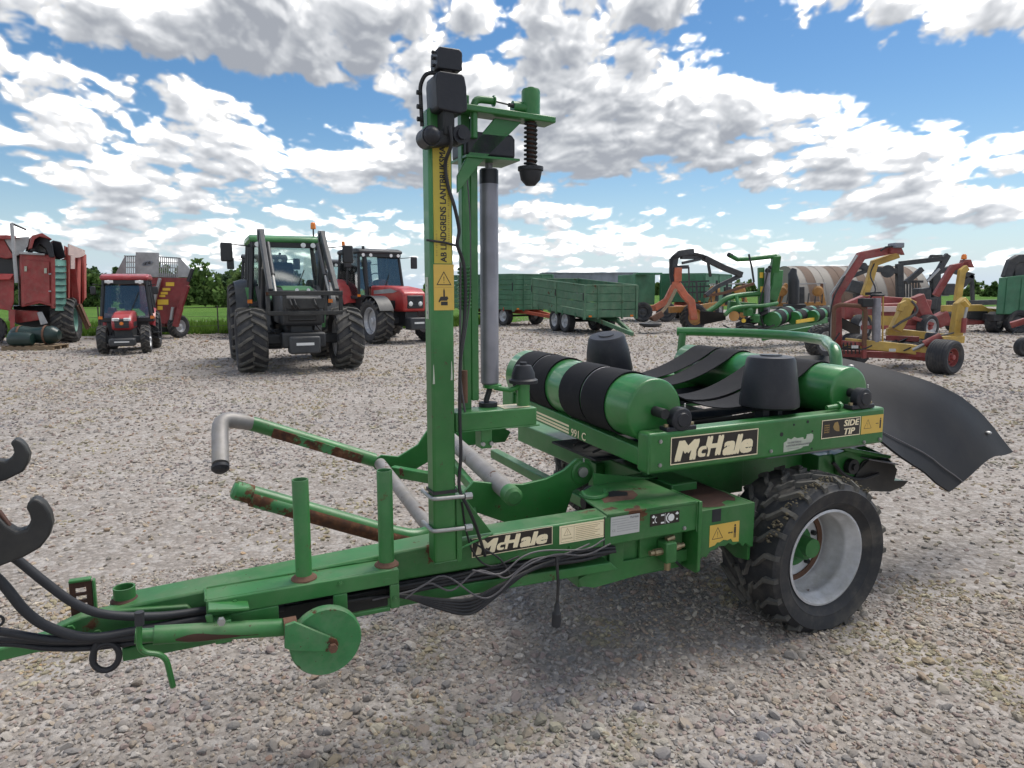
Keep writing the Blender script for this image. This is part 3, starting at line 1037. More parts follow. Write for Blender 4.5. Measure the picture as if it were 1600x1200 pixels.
def scatter():
    rng = np.random.RandomState(3)
    vs, fs, cs = [], [], []
    base = 0
    shapes = {s: ico(s) for s in (1, 2)}
    octv = np.array([(1, 0, 0), (-1, 0, 0), (0, 1, 0), (0, -1, 0), (0, 0, 1), (0, 0, -1)], float)
    octf = np.array([(0, 2, 4), (2, 1, 4), (1, 3, 4), (3, 0, 4), (2, 0, 5), (1, 2, 5), (3, 1, 5), (0, 3, 5)])
    shapes[0] = (octv, octf)
    # (nearest, farthest, per square metre, radius low, radius high, shape, loose only)
    layers = [(1.9, 4.6, 2100, 0.006, 0.012, 1, 0.0), (1.9, 3.6, 500, 0.012, 0.021, 2, 0.65), (3.6, 8.5, 420, 0.012, 0.022, 1, 0.6),
              (1.9, 4.4, 60, 0.020, 0.034, 2, 1.0), (4.4, 13.0, 30, 0.020, 0.032, 1, 0.95), (8.5, 15.0, 120, 0.02, 0.035, 0, 0.3), (13.0, 24.0, 40, 0.03, 0.05, 0, 0.2), (24.0, 40.0, 14, 0.04, 0.075, 0, 0.2)]
    pal = np.array([(0.34, 0.315, 0.29), (0.29, 0.27, 0.255), (0.40, 0.375, 0.35), (0.33, 0.275, 0.25), (0.37, 0.32, 0.265), (0.25, 0.24, 0.235), (0.45, 0.425, 0.40), (0.31, 0.25, 0.235), (0.26, 0.245, 0.235)])
    for (d0, d1, dens, r0, r1, shp, loose) in layers:
        hw = d1 * 0.80 + 1.2
        n = int(dens * 2 * hw * (d1 - d0 * 0.8))
        x = rng.uniform(-hw, hw, n)
        y = rng.uniform(d0 * 0.8, d1, n)
        d = np.hypot(x, y)
        keep = (d > d0) & (d < d1) & (np.abs(x) < y * 0.80 + 1.0)
        keep &= rng.rand(n) > loose * compact(x, y) * 1.25
        x, y = x[keep], y[keep]
        n = len(x)
        rad = r0 + (r1 - r0) * rng.rand(n) ** 1.8
        bv, bf = shapes[shp]
        nv = len(bv)
        P = np.repeat(bv[None], n, 0)
        if shp == 2:
            # three random cuts give broken faces
            for c in range(7):
                dv = rng.normal(size=(n, 3))
                dv /= np.linalg.norm(dv, axis=1, keepdims=True)
                lim = rng.uniform(0.50, 0.85, (n, 1))
                t = np.einsum('ijk,ik->ij', P, dv)
                P -= np.maximum(t - lim, 0)[..., None] * dv[:, None, :]
        else:
            P *= rng.uniform(0.72, 1.18, (n, nv, 1))
        P *= np.stack([rng.uniform(0.8, 1.35, n), rng.uniform(0.7, 1.1, n), rng.uniform(0.45, 0.85, n)], -1)[:, None, :]
        a = rng.uniform(0, 2 * math.pi, n)
        ca, sa = np.cos(a)[:, None], np.sin(a)[:, None]
        X, Y = P[..., 0] * ca - P[..., 1] * sa, P[..., 0] * sa + P[..., 1] * ca
        tl = rng.normal(0, 0.35, (n, 1))
        Z = P[..., 2] + X * tl
        z0 = ground_z(x, y) + rad * rng.uniform(-0.10, 0.34, n)
        co = np.stack([X * rad[:, None] + x[:, None], Y * rad[:, None] + y[:, None], Z * rad[:, None] + z0[:, None]], -1)
        c = pal[rng.randint(0, len(pal), n)] * rng.uniform(0.80, 1.12, (n, 1)) * np.array([0.945, 0.90, 0.845])
        tn = vnoise(x, y, 21, 0.8)[:, None] * 0.6 + vnoise(x, y, 22, 0.25)[:, None] * 0.4
        c = c * (1 + (tn - 0.5) * np.array([0.30, 0.18, -0.12]))
        c = np.where(rng.rand(n, 1) < 0.02, c * np.array([1.05, 0.88, 0.74]), c)
        ms = np.clip((vnoise(x, y, 31, 0.42) * 0.7 + vnoise(x, y, 32, 0.13) * 0.3 - 0.60) * 7, 0, 1)[:, None] * 0.8
        c = c * (1 - ms) + c * np.array([0.93, 0.92, 0.66]) * ms
        cs.append(np.repeat(c[:, None, :], nv, 1).reshape(-1, 3))
        vs.append(co.reshape(-1, 3))
        fs.append((bf[None] + (np.arange(n) * nv)[:, None, None]).reshape(-1, 3) + base)
        base += n * nv
    V_, F_, C_ = np.concatenate(vs), np.concatenate(fs), np.concatenate(cs)
    o = np_mesh('gravel', V_, F_, 3, 'stone', col=C_)
    tag(o, 'loose grey and beige crushed stones covering the yard', 'gravel', kind='stuff')
    return len(F_)


N_GRAVEL = scatter()

# ------------------------------------------------------------------ the bale wrapper in front
# local frame: x along the drawbar towards the rear, y away from the camera, z up
wr = thing('bale_wrapper', 'large green bale wrapper in front with tall signed mast and two belt-wrapped rollers', 'bale wrapper',
           (1.5092, 3.2955, 0.0), R(24.82))


def wrapper():
    G, GO = 'green', 'green_old'
    up = (0, 0, 1)
    ex, ey, ez = V(1, 0, 0), V(0, 1, 0), V(0, 0, 1)
    # ---------- drawbar
    db = MB().prism([(-3.03, 0.60), (-3.03, 0.685), (-2.95, 0.692), (-1.9, 0.735), (-0.672, 0.735), (-0.672, 0.602), (-1.2, 0.602), (-2.05, 0.612)], (0, 0.10, 0), ex, ez, (0, 0.13, 0)).build('drawbar', GO, wr, 0.008)
    # lower rail of the channel, and the recessed web the cables lie on
    MB().prism([(-3.0, 0.50), (-3.0, 0.545), (-2.05, 0.558), (-1.14, 0.522), (-1.10, 0.483), (-1.5, 0.490), (-2.05, 0.506)], (0, 0.11, 0), ex, ez, (0, 0.11, 0)).build('drawbar_lower_rail', GO, wr, 0.005)
    MB().prism([(-3.0, 0.53), (-3.0, 0.61), (-1.14, 0.61), (-1.14, 0.51)], (0, 0.185, 0), ex, ez, (0, 0.012, 0)).build('drawbar_web', GO, wr)
    # tongue plate and towing eye end
    MB().prism([(-2.72, 0.55), (-2.80, 0.665), (-3.02, 0.69), (-3.10, 0.685), (-3.16, 0.665), (-3.20, 0.642), (-3.45, 0.612), (-3.75, 0.585), (-3.75, 0.55), (-3.45, 0.578), (-3.22, 0.596), (-3.08, 0.570)], (0, 0.085, 0), ex, ez, (0, 0.05, 0)).build('tongue_plate', GO, wr, 0.005)
    for q in ((-3.13, 0.655), (-3.06, 0.625), (-2.99, 0.66)):
        MB().cyl((q[0], 0.088, q[1]), (q[0], 0.074, q[1]), 0.013, n=6).build('bolt', GO, wr)
    # upright plate with three holes behind the tongue
    hp = MB()
    hp.box(-3.135, -3.119, 0.15, 0.162, 0.64, 0.775).box(-3.089, -3.073, 0.15, 0.162, 0.64, 0.775)
    for z0, z1 in ((0.64, 0.690), (0.704, 0.714), (0.730, 0.738), (0.756, 0.775)):
        hp.box(-3.119, -3.089, 0.15, 0.162, z0, z1)
    hp.build('hole_plate', 'rust', wr)
    B('hole_plate_rim', GO, wr, -3.071, -3.063, 0.142, 0.168, 0.65, 0.777, 0.003)
    B('hole_plate_rim', GO, wr, -3.135, -3.073, 0.142, 0.168, 0.7765, 0.785, 0.003)
    MB().ring((-2.985, 0.165, 0.68), (-2.985, 0.165, 0.732), 0.033, 0.028, 24).build('socket_tube', GO, wr)
    MB().lathe([(0.043, 0), (0.043, 0.005), (0.033, 0.012)], (-2.985, 0.165, 0.684), ez, 24).build('weld_collar', 'rust', wr)

    # ---------- bracket with the two upright tubes
    br = MB()
    br.box(-2.745, -2.112, -0.012, 0.0, 0.652, 0.708)
    br.box(-2.745, -2.525, -0.012, 0.0, 0.585, 0.652).box(-2.345, -2.297, -0.012, 0.0, 0.572, 0.652).box(-2.146, -2.112, -0.012, 0.0, 0.562, 0.652)
    br.box(-2.525, -2.345, -0.012, 0.0, 0.562, 0.586).box(-2.297, -2.146, -0.012, 0.0, 0.556, 0.572)
    br.box(-2.745, -2.112, 0.0, 0.099, 0.700, 0.708)
    br.box(-2.120, -2.112, 0.0, 0.099, 0.556, 0.700)
    br.build('tube_bracket', GO, wr, 0.004)
    B('bracket_back', 'dark', wr, -2.73, -2.13, 0.086, 0.094, 0.53, 0.60)
    for a in (-2.432, -2.142):
        t = MB().lathe([(0.0275, 0), (0.0275, 0.352), (0.0265, 0.354), (0.0235, 0.354), (0.0225, 0.350), (0.0225, 0.05)], (a, 0.045, 0.705), ez, 28)
        o = t.build('upright_tube', GO, wr)
        MB().lathe([(0.0225, 0), (0.0, 0)], (a, 0.045, 0.80), ez, 20).build('tube_inside', 'dark', o)
        MB().lathe([(0.044, 0.0), (0.043, 0.006), (0.030, 0.016), (0.0275, 0.017)], (a, 0.045, 0.706), ez, 24).build('weld_collar', 'rust_lite', o)

    # ---------- parking jack lying along the drawbar
    jk = MB().cyl((-2.895, -0.07, 0.655), (-2.50, -0.07, 0.598), 0.028, n=24).build('jack_tube', GO, wr)
    MB().cyl((-2.945, -0.07, 0.662), (-2.895, -0.07, 0.655), 0.022, n=20).build('jack_inner_tube', G, jk)
    # worn patch: bare metal that follows the tube
    p = MB()
    ax = (V(-2.50, -0.07, 0.598) - V(-2.895, -0.07, 0.655)).normalized()
    pts = []
    for i in range(15):
        t = i / 14
        wd = 0.75 * math.sin(math.pi * min(1, t * 1.25 + 0.02) ** 0.8) * (0.8 + 0.2 * math.sin(9 * t)) + 0.05
        row = []
        for j in range(7):
            a = -0.25 + wd * (j / 6 - 0.5) * 1.5
            c = V(-2.895, -0.07, 0.655) + ax * (0.06 + 0.24 * t)
            row.append(c + V(0, -math.cos(a), math.sin(a)) * 0.0286)
        pts.append(row)
    p.sheet(pts, 0.0004).build('bare_patch', 'rust', jk)
    MB().obox((-2.74, -0.035, 0.70), (-2.62, -0.035, 0.683), 0.07, 0.010).obox((-2.74, -0.060, 0.685), (-2.735, -0.060, 0.655), 0.012, 0.02).build('jack_clamp', G, jk, 0.003)
    MB().obox((-2.70, -0.05, 0.66), (-2.70, -0.05, 0.585), 0.045, 0.05).build('jack_lug', G, jk, 0.004)
    MB().cyl((-2.705, -0.09, 0.672), (-2.705, -0.108, 0.672), 0.012, n=6).build('bolt', 'zinc', jk)
    cr = MB().tube(fillet([(-2.925, -0.115, 0.745), (-2.935, -0.115, 0.63), (-2.865, -0.115, 0.608), (-2.85, -0.115, 0.50)], 0.04), 0.0085, 10)
    cr = cr.build('crank_handle', G, jk)
    MB().cyl((-2.925, -0.115, 0.755), (-2.927, -0.115, 0.715), 0.013, n=12).build('grip', 'rubber_clean', cr)
    dw = MB().lathe([(0, -0.022), (0.03, -0.024), (0.085, -0.012), (0.112, -0.018), (0.117, -0.010), (0.117, 0.012), (0.112, 0.02), (0, 0.02)], (-2.39, -0.095, 0.540), ey, 40).build('jack_wheel', 'green_worn', wr)
    MB().prism([(-2.52, 0.635), (-2.49, 0.64), (-2.36, 0.552), (-2.352, 0.53), (-2.37, 0.512), (-2.50, 0.545), (-2.525, 0.56)], (0, -0.135, 0), ex, ez, (0, 0.014, 0)).build('wheel_fork', 'green_worn', dw, 0.002)
    MB().cyl((-2.375, -0.137, 0.53), (-2.375, -0.150, 0.53), 0.016, 0.015, 6).build('axle_nut', 'rust_lite', dw)
    MB().cyl((-2.52, -0.085, 0.60), (-2.48, -0.085, 0.60), 0.036, n=20).build('fork_collar', 'rust_lite', dw)

    # ---------- film mast
    ms = B('mast', G, wr, -1.978, -1.893, -0.012, 0.062, 0.70, 2.30, 0.010, seg=3)
    B('mast_flange', G, ms, -1.889, -1.866, 0.0, 0.085, 0.69, 0.945, 0.003)
    MB().prism([(-1.860, 0.945), (-1.850, 0.95), (-1.70, 0.742), (-1.860, 0.742)], (0, 0.11, 0), ex, ez, (0, 0.012, 0)).build('gusset', G, ms, 0.002)
    for z in (0.945, 0.825):
        MB().tube(fillet([(-1.865, -0.02, z), (-1.986, -0.02, z + 0.005), (-1.986, 0.10, z + 0.005)], 0.02), 0.0075, 10).build('u_bolt', 'zinc', ms)
        MB().cyl((-1.862, -0.02, z), (-1.835, -0.02, z), 0.013, n=6).build('nut', 'zinc', ms)
    MB().box(-1.982, -1.889, -0.016, 0.066, 0.962, 0.974).build('tie_wrap', 'cable', ms)
    # paint scrapes on the front
    for (a, z) in ((-1.972, 1.40), (-1.905, 1.41)):
        MB().prism([(-0.004, -0.035), (0.004, -0.035), (0.003, 0.0), (0.001, 0.035), (-0.001, 0.03), (-0.002, -0.01)], (a, -0.0125, z), ex, ez, (0, -0.0004, 0)).build('paint_scrape', 'peel', ms)
    # yellow dealer sign, lettering runs up the mast
    sg = Panel((-1.932, -0.012, 2.000), ex, ez, 0.064, 0.432)
    so = sg.base('dealer_sign', 'st_olive', ms)
    mb = MB()
    sg.text(mb, 'AB LINDGRENS LANTBRUKSMA', 0.002, -0.018, 0.388, 0.0225, 0.03, rot=R(90))
    mb.build('lettering', 'ink', so, smooth=0)
    mb = MB()
    # print too worn to read: broken upright strokes
    rr = random.Random(2)
    for k in range(48):
        y = -0.15 + k * 0.0072
        if k % 9 != 8:
            sg.rect(mb, 0.0190, 0.0260 - rr.uniform(0, 0.002), y, y + rr.uniform(0.0018, 0.0042))
    for k in range(16):
        y = -0.19 + k * 0.0055
        if k % 5 != 4:
            sg.rect(mb, -0.0255, -0.0200, y, y + rr.uniform(0.0012, 0.003))
    mb.build('small_lettering', 'ink_faint', so, smooth=0)
    wp = Panel((-1.930, -0.012, 1.702), ex, ez, 0.074, 0.158)
    wo = wp.base('warning_sticker', 'st_yellow', ms)
    mb = MB()
    wp.tri(mb, 0.0, 0.024, 0.032, 0.0028)
    wp.poly(mb, [(-0.003, -0.012), (0.0, -0.002), (0.003, -0.012), (0.003, -0.032), (-0.003, -0.032)])
    wp.poly(mb, [(-0.013, -0.032), (0.012, -0.031), (0.016, -0.038), (0.010, -0.046), (-0.012, -0.046), (-0.019, -0.053), (-0.021, -0.048)])
    wp.rect(mb, -0.012, 0.013, -0.062, -0.049)
    mb.build('pictogram', 'ink', wo, smooth=0)
    mb = MB()
    wp.rect(mb, -0.034, 0.034, -0.0002, 0.0006)
    mb.build('divider', 'ink_brown', wo, smooth=0)
    sp = Panel((-1.9782, 0.025, 1.665), (0, -1, 0), ez, 0.030, 0.145)
    spo = sp.base('side_sticker', 'peel', ms)
    mb = MB()
    for (y0, y1, x) in ((-0.055, -0.046, 0.003), (-0.02, -0.014, -0.002), (0.012, 0.016, 0.004), (0.040, 0.046, 0.0)):
        sp.rect(mb, x - 0.005, x + 0.005, y0, y1)
    mb.build('worn_print', 'ink_grey', spo, smooth=0)
    MB().tube([(-1.992, -0.016, 1.862), (-1.93, -0.018, 1.856), (-1.886, -0.018, 1.846)], 0.004, 8).build('cable_tie', 'cable', ms)
    # mast head: round-cornered black housing on a dark mount, small box lamp on wire legs above
    hd = MB().prism([(-0.068, -0.062), (-0.06, -0.07), (0.030, -0.078), (0.058, -0.068), (0.064, -0.055), (0.060, 0.02), (0.052, 0.055), (0.040, 0.064), (-0.055, 0.066), (-0.068, 0.056), (-0.072, 0.03)],
                    (-1.915, -0.085, 2.340), ex * 0.80, ez * 0.88, (0, 0.11, 0)).build('mast_head', 'plastic', ms, 0.010, seg=3)
    MB().box(-1.945, -1.905, -0.075, 0.0, 2.20, 2.31).build('head_mount', 'dark', ms, 0.006)
    MB().tube(fillet([(-1.992, 0.01, 2.24), (-2.0, 0.0, 2.37), (-1.985, -0.02, 2.405), (-1.93, -0.03, 2.408)], 0.04), 0.007, 8).build('head_cable', 'cable', ms)
    for z in (2.26, 2.30, 2.345):
        MB().cyl((-2.012, 0.0, z), (-1.995, 0.0, z), 0.008, n=8).build('clip', 'dark', ms)
    lp = MB().prism([(-0.044, -0.030), (-0.038, -0.036), (0.038, -0.036), (0.044, -0.030), (0.044, 0.024), (0.034, 0.034), (-0.034, 0.034), (-0.042, 0.026)], (-1.915, -0.06, 2.448), ex, ez, (0, 0.075, 0)).build('work_lamp', 'plastic', ms, 0.006)
    for a in (-0.047, 0.047):
        for z in (-0.02, 0.003, 0.022):
            MB().cyl((-1.915 + a * 0.93, -0.03, 2.448 + z), (-1.915 + a * 1.12, -0.03, 2.448 + z), 0.006, n=8).build('lamp_screw', 'dark', lp)
        MB().cyl((-1.915 + a * 0.95, -0.025, 2.415), (-1.915 + a * 0.95, -0.025, 2.385), 0.0018, n=6).build('lamp_leg', 'zinc', lp)
    MB().tube([(-1.893, -0.03, 2.415), (-1.890, -0.03, 2.40), (-1.893, -0.03, 2.385)], 0.005, 8).build('lamp_lead', 'cable', lp)
    # cross arm with two rounded ends round the mast
    ca = MB().obox((-1.99, -0.045, 2.187), (-1.885, -0.045, 2.203), 0.05, 0.052).build('cross_arm', 'dark', ms, 0.010)
    MB().cyl((-1.990, -0.085, 2.192), (-1.990, -0.015, 2.192), 0.033, n=20).ball((-1.99, -0.085, 2.192), 0.030).build('cross_arm_end', 'plastic', ca)
    MB().cyl((-1.883, -0.080, 2.207), (-1.883, -0.015, 2.207), 0.031, n=20).cyl((-1.883, -0.092, 2.207), (-1.883, -0.080, 2.207), 0.018, n=16).build('cross_arm_end', 'plastic', ca)
    MB().tube([(-1.925, -0.078, 2.23), (-1.922, -0.082, 2.17), (-1.925, -0.03, 2.12), (-1.915, -0.022, 2.05), (-1.892, -0.022, 1.98), (-1.872, -0.014, 1.90), (-1.878, -0.01, 1.85), (-1.852, 0.0, 1.79), (-1.845, 0.0, 1.70), (-1.850, 0.0, 1.58), (-1.868, -0.005, 1.45), (-1.873, -0.005, 1.25), (-1.872, -0.01, 1.10), (-1.88, -0.01, 0.98), (-1.85, -0.02, 0.90), (-1.80, 0.02, 0.80), (-1.74, 0.085, 0.66)], 0.0065, 8, smooth=5).build('mast_cable', 'cable', ms)
    MB().tube([(-1.855, 0.02, 1.79), (-1.862, 0.01, 1.60), (-1.868, 0.0, 1.42), (-1.862, 0.0, 1.33), (-1.845, 0.01, 1.24), (-1.842, 0.02, 1.20)], 0.004, 8, smooth=5).build('grey_lead', 'cable_grey', ms)

    # ---------- film dispenser beside the mast
    arm = B('dispenser_arm', G, wr, -1.889, -1.560, -0.005, 0.105, 1.182, 1.252, 0.006)
    B('arm_block', G, arm, -1.78, -1.735, 0.02, 0.08, 1.105, 1.180, 0.004)
    for q in (-1.775, -1.742):
        MB().cyl((q, 0.018, 1.125), (q, 0.008, 1.125), 0.008, n=8).build('bolt', 'zinc', arm)
    MB().prism([(0, 0), (0.11, 0), (0.11, 0.08), (0, 0.08)], (-1.69, 0.01, 1.2526), ex, ey, (0, 0, 0.001)).build('cream_label', 'st_cream', arm)
    po = B('dispenser_post', G, wr, -1.832, -1.800, 0.06, 0.10, 1.25, 2.375, 0.004)
    B('dispenser_rail', G, po, -1.794, -1.764, 0.075, 0.115, 1.28, 2.30, 0.004)
    MB().cyl((-1.835, 0.05, 1.40), (-1.835, 0.05, 1.28), 0.014, n=12).build('post_sleeve', 'rust_lite', po)
    # coil spring round the lower post
    for zc in (1.72,):
        pts = [(-1.826 + 0.022 * math.cos(a), 0.06 + 0.022 * math.sin(a), 1.62 + 0.155 * a / (2 * math.pi * 12)) for a in np.linspace(0, 2 * math.pi * 12, 145)]
        MB().tube(pts, 0.0042, 6).build('spring', G, po)
    MB().tube([(-1.822, 0.036, 2.10), (-1.812, 0.034, 1.95), (-1.812, 0.034, 1.72), (-1.822, 0.036, 1.60), (-1.85, 0.03, 1.45)], 0.0025, 6, smooth=4).build('grey_string', 'cable_grey', po)
    tb = MB().obox((-1.885, 0.04, 2.318), (-1.488, 0.04, 2.306), 0.09, 0.022).build('top_bar', G, po, 0.004)
    MB().prism([(-1.86, 2.09), (-1.80, 2.20), (-1.715, 2.298), (-1.610, 2.294), (-1.78, 2.13), (-1.86, 2.03)], (0, 0.03, 0), ex, ez, (0, 0.012, 0)).build('brace_plate', G, po, 0.002)
    MB().tube(fillet([(-1.80, 0.02, 2.22), (-1.80, 0.02, 2.352), (-1.725, 0.02, 2.352)], 0.03), 0.013, 12).build('hook_tube', G, po)
    MB().cyl((-1.727, 0.02, 2.352), (-1.722, 0.02, 2.352), 0.019, n=16).build('tube_flange', G, po)
    MB().tube([(-1.724, 0.02, 2.352), (-1.66, 0.02, 2.345)], 0.003, 6).cyl((-1.667, 0.02, 2.3455), (-1.64, 0.02, 2.343), 0.008, n=8).build('pull_rod', 'dark', po)
    cy = MB().lathe([(0.0, 0), (0.034, 0), (0.034, 0.085), (0.030, 0.093), (0.012, 0.094), (0.012, 0.100), (0, 0.100)], (-1.574, 0.03, 2.317), ez, 24).build('cylinder', G, tb)
    MB().cyl((-1.648, 0.03, 2.342), (-1.60, 0.03, 2.342), 0.021, n=16).build('cylinder_neck', G, cy)
    sp_ = [(-1.574 + 0.0215 * math.cos(a), 0.03 + 0.0215 * math.sin(a), 2.298 - 0.155 * a / (2 * math.pi * 10)) for a in np.linspace(0, 2 * math.pi * 10, 121)]
    MB().tube(sp_, 0.0045, 6).build('coil_spring', 'dark', tb)
    MB().cyl((-1.574, 0.03, 2.30), (-1.574, 0.03, 2.13), 0.016, n=14).build('plunger', 'rust', tb)
    MB().lathe([(0.0, 0), (0.018, 0), (0.036, 0.02), (0.042, 0.050), (0.047, 0.053), (0.047, 0.066), (0.018, 0.067)], (-1.574, 0.03, 2.073), ez, 24).build('rubber_cup', 'rubber_clean', tb)
    fr = MB().lathe([(0.0, 0), (0.030, 0), (0.0345, 0.006), (0.0345, 0.79), (0.031, 0.80), (0.014, 0.80), (0.014, 0.83), (0, 0.83)], (-1.706, 0.11, 1.335), ez, 32).build('film_roller', 'grey_roll', wr)
    MB().lathe([(0.035, 0), (0.0352, 0.025), (0.035, 0.05)], (-1.706, 0.11, 2.08), ez, 32).build('roller_band', 'plastic', fr)
    MB().prism([(-0.105, -0.04), (0.085, -0.04), (0.085, 0.026), (0.072, 0.042), (-0.105, 0.042)], (-1.720, 0.03, 2.205), ex, ez, (0, 0.15, 0)).build('gear_cover', 'plastic', fr, 0.008)
    MB().box(-1.83, -1.622, 0.02, 0.185, 2.155, 2.163).build('cover_plate', G, fr)
    MB().tube([(-1.706, 0.11, 1.335), (-1.708, 0.11, 1.31), (-1.725, 0.10, 1.275), (-1.722, 0.10, 1.255)], 0.011, 10).build('roller_spindle', 'dark', fr)
    MB().lathe([(0.0, 0), (0.036, 0), (0.036, 0.016), (0, 0.016)], (-1.722, 0.09, 1.252), ez, 20).build('spindle_foot', 'dark', fr)
    MB().tube([(-1.70, 0.08, 1.325), (-1.65, 0.05, 1.315), (-1.60, 0.05, 1.33)], 0.010, 10).lathe([(0.036, 0), (0.036, 0.012), (0.02, 0.014), (0.02, 0), (0.036, 0)], (-1.70, 0.10, 1.322), ez, 20).build('lower_bracket', G, fr)
    kb = MB().cyl((-1.592, 0.05, 1.252), (-1.592, 0.05, 1.345), 0.025, n=20).build('post_stub', G, arm)
    MB().lathe([(0, 0), (0.055, 0), (0.056, 0.012), (0.046, 0.018), (0.043, 0.040), (0.030, 0.068), (0.014, 0.070), (0.014, 0.080), (0, 0.080)], (-1.592, 0.05, 1.340), ez, 28).build('rubber_stop', 'rubber_clean', kb)

    # ---------- bale lifting arms
    na = MB().tube(fillet([(-2.60, 0.65, 0.880), (-1.99, 0.65, 0.610), (-1.83, 0.65, 0.553), (-1.67, 0.65, 0.62), (-1.56, 0.62, 0.66)], 0.12), 0.038, 20).build('lift_arm', G, wr)
    MB().lathe([(0.0, -0.012), (0.030, -0.008), (0.0395, 0.004), (0.0395, 0.07)], V(-2.61, 0.65, 0.884), V(0.61, 0, -0.27), 20).build('arm_end', 'rubbed', na)
    MB().tube(fillet([(-2.55, 0.637, 0.845), (-1.99, 0.637, 0.597), (-1.86, 0.637, 0.549)], 0.1), 0.0345, 16).build('rubbed_side', 'rubbed', na)
    fa = MB().tube(fillet([(-2.632, 1.42, 0.842), (-2.617, 1.60, 1.020), (-2.48, 1.62, 0.985), (-1.80, 1.62, 0.705)], 0.10), 0.040, 20).build('lift_arm', G, wr)
    MB().tube(fillet([(-2.634, 1.40, 0.822), (-2.618, 1.60, 1.022), (-2.46, 1.618, 0.979)], 0.10), 0.0415, 20).build('bare_steel_end', 'steel', fa)
    MB().lathe([(0.0, -0.014), (0.028, -0.010), (0.043, 0.004), (0.044, 0.02)], V(-2.636, 1.375, 0.798), V(0.0, 0.7, 0.72), 20).build('rubber_cap', 'rubber_clean', fa)
    MB().obox((-2.36, 1.575, 0.925), (-1.88, 1.575, 0.728), 0.012, 0.052).build('rubbed_side', 'rubbed', fa, 0.003)
    MB().tube([(-1.775, 1.58, 0.69), (-1.762, 0.66, 0.572)], 0.034, 18).build('cross_tube', 'steel', wr)
    # curved carrier plates to the pivots on the chassis
    far_pl = MB().prism([(-1.80, 0.655), (-1.83, 0.70), (-1.76, 0.735), (-1.66, 0.715), (-1.54, 0.775), (-1.47, 0.87), (-1.37, 0.88), (-1.20, 0.845), (-1.0, 0.845), (-0.93, 0.80), (-0.97, 0.74), (-1.22, 0.74), (-1.40, 0.70), (-1.55, 0.63), (-1.70, 0.60)], (0, 1.60, 0), ex, ez, (0, 0.018, 0)).build('carrier_plate', G, wr, 0.003)
    MB().obox((-1.72, 1.52, 0.655), (-1.52, 1.30, 0.64), 0.05, 0.06).build('link_arm', G, far_pl, 0.005)
    MB().ball((-1.50, 1.27, 0.615), 0.042).cyl((-1.50, 1.27, 0.66), (-1.50, 1.27, 0.70), 0.018, n=8).build('ball_joint', G, far_pl)
    MB().obox((-1.56, 1.27, 0.575), (-1.36, 1.27, 0.57), 0.12, 0.02).build('joint_plate', G, far_pl, 0.003)
    near_pl = MB().prism([(-1.66, 0.735), (-1.58, 0.81), (-1.46, 0.785), (-1.33, 0.765), (-1.20, 0.778), (-1.10, 0.81), (-1.03, 0.86), (-0.96, 0.85), (-0.93, 0.79), (-0.96, 0.73), (-1.05, 0.70), (-1.10, 0.56), (-1.40, 0.58), (-1.57, 0.66)], (0, 0.60, 0), ex, ez, (0, 0.020, 0)).build('carrier_plate', G, wr, 0.003)
    MB().cyl((-1.0, 0.585, 0.792), (-1.0, 0.66, 0.792), 0.026, n=16).build('pivot_pin', 'zinc', near_pl)
    MB().lathe([(0.05, 0), (0.062, 0.004), (0.062, 0.05), (0.05, 0.054)], (-1.0, 0.59, 0.79), ey, 24).build('pivot_boss', G, near_pl)
    t1 = MB().tube([(-1.456, 0.46, 0.772), (-1.40, 1.45, 0.835)], 0.043, 20).build('cross_tube', 'steel', wr)
    MB().lathe([(0, -0.012), (0.03, -0.009), (0.044, 0.004), (0.0445, 0.06)], V(-1.459, 0.42, 0.769), V(0.056, 0.99, 0.063), 20).build('tube_end', 'green_old', t1)
    MB().obox((-1.53, 0.64, 0.715), (-1.45, 1.45, 0.775), 0.03, 0.05).build('tube_support', G, t1, 0.004)

    # ---------- chassis
    ch = B('chassis_beam', G, wr, -0.60, -0.44, 0.40, 2.20, 0.595, 0.730, 0.008)
    B('chassis_side_bar', G, ch, -0.86, -0.80, 0.75, 2.10, 0.515, 0.575, 0.006)
    B('chassis_post', G, ch, -0.66, -0.602, 1.02, 1.10, 0.38, 0.70, 0.004)
    MB().box(-0.80, -0.60, 0.62, 0.66, 0.56, 0.72).build('pivot_bracket', 'dark', ch, 0.005)
    MB().cyl((-0.88, 0.58, 0.64), (-0.88, 0.72, 0.62), 0.055, n=18).cyl((-0.98, 0.62, 0.62), (-0.90, 0.62, 0.62), 0.03, n=12).build('hydraulic_motor', 'dark', ch)
    # deck plate over the joint between drawbar and chassis, with a dark patch for its slot
    outer = [(-1.168, 0.098), (-0.690, 0.092), (-0.690, 0.50), (-0.62, 0.62), (-0.86, 0.60), (-1.06, 0.47), (-1.12, 0.42), (-1.145, 0.30)]
    MB().prism(outer, (0, 0, 0.732), ex, ey, (0, 0, 0.010)).build('deck_plate', GO, wr, 0.003)
    MB().prism([(-1.09, 0.25), (-0.94, 0.24), (-0.88, 0.29), (-0.86, 0.36), (-0.93, 0.39), (-1.0, 0.345), (-1.06, 0.33)], (0, 0, 0.7424), ex, ey, (0, 0, 0.0006)).build('bare_patch', 'rust_lite', wr)
    MB().prism([(-1.02, 0.315), (-0.93, 0.30), (-0.90, 0.35), (-0.95, 0.395), (-1.01, 0.37)], (0, 0, 0.7434), ex, ey, (0, 0, 0.0006)).build('slot', 'dark', wr)  # dark sheet paints the shade of the opening; the plate is uncut
    MB().tube([(-1.10, 0.42, 0.746), (-1.125, 0.35, 0.746), (-1.10, 0.31, 0.748), (-1.03, 0.335, 0.747), (-0.99, 0.40, 0.746)], 0.012, 8, smooth=4).build('lifting_lip', GO, wr)
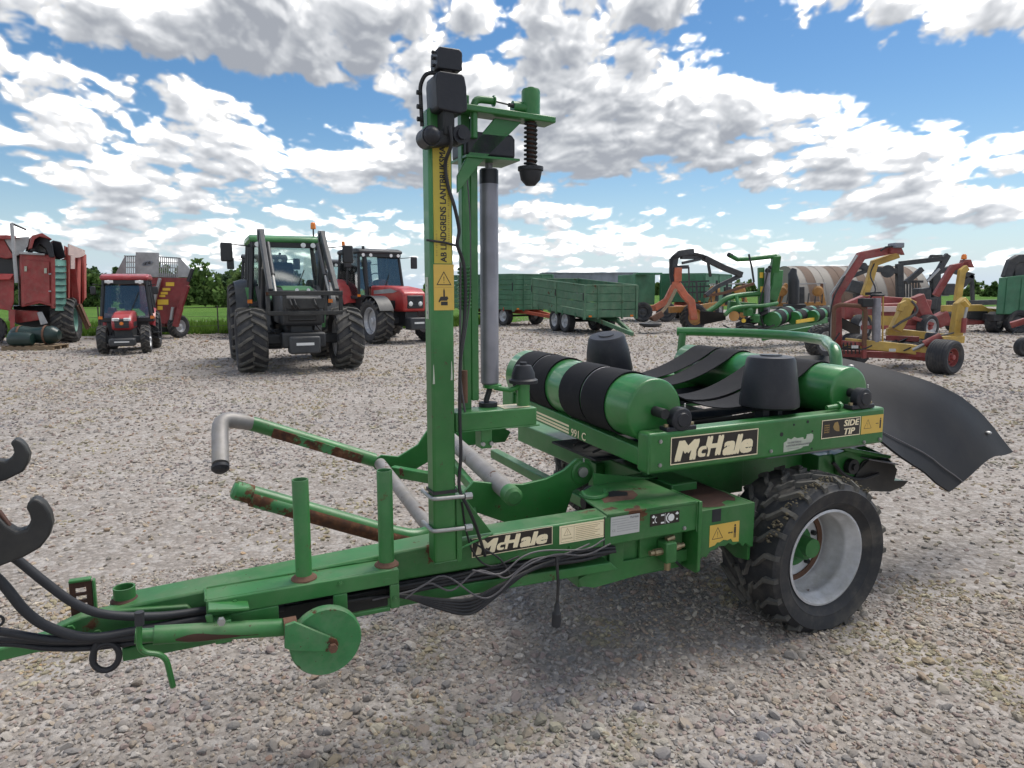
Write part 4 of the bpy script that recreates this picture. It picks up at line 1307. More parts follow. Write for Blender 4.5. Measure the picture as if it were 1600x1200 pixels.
    MB().prism([(-0.60, 0.735), (-0.98, 0.735), (-0.98, 0.80), (-0.60, 0.73)], (0, 0.52, 0), ex, ez, (0, 0.012, 0)).build('rib_plate', G, wr, 0.002)
    # axle box with torn lower edge and bare rusty top
    poly = [(-0.667, 0.690), (-0.667, 0.455), (-0.640, 0.470), (-0.625, 0.462), (-0.600, 0.490), (-0.575, 0.492), (-0.550, 0.505), (-0.515, 0.500), (-0.495, 0.512), (-0.465, 0.496), (-0.430, 0.505), (-0.405, 0.480), (-0.392, 0.495), (-0.365, 0.475), (-0.343, 0.470), (-0.343, 0.690)]
    bx = MB().prism(poly, (0, 0.100, 0), ex, ez, (0, 0.016, 0)).build('axle_box', GO, wr, 0.002)
    MB().prism([(0.117, 0.69), (0.117, 0.40), (0.20, 0.385), (0.30, 0.42), (0.45, 0.46), (0.60, 0.46), (0.60, 0.69)], (-0.359, 0, 0), ey, ez, (0.016, 0, 0)).build('box_side', GO, bx, 0.002)
    MB().box(-0.665, -0.345, 0.118, 0.60, 0.676, 0.6885).build('box_top', GO, bx)
    MB().prism([(-0.655, 0.17), (-0.60, 0.135), (-0.54, 0.120), (-0.50, 0.125), (-0.485, 0.17), (-0.44, 0.185), (-0.41, 0.16), (-0.375, 0.20), (-0.355, 0.30), (-0.36, 0.595), (-0.655, 0.595)], (0, 0, 0.6888), ex, ey, (0, 0, 0.0006)).build('bare_top', 'rust', bx)
    MB().box(-0.600, -0.548, 0.0985, 0.1, 0.628, 0.688).build('black_tab', 'plastic', bx)
    B('box_rear', G, bx, -0.64, 0.05, 0.602, 0.615, 0.56, 0.85, 0.002)
    MB().box(-0.41, -0.388, 0.598, 0.602, 0.785, 0.83).build('black_tag', 'plastic', bx)
    MB().tube([(-0.395 + 0.012 * math.cos(a), 0.595, 0.79 + 0.012 * math.sin(a)) for a in np.linspace(0, 2 * math.pi, 17)], 0.0035, 6).build('tag_ring', 'zinc', bx)
    MB().prism([(0.084, 0.742), (0.084, 0.410), (0.10, 0.398), (0.22, 0.398), (0.30, 0.50), (0.30, 0.742)], (-0.6885, 0, 0), ey, ez, (0.018, 0, 0)).build('end_flange', G, wr, 0.004)
    pb = Panel((-0.523, 0.100, 0.561), ex, ez, 0.176, 0.104)
    pbo = pb.base('warning_sticker', 'st_yellow', bx, [(-0.088, -0.052), (-0.055, -0.046), (-0.042, -0.034), (-0.028, -0.036), (-0.005, -0.027), (0.02, -0.033), (0.040, -0.028), (0.052, -0.046), (0.088, -0.050), (0.088, 0.052), (-0.088, 0.052)])
    mb = MB()
    pb.tri(mb, -0.042, 0.002, 0.038, 0.0028)
    pb.disc(mb, 0.062, 0.034, 0.0055)
    pb.rect(mb, 0.056, 0.068, -0.002, 0.027)
    pb.rect(mb, 0.056, 0.0605, -0.026, -0.002)
    pb.rect(mb, 0.0635, 0.068, -0.026, -0.002)
    pb.rect(mb, 0.025, 0.045, 0.000, 0.004)
    pb.poly(mb, [(0.020, 0.002), (0.028, 0.008), (0.028, -0.004)])
    pb.poly(mb, [(0.050, 0.002), (0.042, -0.004), (0.042, 0.008)])
    mb.build('pictogram', 'ink', pbo, smooth=0)
    # plates below the drawbar
    u1 = MB()
    u1.prism([(-1.115, 0.60), (-1.115, 0.50), (-1.27, 0.45), (-1.26, 0.415), (-1.19, 0.395), (-0.90, 0.415), (-0.68, 0.438), (-0.68, 0.492), (-0.95, 0.492), (-1.04, 0.492), (-1.04, 0.60)], (0, 0.16, 0), ex, ez, (0, 0.014, 0))
    u1.box(-0.955, -0.80, 0.16, 0.174, 0.492, 0.60)
    u1.build('under_plate', GO, wr, 0.003)
    B('under_box', GO, wr, -1.26, -0.70, 0.18, 0.50, 0.40, 0.595, 0.005)
    vb = MB().box(-0.865, -0.805, 0.085, 0.155, 0.475, 0.570).build('valve_block', 'green_old', wr, 0.006)
    for (p0, p1, r) in (((-0.905, 0.12, 0.525), (-0.862, 0.12, 0.525), 0.017), ((-0.93, 0.12, 0.525), (-0.90, 0.12, 0.525), 0.012), ((-0.81, 0.12, 0.530), (-0.765, 0.12, 0.535), 0.016), ((-0.77, 0.12, 0.534), (-0.742, 0.12, 0.536), 0.011), ((-0.835, 0.115, 0.475), (-0.835, 0.115, 0.435), 0.015), ((-0.84, 0.12, 0.575), (-0.80, 0.12, 0.582), 0.013)):
        MB().cyl(p0, p1, r, n=8).build('hose_fitting', 'brass', vb)
    MB().tube([(-0.82, 0.10, 0.49), (-0.77, 0.12, 0.45), (-0.72, 0.15, 0.41)], 0.007, 8).build('valve_lever', 'dark', vb)
    # rear frame
    rf = B('rear_frame', G, wr, -0.42, 0.80, 0.62, 0.76, 0.58, 0.765, 0.008)
    B('rear_cross', G, rf, 0.52, 0.72, 0.50, 2.0, 0.60, 0.74, 0.006)
    MB().prism([(0.62, 0.74), (0.86, 0.775), (1.05, 0.70), (1.16, 0.62), (1.14, 0.52), (1.28, 0.505), (1.15, 0.475), (0.85, 0.525), (0.66, 0.60)], (0, 0.48, 0), ex, ez, (0, 0.10, 0)).build('tail_bracket', G, rf, 0.006)
    MB().obox((0.62, 0.46, 0.79), (1.02, 0.46, 0.70), 0.09, 0.02).build('tail_strip', G, rf, 0.003)
    MB().ring((0.88, 0.470, 0.63), (0.88, 0.478, 0.63), 0.055, 0.047, 28).build('hose_arc', 'dark', rf)
    MB().tube([(0.66, 0.56, 0.77), (0.66, 0.555, 0.72)], 0.004, 6).lathe([(0.013, 0), (0.016, 0.02), (0.008, 0.045)], (0.66, 0.555, 0.685), ez, 12).build('plug', 'zinc', rf)
    MB().prism([(0.80, 0.62), (0.90, 0.69), (1.06, 0.68), (1.15, 0.60), (1.13, 0.53), (1.26, 0.515), (1.22, 0.485), (1.10, 0.465), (0.86, 0.50), (0.78, 0.55)], (0, 0.462, 0), ex, ez, (0, 0.016, 0)).build('tail_hook_recess', 'hook', rf, 0.003)  # dark hook whose plate also paints in the shaded cavity of the tail
    MB().cyl((0.74, 0.472, 0.665), (0.74, 0.44, 0.665), 0.045, n=18).cyl((0.74, 0.44, 0.665), (0.74, 0.425, 0.665), 0.02, n=8).build('tail_pivot', 'dark', rf)
    MB().obox((0.84, 0.455, 0.705), (1.10, 0.455, 0.645), 0.07, 0.008).build('tail_lip', 'grey_roll', rf, 0.002)
    MB().tube([(0.60, 0.47, 0.70), (0.68, 0.45, 0.62), (0.80, 0.44, 0.585), (0.95, 0.44, 0.60)], 0.012, 8, smooth=4).build('tail_hose', 'cable', rf)
    MB().obox((0.40, 0.52, 0.785), (0.70, 0.50, 0.800), 0.03, 0.014).build('film_scrap', 'white', rf, 0.002)
    B('belt_guard', 'grey_roll', wr, -0.10, 0.62, 0.28, 0.42, 0.835, 0.845, 0.003)

    # ---------- wheels and axle
    MB().cyl((0.08, 0.12, 0.385), (0.08, 2.10, 0.385), 0.05, n=16).build('axle', GO, wr)
    wh = wheel(wr, (0.085, 0.190, 0.366), 0.412, 0.385, 0.234, 'rim_grey', 'rubber', 0.024, 21, 'hook', -1, 0.62, 0.062, 'green_old', 5, 72, lug_w=0.036)
    MB().ring((0.08, 0.19 + 0.052, 0.366), (0.08, 0.19 + 0.044, 0.366), 0.196, 0.168, 48).build('rust_ring', 'rust_lite', wh)
    MB().lathe([(0.11, 0.0), (0.11, 0.012), (0.05, 0.016)], (0.08, 0.19 + 0.052, 0.366), (0, -1, 0), 28).build('hub_flange', 'green_old', wh)
    wheel(wr, (0.08, 2.02, 0.366), 0.405, 0.38, 0.232, 'rim_grey', 'rubber', 0.026, 22, 'hook', 1, 0.5, 0.062, 'green_old', 5, 40, lug_w=0.036)

    # ---------- table: side rails, rollers, belts, cones
    tilt = 0.018

    def zt(b, z):
        return z + tilt * (b - 0.2)
    rl = MB().prism([(-0.893, 0.862), (0.655, 0.865), (0.650, 1.063), (-0.893, 1.050)], (0, 0.200, 0), ex, ez, (0, 0.09, 0)).build('side_rail', G, wr, 0.014, seg=3)
    MB().prism([(-0.86, 0.88), (0.64, 0.88), (0.64, 1.09), (-0.86, 1.08)], (0, 1.72, 0), ex, ez, (0, 0.09, 0)).build('side_rail', G, wr, 0.012)
    cr = MB().prism([(0.292, 0.882), (1.715, 0.922), (1.715, 1.035), (0.292, 0.968)], (-0.885, 0, 0), ey, ez, (0.06, 0, 0)).build('cross_rail', G, wr, 0.006)
    MB().prism([(0.292, 0.882), (1.715, 0.912), (1.715, 1.02), (0.292, 0.99)], (0.55, 0, 0), ey, ez, (0.06, 0, 0)).build('cross_rail', G, wr, 0.006)
    MB().box(-0.90, -0.84, 1.64, 1.80, 0.92, 1.06).build('rail_corner', G, wr, 0.006)
    B('table_pan', 'dark', wr, -0.60, 0.54, 0.31, 1.71, 0.845, 0.855)
    MB().box(-0.80, -0.60, 0.80, 1.30, 0.775, 0.79).build('table_gear_plate', 'dark', wr, 0.004)
    MB().cyl((-0.12, 1.0, 0.62), (-0.12, 1.0, 0.845), 0.30, n=36).build('turntable', 'dark', wr)
    for i in range(3):
        MB().tube([(-0.82, 0.80 + 0.1 * i, 0.83), (-0.74, 0.76 + 0.12 * i, 0.86), (-0.66, 0.72 + 0.1 * i, 0.82), (-0.62, 0.60, 0.80)], 0.007, 6, smooth=4).build('hose', 'cable', wr)
    # cream stripes and model number on the front rail
    for zz in (0.0, -0.020, -0.037):
        MB().prism([(0.94, 0.947 + zz), (1.42, 0.966 + zz), (1.42, 0.977 + zz), (0.94, 0.958 + zz)], (-0.8853, 0, 0), ey, ez, (-0.0012, 0, 0)).build('cream_stripe', 'st_cream', cr)
    mp = Panel((-0.8853, 0.835, 0.926), (0, -1, 0), (0, -0.03, 1), 0.16, 0.05)
    mb = MB()
    mp.text(mb, '991 C', 0, 0, 0.155, 0.042, 0.02)
    mb.build('model_number', 'st_cream', cr, smooth=0)
    # rollers
    rollers = []
    for (a, zc, rr) in ((-0.79, 1.132, 0.152), (0.49, 1.140, 0.138)):
        p0, p1 = V(a, 0.300, zc), V(a, 1.665, zc + 0.024)
        L = (p1 - p0).length
        ro = MB().lathe([(0, 0.0), (rr - 0.014, 0.0), (rr - 0.004, 0.003), (rr, 0.012), (rr, L - 0.012), (rr - 0.01, L), (0, L)], p0, p1 - p0, 56).build('roller', 'green_roller', wr, smooth=50)
        MB().cyl(V(a, 0.22, zc - 0.003), V(a, 0.32, zc), 0.024, n=16).build('roller_shaft', 'dark', ro)
        rollers.append(ro)
    # bearings on the near rail
    for (a, zc) in ((-0.79 + 0.085, 1.100), (0.49, 1.118)):
        bb = MB().lathe([(0.0, 0), (0.030, 0), (0.034, 0.006), (0.050, 0.008), (0.056, 0.014), (0.056, 0.055), (0.046, 0.06), (0, 0.06)], (a, 0.192, zc), ey, 28).build('bearing', 'plastic', wr)
        MB().obox((a - 0.085, 0.235, zc - 0.043), (a + 0.085, 0.235, zc - 0.043), 0.06, 0.022).build('bearing_foot', 'plastic', bb, 0.004)
        for s in (-0.072, 0.072):
            MB().cyl((a + s, 0.228, zc - 0.035), (a + s, 0.228, zc - 0.020), 0.012, n=6).build('bearing_bolt', 'brass', bb)
    MB().cyl((0.25, 0.235, 1.082), (0.36, 0.235, 1.088), 0.012, n=10).cyl((0.33, 0.235, 1.087), (0.345, 0.235, 1.088), 0.022, n=10).build('tension_screw', G, wr)
    # belts: loops over both rollers that sag between them
    def belt(b0, b1, sag, mat='belt', lift=0.0035):
        path = []
        zc1, zc2, r1, r2 = zt(b0, 1.132), zt(b0, 1.140), 0.152 + lift, 0.138 + lift
        for i in range(19):
            t = R(250 - i * (250 - 62) / 18)
            path.append((-0.79 + r1 * math.cos(t), zc1 + r1 * math.sin(t)))
        e = path[-1]
        s2 = (0.49 + r2 * math.cos(R(118)), zc2 + r2 * math.sin(R(118)))
        for i in range(1, 20):
            t = i / 20
            path.append((e[0] + (s2[0] - e[0]) * t, e[1] + (s2[1] - e[1]) * t - sag * (math.sin(math.pi * t) ** 0.9)))
        for i in range(17):
            t = R(118 - i * (118 + 75) / 16)
            path.append((0.49 + r2 * math.cos(t), zc2 + r2 * math.sin(t)))
        m = len(path)
        for i in range(1, 8):
            t = i / 8
            a0, a1 = path[m - 1], path[0]
            path.append((a0[0] + (a1[0] - a0[0]) * t, a0[1] + (a1[1] - a0[1]) * t - 0.03 * math.sin(math.pi * t)))
        rows = []
        for (x, z) in path + [path[0]]:
            rows.append([(x, b0 + (b1 - b0) * j / 3, z) for j in range(4)])
        MB().sheet(rows, 0.005).build('belt', mat, wr, smooth=60)
    belt(0.495, 0.712, 0.205)
    belt(0.728, 0.945, 0.20)
    belt(1.115, 1.310, 0.18)
    belt(1.326, 1.545, 0.17)
    # grey line between the paired belts
    for b in (0.720, 1.318):
        MB().lathe([(0.1535, -0.004), (0.156, 0), (0.1535, 0.004)], (-0.79, b, zt(b, 1.132)), ey, 48).build('belt_seam', 'grey_roll', rollers[0])
    # black plastic cones either side
    cn = MB().lathe([(0.0, -0.01), (0.135, -0.01), (0.148, 0.0), (0.150, 0.02), (0.132, 0.16), (0.122, 0.235), (0.115, 0.250), (0.100, 0.256), (0.055, 0.256), (0.053, 0.263), (0.0, 0.263)], (-0.03, 0.355, 1.098), (0.01, 0.02, 1), 48).build('cone', 'plastic', wr, smooth=40)
    MB().box(-0.10, -0.06, 0.32, 0.38, 1.03, 1.10).box(0.0, 0.03, 0.32, 0.38, 1.03, 1.10).build('cone_foot', 'plastic', cn)
    MB().lathe([(0.0, -0.03), (0.150, -0.03), (0.158, 0.0), (0.140, 0.14), (0.122, 0.225), (0.112, 0.238), (0.052, 0.240), (0.050, 0.247), (0.0, 0.247)], (-0.17, 1.66, 1.155), (-0.20, -0.12, 1), 44).build('cone', 'plastic', wr, smooth=40)
    # hoop at the far rear
    MB().tube(fillet([(0.87, 2.28, 1.350), (0.98, 2.18, 1.352), (1.22, 1.85, 1.352), (1.30, 1.45, 1.352), (1.15, 1.05, 1.352), (0.88, 0.80, 1.352), (0.70, 0.585, 1.34), (0.66, 0.53, 1.17)], 0.22, 6), 0.035, 18).build('hoop', 'green_roller', wr)
    MB().cyl((0.84, 2.22, 0.90), (0.88, 2.22, 1.34), 0.03, n=12).build('hoop_post', G, wr)
    B('hoop_bracket', G, wr, 0.62, 0.86, 1.90, 2.25, 0.80, 0.92, 0.006)
    # rear rubber fall sheet: drops off the rear roller and curls
    near = [(0.56, 0.27, 0.935), (0.78, 0.26, 0.815), (1.03, 0.25, 0.66), (1.18, 0.245, 0.575), (1.32, 0.24, 0.490)]
    far = [(0.52, 0.95, 1.262), (1.02, 0.90, 1.262), (1.66, 0.64, 1.105), (2.06, 0.56, 0.885), (2.34, 0.48, 0.600)]
    nr, nc = 21, 15
    rows = []
    ns, fs_ = spline([V(*p) for p in near], 7), spline([V(*p) for p in far], 7)
    for i in range(nr):
        a = ns[min(len(ns) - 1, round(i * (len(ns) - 1) / (nr - 1)))]
        c = fs_[min(len(fs_) - 1, round(i * (len(fs_) - 1) / (nr - 1)))]
        row = []
        for j in range(nc):
            t = j / (nc - 1)
            p = a.lerp(c, t)
            s = i / (nr - 1)
            p.z += (-0.02 + 0.075 * s) * math.sin(math.pi * t) + 0.012 * math.sin(9 * t + 3 * s) + 0.006 * math.sin(14 * s + 4 * t)
            p.x += 0.04 * s * math.sin(math.pi * t)
            row.append(p)
        rows.append(row)
    sh = MB().sheet(rows, -0.012).build('rubber_sheet', 'flap', wr, smooth=60)
    for (i, j) in ((6, 12), (17, 11)):
        p = rows[i][j]
        MB().ball(p + V(0, -0.008, 0.008), 0.020, 12, 0.6).build('sheet_bolt', 'zinc', sh)
    MB().tube([rows[i][2] + V(0, -0.006, 0.006) for i in range(0, nr, 2)], 0.004, 6).build('sheet_crease', 'cable_grey', sh)

    # ---------- stickers on the near rail
    def brand(c, w, h, parent, nrm_u=ex):
        p = Panel(c, nrm_u, (0, 0, 1), w, h)
        o = p.base('brand_sticker', 'st_black', parent)
        mb = MB()
        p.frame(mb, 0.0, h * 0.035)
        x0 = -w * 0.445
        # slanted capitals with the small c tucked between them
        p.text(mb, 'M', x0 + w * 0.125, -h * 0.02, w * 0.272, h * 0.74, 0.075, 0.22)
        p.text(mb, 'H', x0 + w * 0.425, h * 0.03, w * 0.225, h * 0.74, 0.075, 0.22)
        p.text(mb, 'ale', x0 + w * 0.705, -h * 0.015, w * 0.355, h * 0.74, 0.070, 0.22)
        mb.build('brand_lettering', 'st_cream', o, smooth=0)
        m2 = MB()
        p.disc(m2, x0 + w * 0.290, -h * 0.13, h * 0.27, lift=0.0022)  # printed black disc that clears the capitals round the small c
        m2.build('letter_backing', 'st_black', o, smooth=0)
        m3 = MB()
        p.text(m3, 'c', x0 + w * 0.290, -h * 0.13, w * 0.098, h * 0.40, 0.09, 0.22, 0.0026)
        m3.build('small_letter', 'st_cream', o, smooth=0)
        return o
    brand((-0.509, 0.200, 0.958), 0.524, 0.130, rl)
    brand((-1.612, 0.100, 0.694), 0.356, 0.077, db)
    pd = Panel((0.3225, 0.200, 0.978), ex, ez, 0.283, 0.098)
    pdo = pd.base('side_tip_sticker', 'st_black', rl)
    mb = MB()
    pd.frame(mb, 0.0, 0.004)
    pd.text(mb, 'SIDE', 0.075, 0.022, 0.115, 0.034, 0.045, 0.18)
    pd.text(mb, 'TIP', 0.062, -0.023, 0.082, 0.034, 0.045, 0.18)
    mb.build('lettering', 'st_cream', pdo, smooth=0)
    mb = MB()
    for i in range(4):
        pd.rect(mb, -0.122, -0.088, -0.018 + i * 0.012, -0.014 + i * 0.012)
        pd.rect(mb, -0.122 + i * 0.011, -0.120 + i * 0.011, -0.022, 0.024)
    pd.poly(mb, [(-0.060, 0.010), (-0.050, 0.030), (-0.028, 0.034), (-0.016, 0.010), (-0.012, -0.018), (-0.034, -0.016), (-0.052, -0.006)])
    mb.build('bale_pictogram', 'ink_brown', pdo, smooth=0)
    pw = Panel((0.556, 0.200, 0.977), ex, ez, 0.166, 0.098)
    pwo = pw.base('warning_sticker', 'st_yellow', rl)
    mb = MB()
    pw.tri(mb, -0.035, -0.004, 0.034, 0.0022)
    pw.disc(mb, 0.062, 0.026, 0.005)
    pw.rect(mb, 0.056, 0.068, -0.026, 0.020)
    pw.rect(mb, 0.026, 0.047, 0.000, 0.004)
    mb.build('pictogram', 'ink', pwo, smooth=0)
    po_ = Panel((0.025, 0.200, 0.925), ex, ez, 0.20, 0.08)
    poo = po_.base('peeling_sticker', 'peel', rl, [(-0.10, -0.040), (-0.02, -0.036), (0.02, -0.030), (0.035, -0.022), (0.07, -0.022), (0.075, -0.008), (0.09, -0.004), (0.10, 0.014), (0.098, 0.036), (0.085, 0.040), (0.055, 0.038), (0.05, 0.016), (0.035, 0.014), (0.03, 0.026), (-0.01, 0.024), (-0.03, 0.032), (-0.05, 0.022), (-0.075, 0.030), (-0.082, 0.016), (-0.10, 0.008)])
    mb = MB()
    po_.text(mb, 'AB LINDGRENS', -0.030, 0.006, 0.095, 0.009, 0.02)
    po_.text(mb, 'LANTBRUKSMASKINER', -0.002, -0.009, 0.165, 0.009, 0.02)
    po_.rect(mb, -0.075, 0.005, -0.0265, -0.0245)
    mb.build('lettering', 'ink_grey', poo, smooth=0)
    for (a, z, r) in ((-0.092, 0.978, 0.011), (-0.012, 1.02, 0.006), (0.082, 1.028, 0.008), (0.118, 0.976, 0.005), (0.12, 0.885, 0.006)):
        MB().cyl((a, 0.2005, z), (a, 0.1985, z), r, n=16).build('drilled_hole', 'dark', rl)
    # stickers on the drawbar
    p1 = Panel((-1.291, 0.100, 0.687), ex, ez, 0.220, 0.077)
    p1o = p1.base('danger_sticker', 'st_cream', db)
    mb = MB()
    p1.frame(mb, 0.006, 0.0015)
    p1.tri(mb, -0.073, 0.006, 0.021, 0.0016)
    p1.text(mb, 'DANGER', -0.073, -0.018, 0.05, 0.007, 0.01)
    p1.rect(mb, -0.042, -0.0405, -0.032, 0.032)
    for i in range(7):
        p1.rect(mb, -0.034, 0.085 - 0.012 * (i % 3), 0.022 - i * 0.0078, 0.0240 - i * 0.0078)
    mb.build('print', 'ink_brown', p1o, smooth=0)
    p2 = Panel((-1.078, 0.100, 0.686), ex, ez, 0.148, 0.084)
    p2o = p2.base('type_plate', 'st_white', db)
    mb = MB()
    p2.text(mb, 'McHale', 0.046, 0.031, 0.046, 0.010, 0.03)
    p2.text(mb, 'CE', -0.058, -0.018, 0.016, 0.011, 0.01)
    for i in range(6):
        p2.rect(mb, -0.068 + 0.026 * (i > 2), 0.066 - 0.05 * (i < 2), 0.030 - i * 0.011, 0.0315 - i * 0.011)
    mb.build('print', 'ink_grey', p2o, smooth=0)
    p3 = Panel((-0.868, 0.100, 0.685), ex, ez, 0.158, 0.055)
    p3o = p3.base('control_sticker', 'st_black', db)
    mb = MB()
    p3.disc(mb, 0.034, 0.0, 0.017)
    p3.rect(mb, -0.022, -0.004, 0.014, 0.021)
    p3.rect(mb, -0.022, -0.004, -0.021, -0.014)
    for i in range(8):
        a0, a1 = R(110 + i * 18), R(110 + (i + 1) * 18)
        for cx, cy, r in ((-0.040, 0.0, 0.016), (0.030, 0.0, 0.025)):
            p3.poly(mb, [(cx + r * math.cos(a0), cy + r * math.sin(a0)), (cx + r * math.cos(a1), cy + r * math.sin(a1)), (cx + r * 0.78 * math.cos(a1), cy + r * 0.78 * math.sin(a1)), (cx + r * 0.78 * math.cos(a0), cy + r * 0.78 * math.sin(a0))])
    for cx in (-0.062, 0.066):
        p3.poly(mb, [(cx - 0.010, 0.014), (cx, 0.024), (cx + 0.010, 0.014), (cx, 0.009)])
        p3.rect(mb, cx - 0.004, cx + 0.004, -0.014, -0.007)
    p3.rect(mb, 0.0, 0.0015, -0.025, 0.025)
    mb.build('pictogram', 'white', p3o, smooth=0)
    MB().box(-1.186, -1.181, 0.0975, 0.10, 0.602, 0.735).build('strap', 'cable', wr)

    # ---------- cables along the drawbar
    rnd = random.Random(4)
    for i in range(6):
        z0 = 0.600 - 0.013 * (i % 3)
        b0 = 0.110 + 0.018 * (i // 3)
        pts = [(-3.0 + 1.88 * t / 12, b0 + rnd.uniform(-0.006, 0.006), z0 - 0.002 - 0.014 * abs(math.sin(1.1 * t + i)) + rnd.uniform(-0.006, 0.006)) for t in range(13)]
        MB().tube(pts, 0.009, 8, smooth=3).build('hydraulic_hose', 'cable', wr)
    for i in range(5):
        d = 0.05 + 0.014 * i
        pts = [(-2.30, 0.075, 0.585), (-2.10, 0.06, 0.575), (-1.95, 0.05, 0.562 - d * 0.55), (-1.82, 0.05, 0.560 - d), (-1.70, 0.055, 0.565 - d * 0.55), (-1.56, 0.075, 0.568), (-1.40, 0.10, 0.585)]
        MB().tube(pts, 0.008, 8, smooth=4).build('hanging_hose', 'cable', wr)
    for pts in ([(-2.08, 0.03, 0.572), (-1.99, 0.03, 0.615), (-1.90, 0.03, 0.57), (-1.80, 0.03, 0.628), (-1.72, 0.035, 0.60), (-1.66, 0.04, 0.575), (-1.55, 0.05, 0.625), (-1.40, 0.06, 0.62), (-1.28, 0.06, 0.645)],
                [(-2.20, 0.03, 0.59), (-2.04, 0.03, 0.60), (-1.93, 0.025, 0.635), (-1.80, 0.025, 0.53), (-1.72, 0.03, 0.52), (-1.60, 0.04, 0.60), (-1.45, 0.05, 0.630), (-1.30, 0.06, 0.60), (-1.17, 0.07, 0.625)],
                [(-1.82, 0.02, 0.64), (-1.70, 0.03, 0.60), (-1.60, 0.045, 0.645), (-1.50, 0.05, 0.655), (-1.30, 0.06, 0.625), (-1.20, 0.07, 0.65)]):
        MB().tube(pts, 0.0036, 8, smooth=5).build('thin_cable', 'cable_grey', wr)
    for pts in ([(-1.80, 0.09, 0.735), (-1.76, 0.085, 0.70), (-1.68, 0.07, 0.64), (-1.63, 0.06, 0.55)], [(-1.87, -0.01, 0.92), (-1.84, 0.03, 0.80), (-1.79, 0.07, 0.68), (-1.72, 0.07, 0.62), (-1.60, 0.07, 0.64)]):
        MB().tube(pts, 0.004, 8, smooth=5).build('thin_cable', 'cable', wr)
    MB().tube([(-1.435, 0.06, 0.62), (-1.437, 0.05, 0.57), (-1.432, 0.05, 0.50), (-1.436, 0.05, 0.42)], 0.0065, 8, smooth=4).build('plug_lead', 'cable', wr)
    MB().lathe([(0, 0), (0.018, 0.0), (0.0195, 0.01), (0.0195, 0.055), (0.012, 0.065), (0.0115, 0.085), (0.0075, 0.10)], (-1.440, 0.05, 0.322), (0.04, 0, 1), 14).build('plug', 'rubber_clean', wr)
    # thick hoses that leave towards the tractor
    for pts, r in (([(-3.30, -0.06, 1.02), (-3.241, 0.0, 0.936), (-3.17, 0.0, 0.846), (-3.096, 0.0, 0.762), (-3.017, 0.02, 0.705), (-2.879, 0.05, 0.66), (-2.72, 0.075, 0.64), (-2.5, 0.08, 0.62)], 0.0135),
                   ([(-3.36, -0.02, 1.00), (-3.277, 0.0, 0.869), (-3.224, 0.0, 0.767), (-3.165, 0.0, 0.702), (-3.07, 0.0, 0.652), (-2.952, 0.03, 0.634), (-2.78, 0.06, 0.62), (-2.5, 0.08, 0.60)], 0.0145),
                   ([(-3.5, -0.02, 0.80), (-3.36, 0.0, 0.740), (-3.289, 0.0, 0.719), (-3.168, 0.0, 0.668), (-3.038, 0.01, 0.636), (-2.9, 0.04, 0.61), (-2.6, 0.08, 0.59)], 0.012),
                   ([(-3.5, 0.0, 0.74), (-3.36, 0.01, 0.705), (-3.27, 0.02, 0.682), (-3.15, 0.03, 0.642), (-3.0, 0.04, 0.612), (-2.8, 0.06, 0.60)], 0.011),
                   ([(-3.5, 0.03, 0.70), (-3.292, 0.03, 0.668), (-3.18, 0.03, 0.628), (-3.05, 0.035, 0.600), (-2.85, 0.05, 0.585)], 0.009)):
        MB().tube(pts, r, 12, smooth=5).build('hydraulic_hose', 'rubber_clean', wr)
    loop = [(-3.035 + 0.036 * math.cos(a), 0.02, 0.572 + 0.044 * math.sin(a)) for a in np.linspace(0, 2 * math.pi, 21)]
    MB().tube(loop[:-1], 0.0095, 10, closed=True).build('hose_loop', 'rubber_clean', wr)
    MB().tube([(-3.05, 0.02, 0.63), (-3.065, 0.02, 0.60), (-3.07, 0.02, 0.56)], 0.010, 10).build('hose_tail', 'rubber_clean', wr)
    MB().tube([(-3.30 + 0.022 * math.cos(a), 0.0, 0.752 + 0.018 * math.sin(a)) for a in np.linspace(0, 2 * math.pi, 17)][:-1], 0.004, 8, closed=True).build('ring', 'cable', wr)


wrapper()


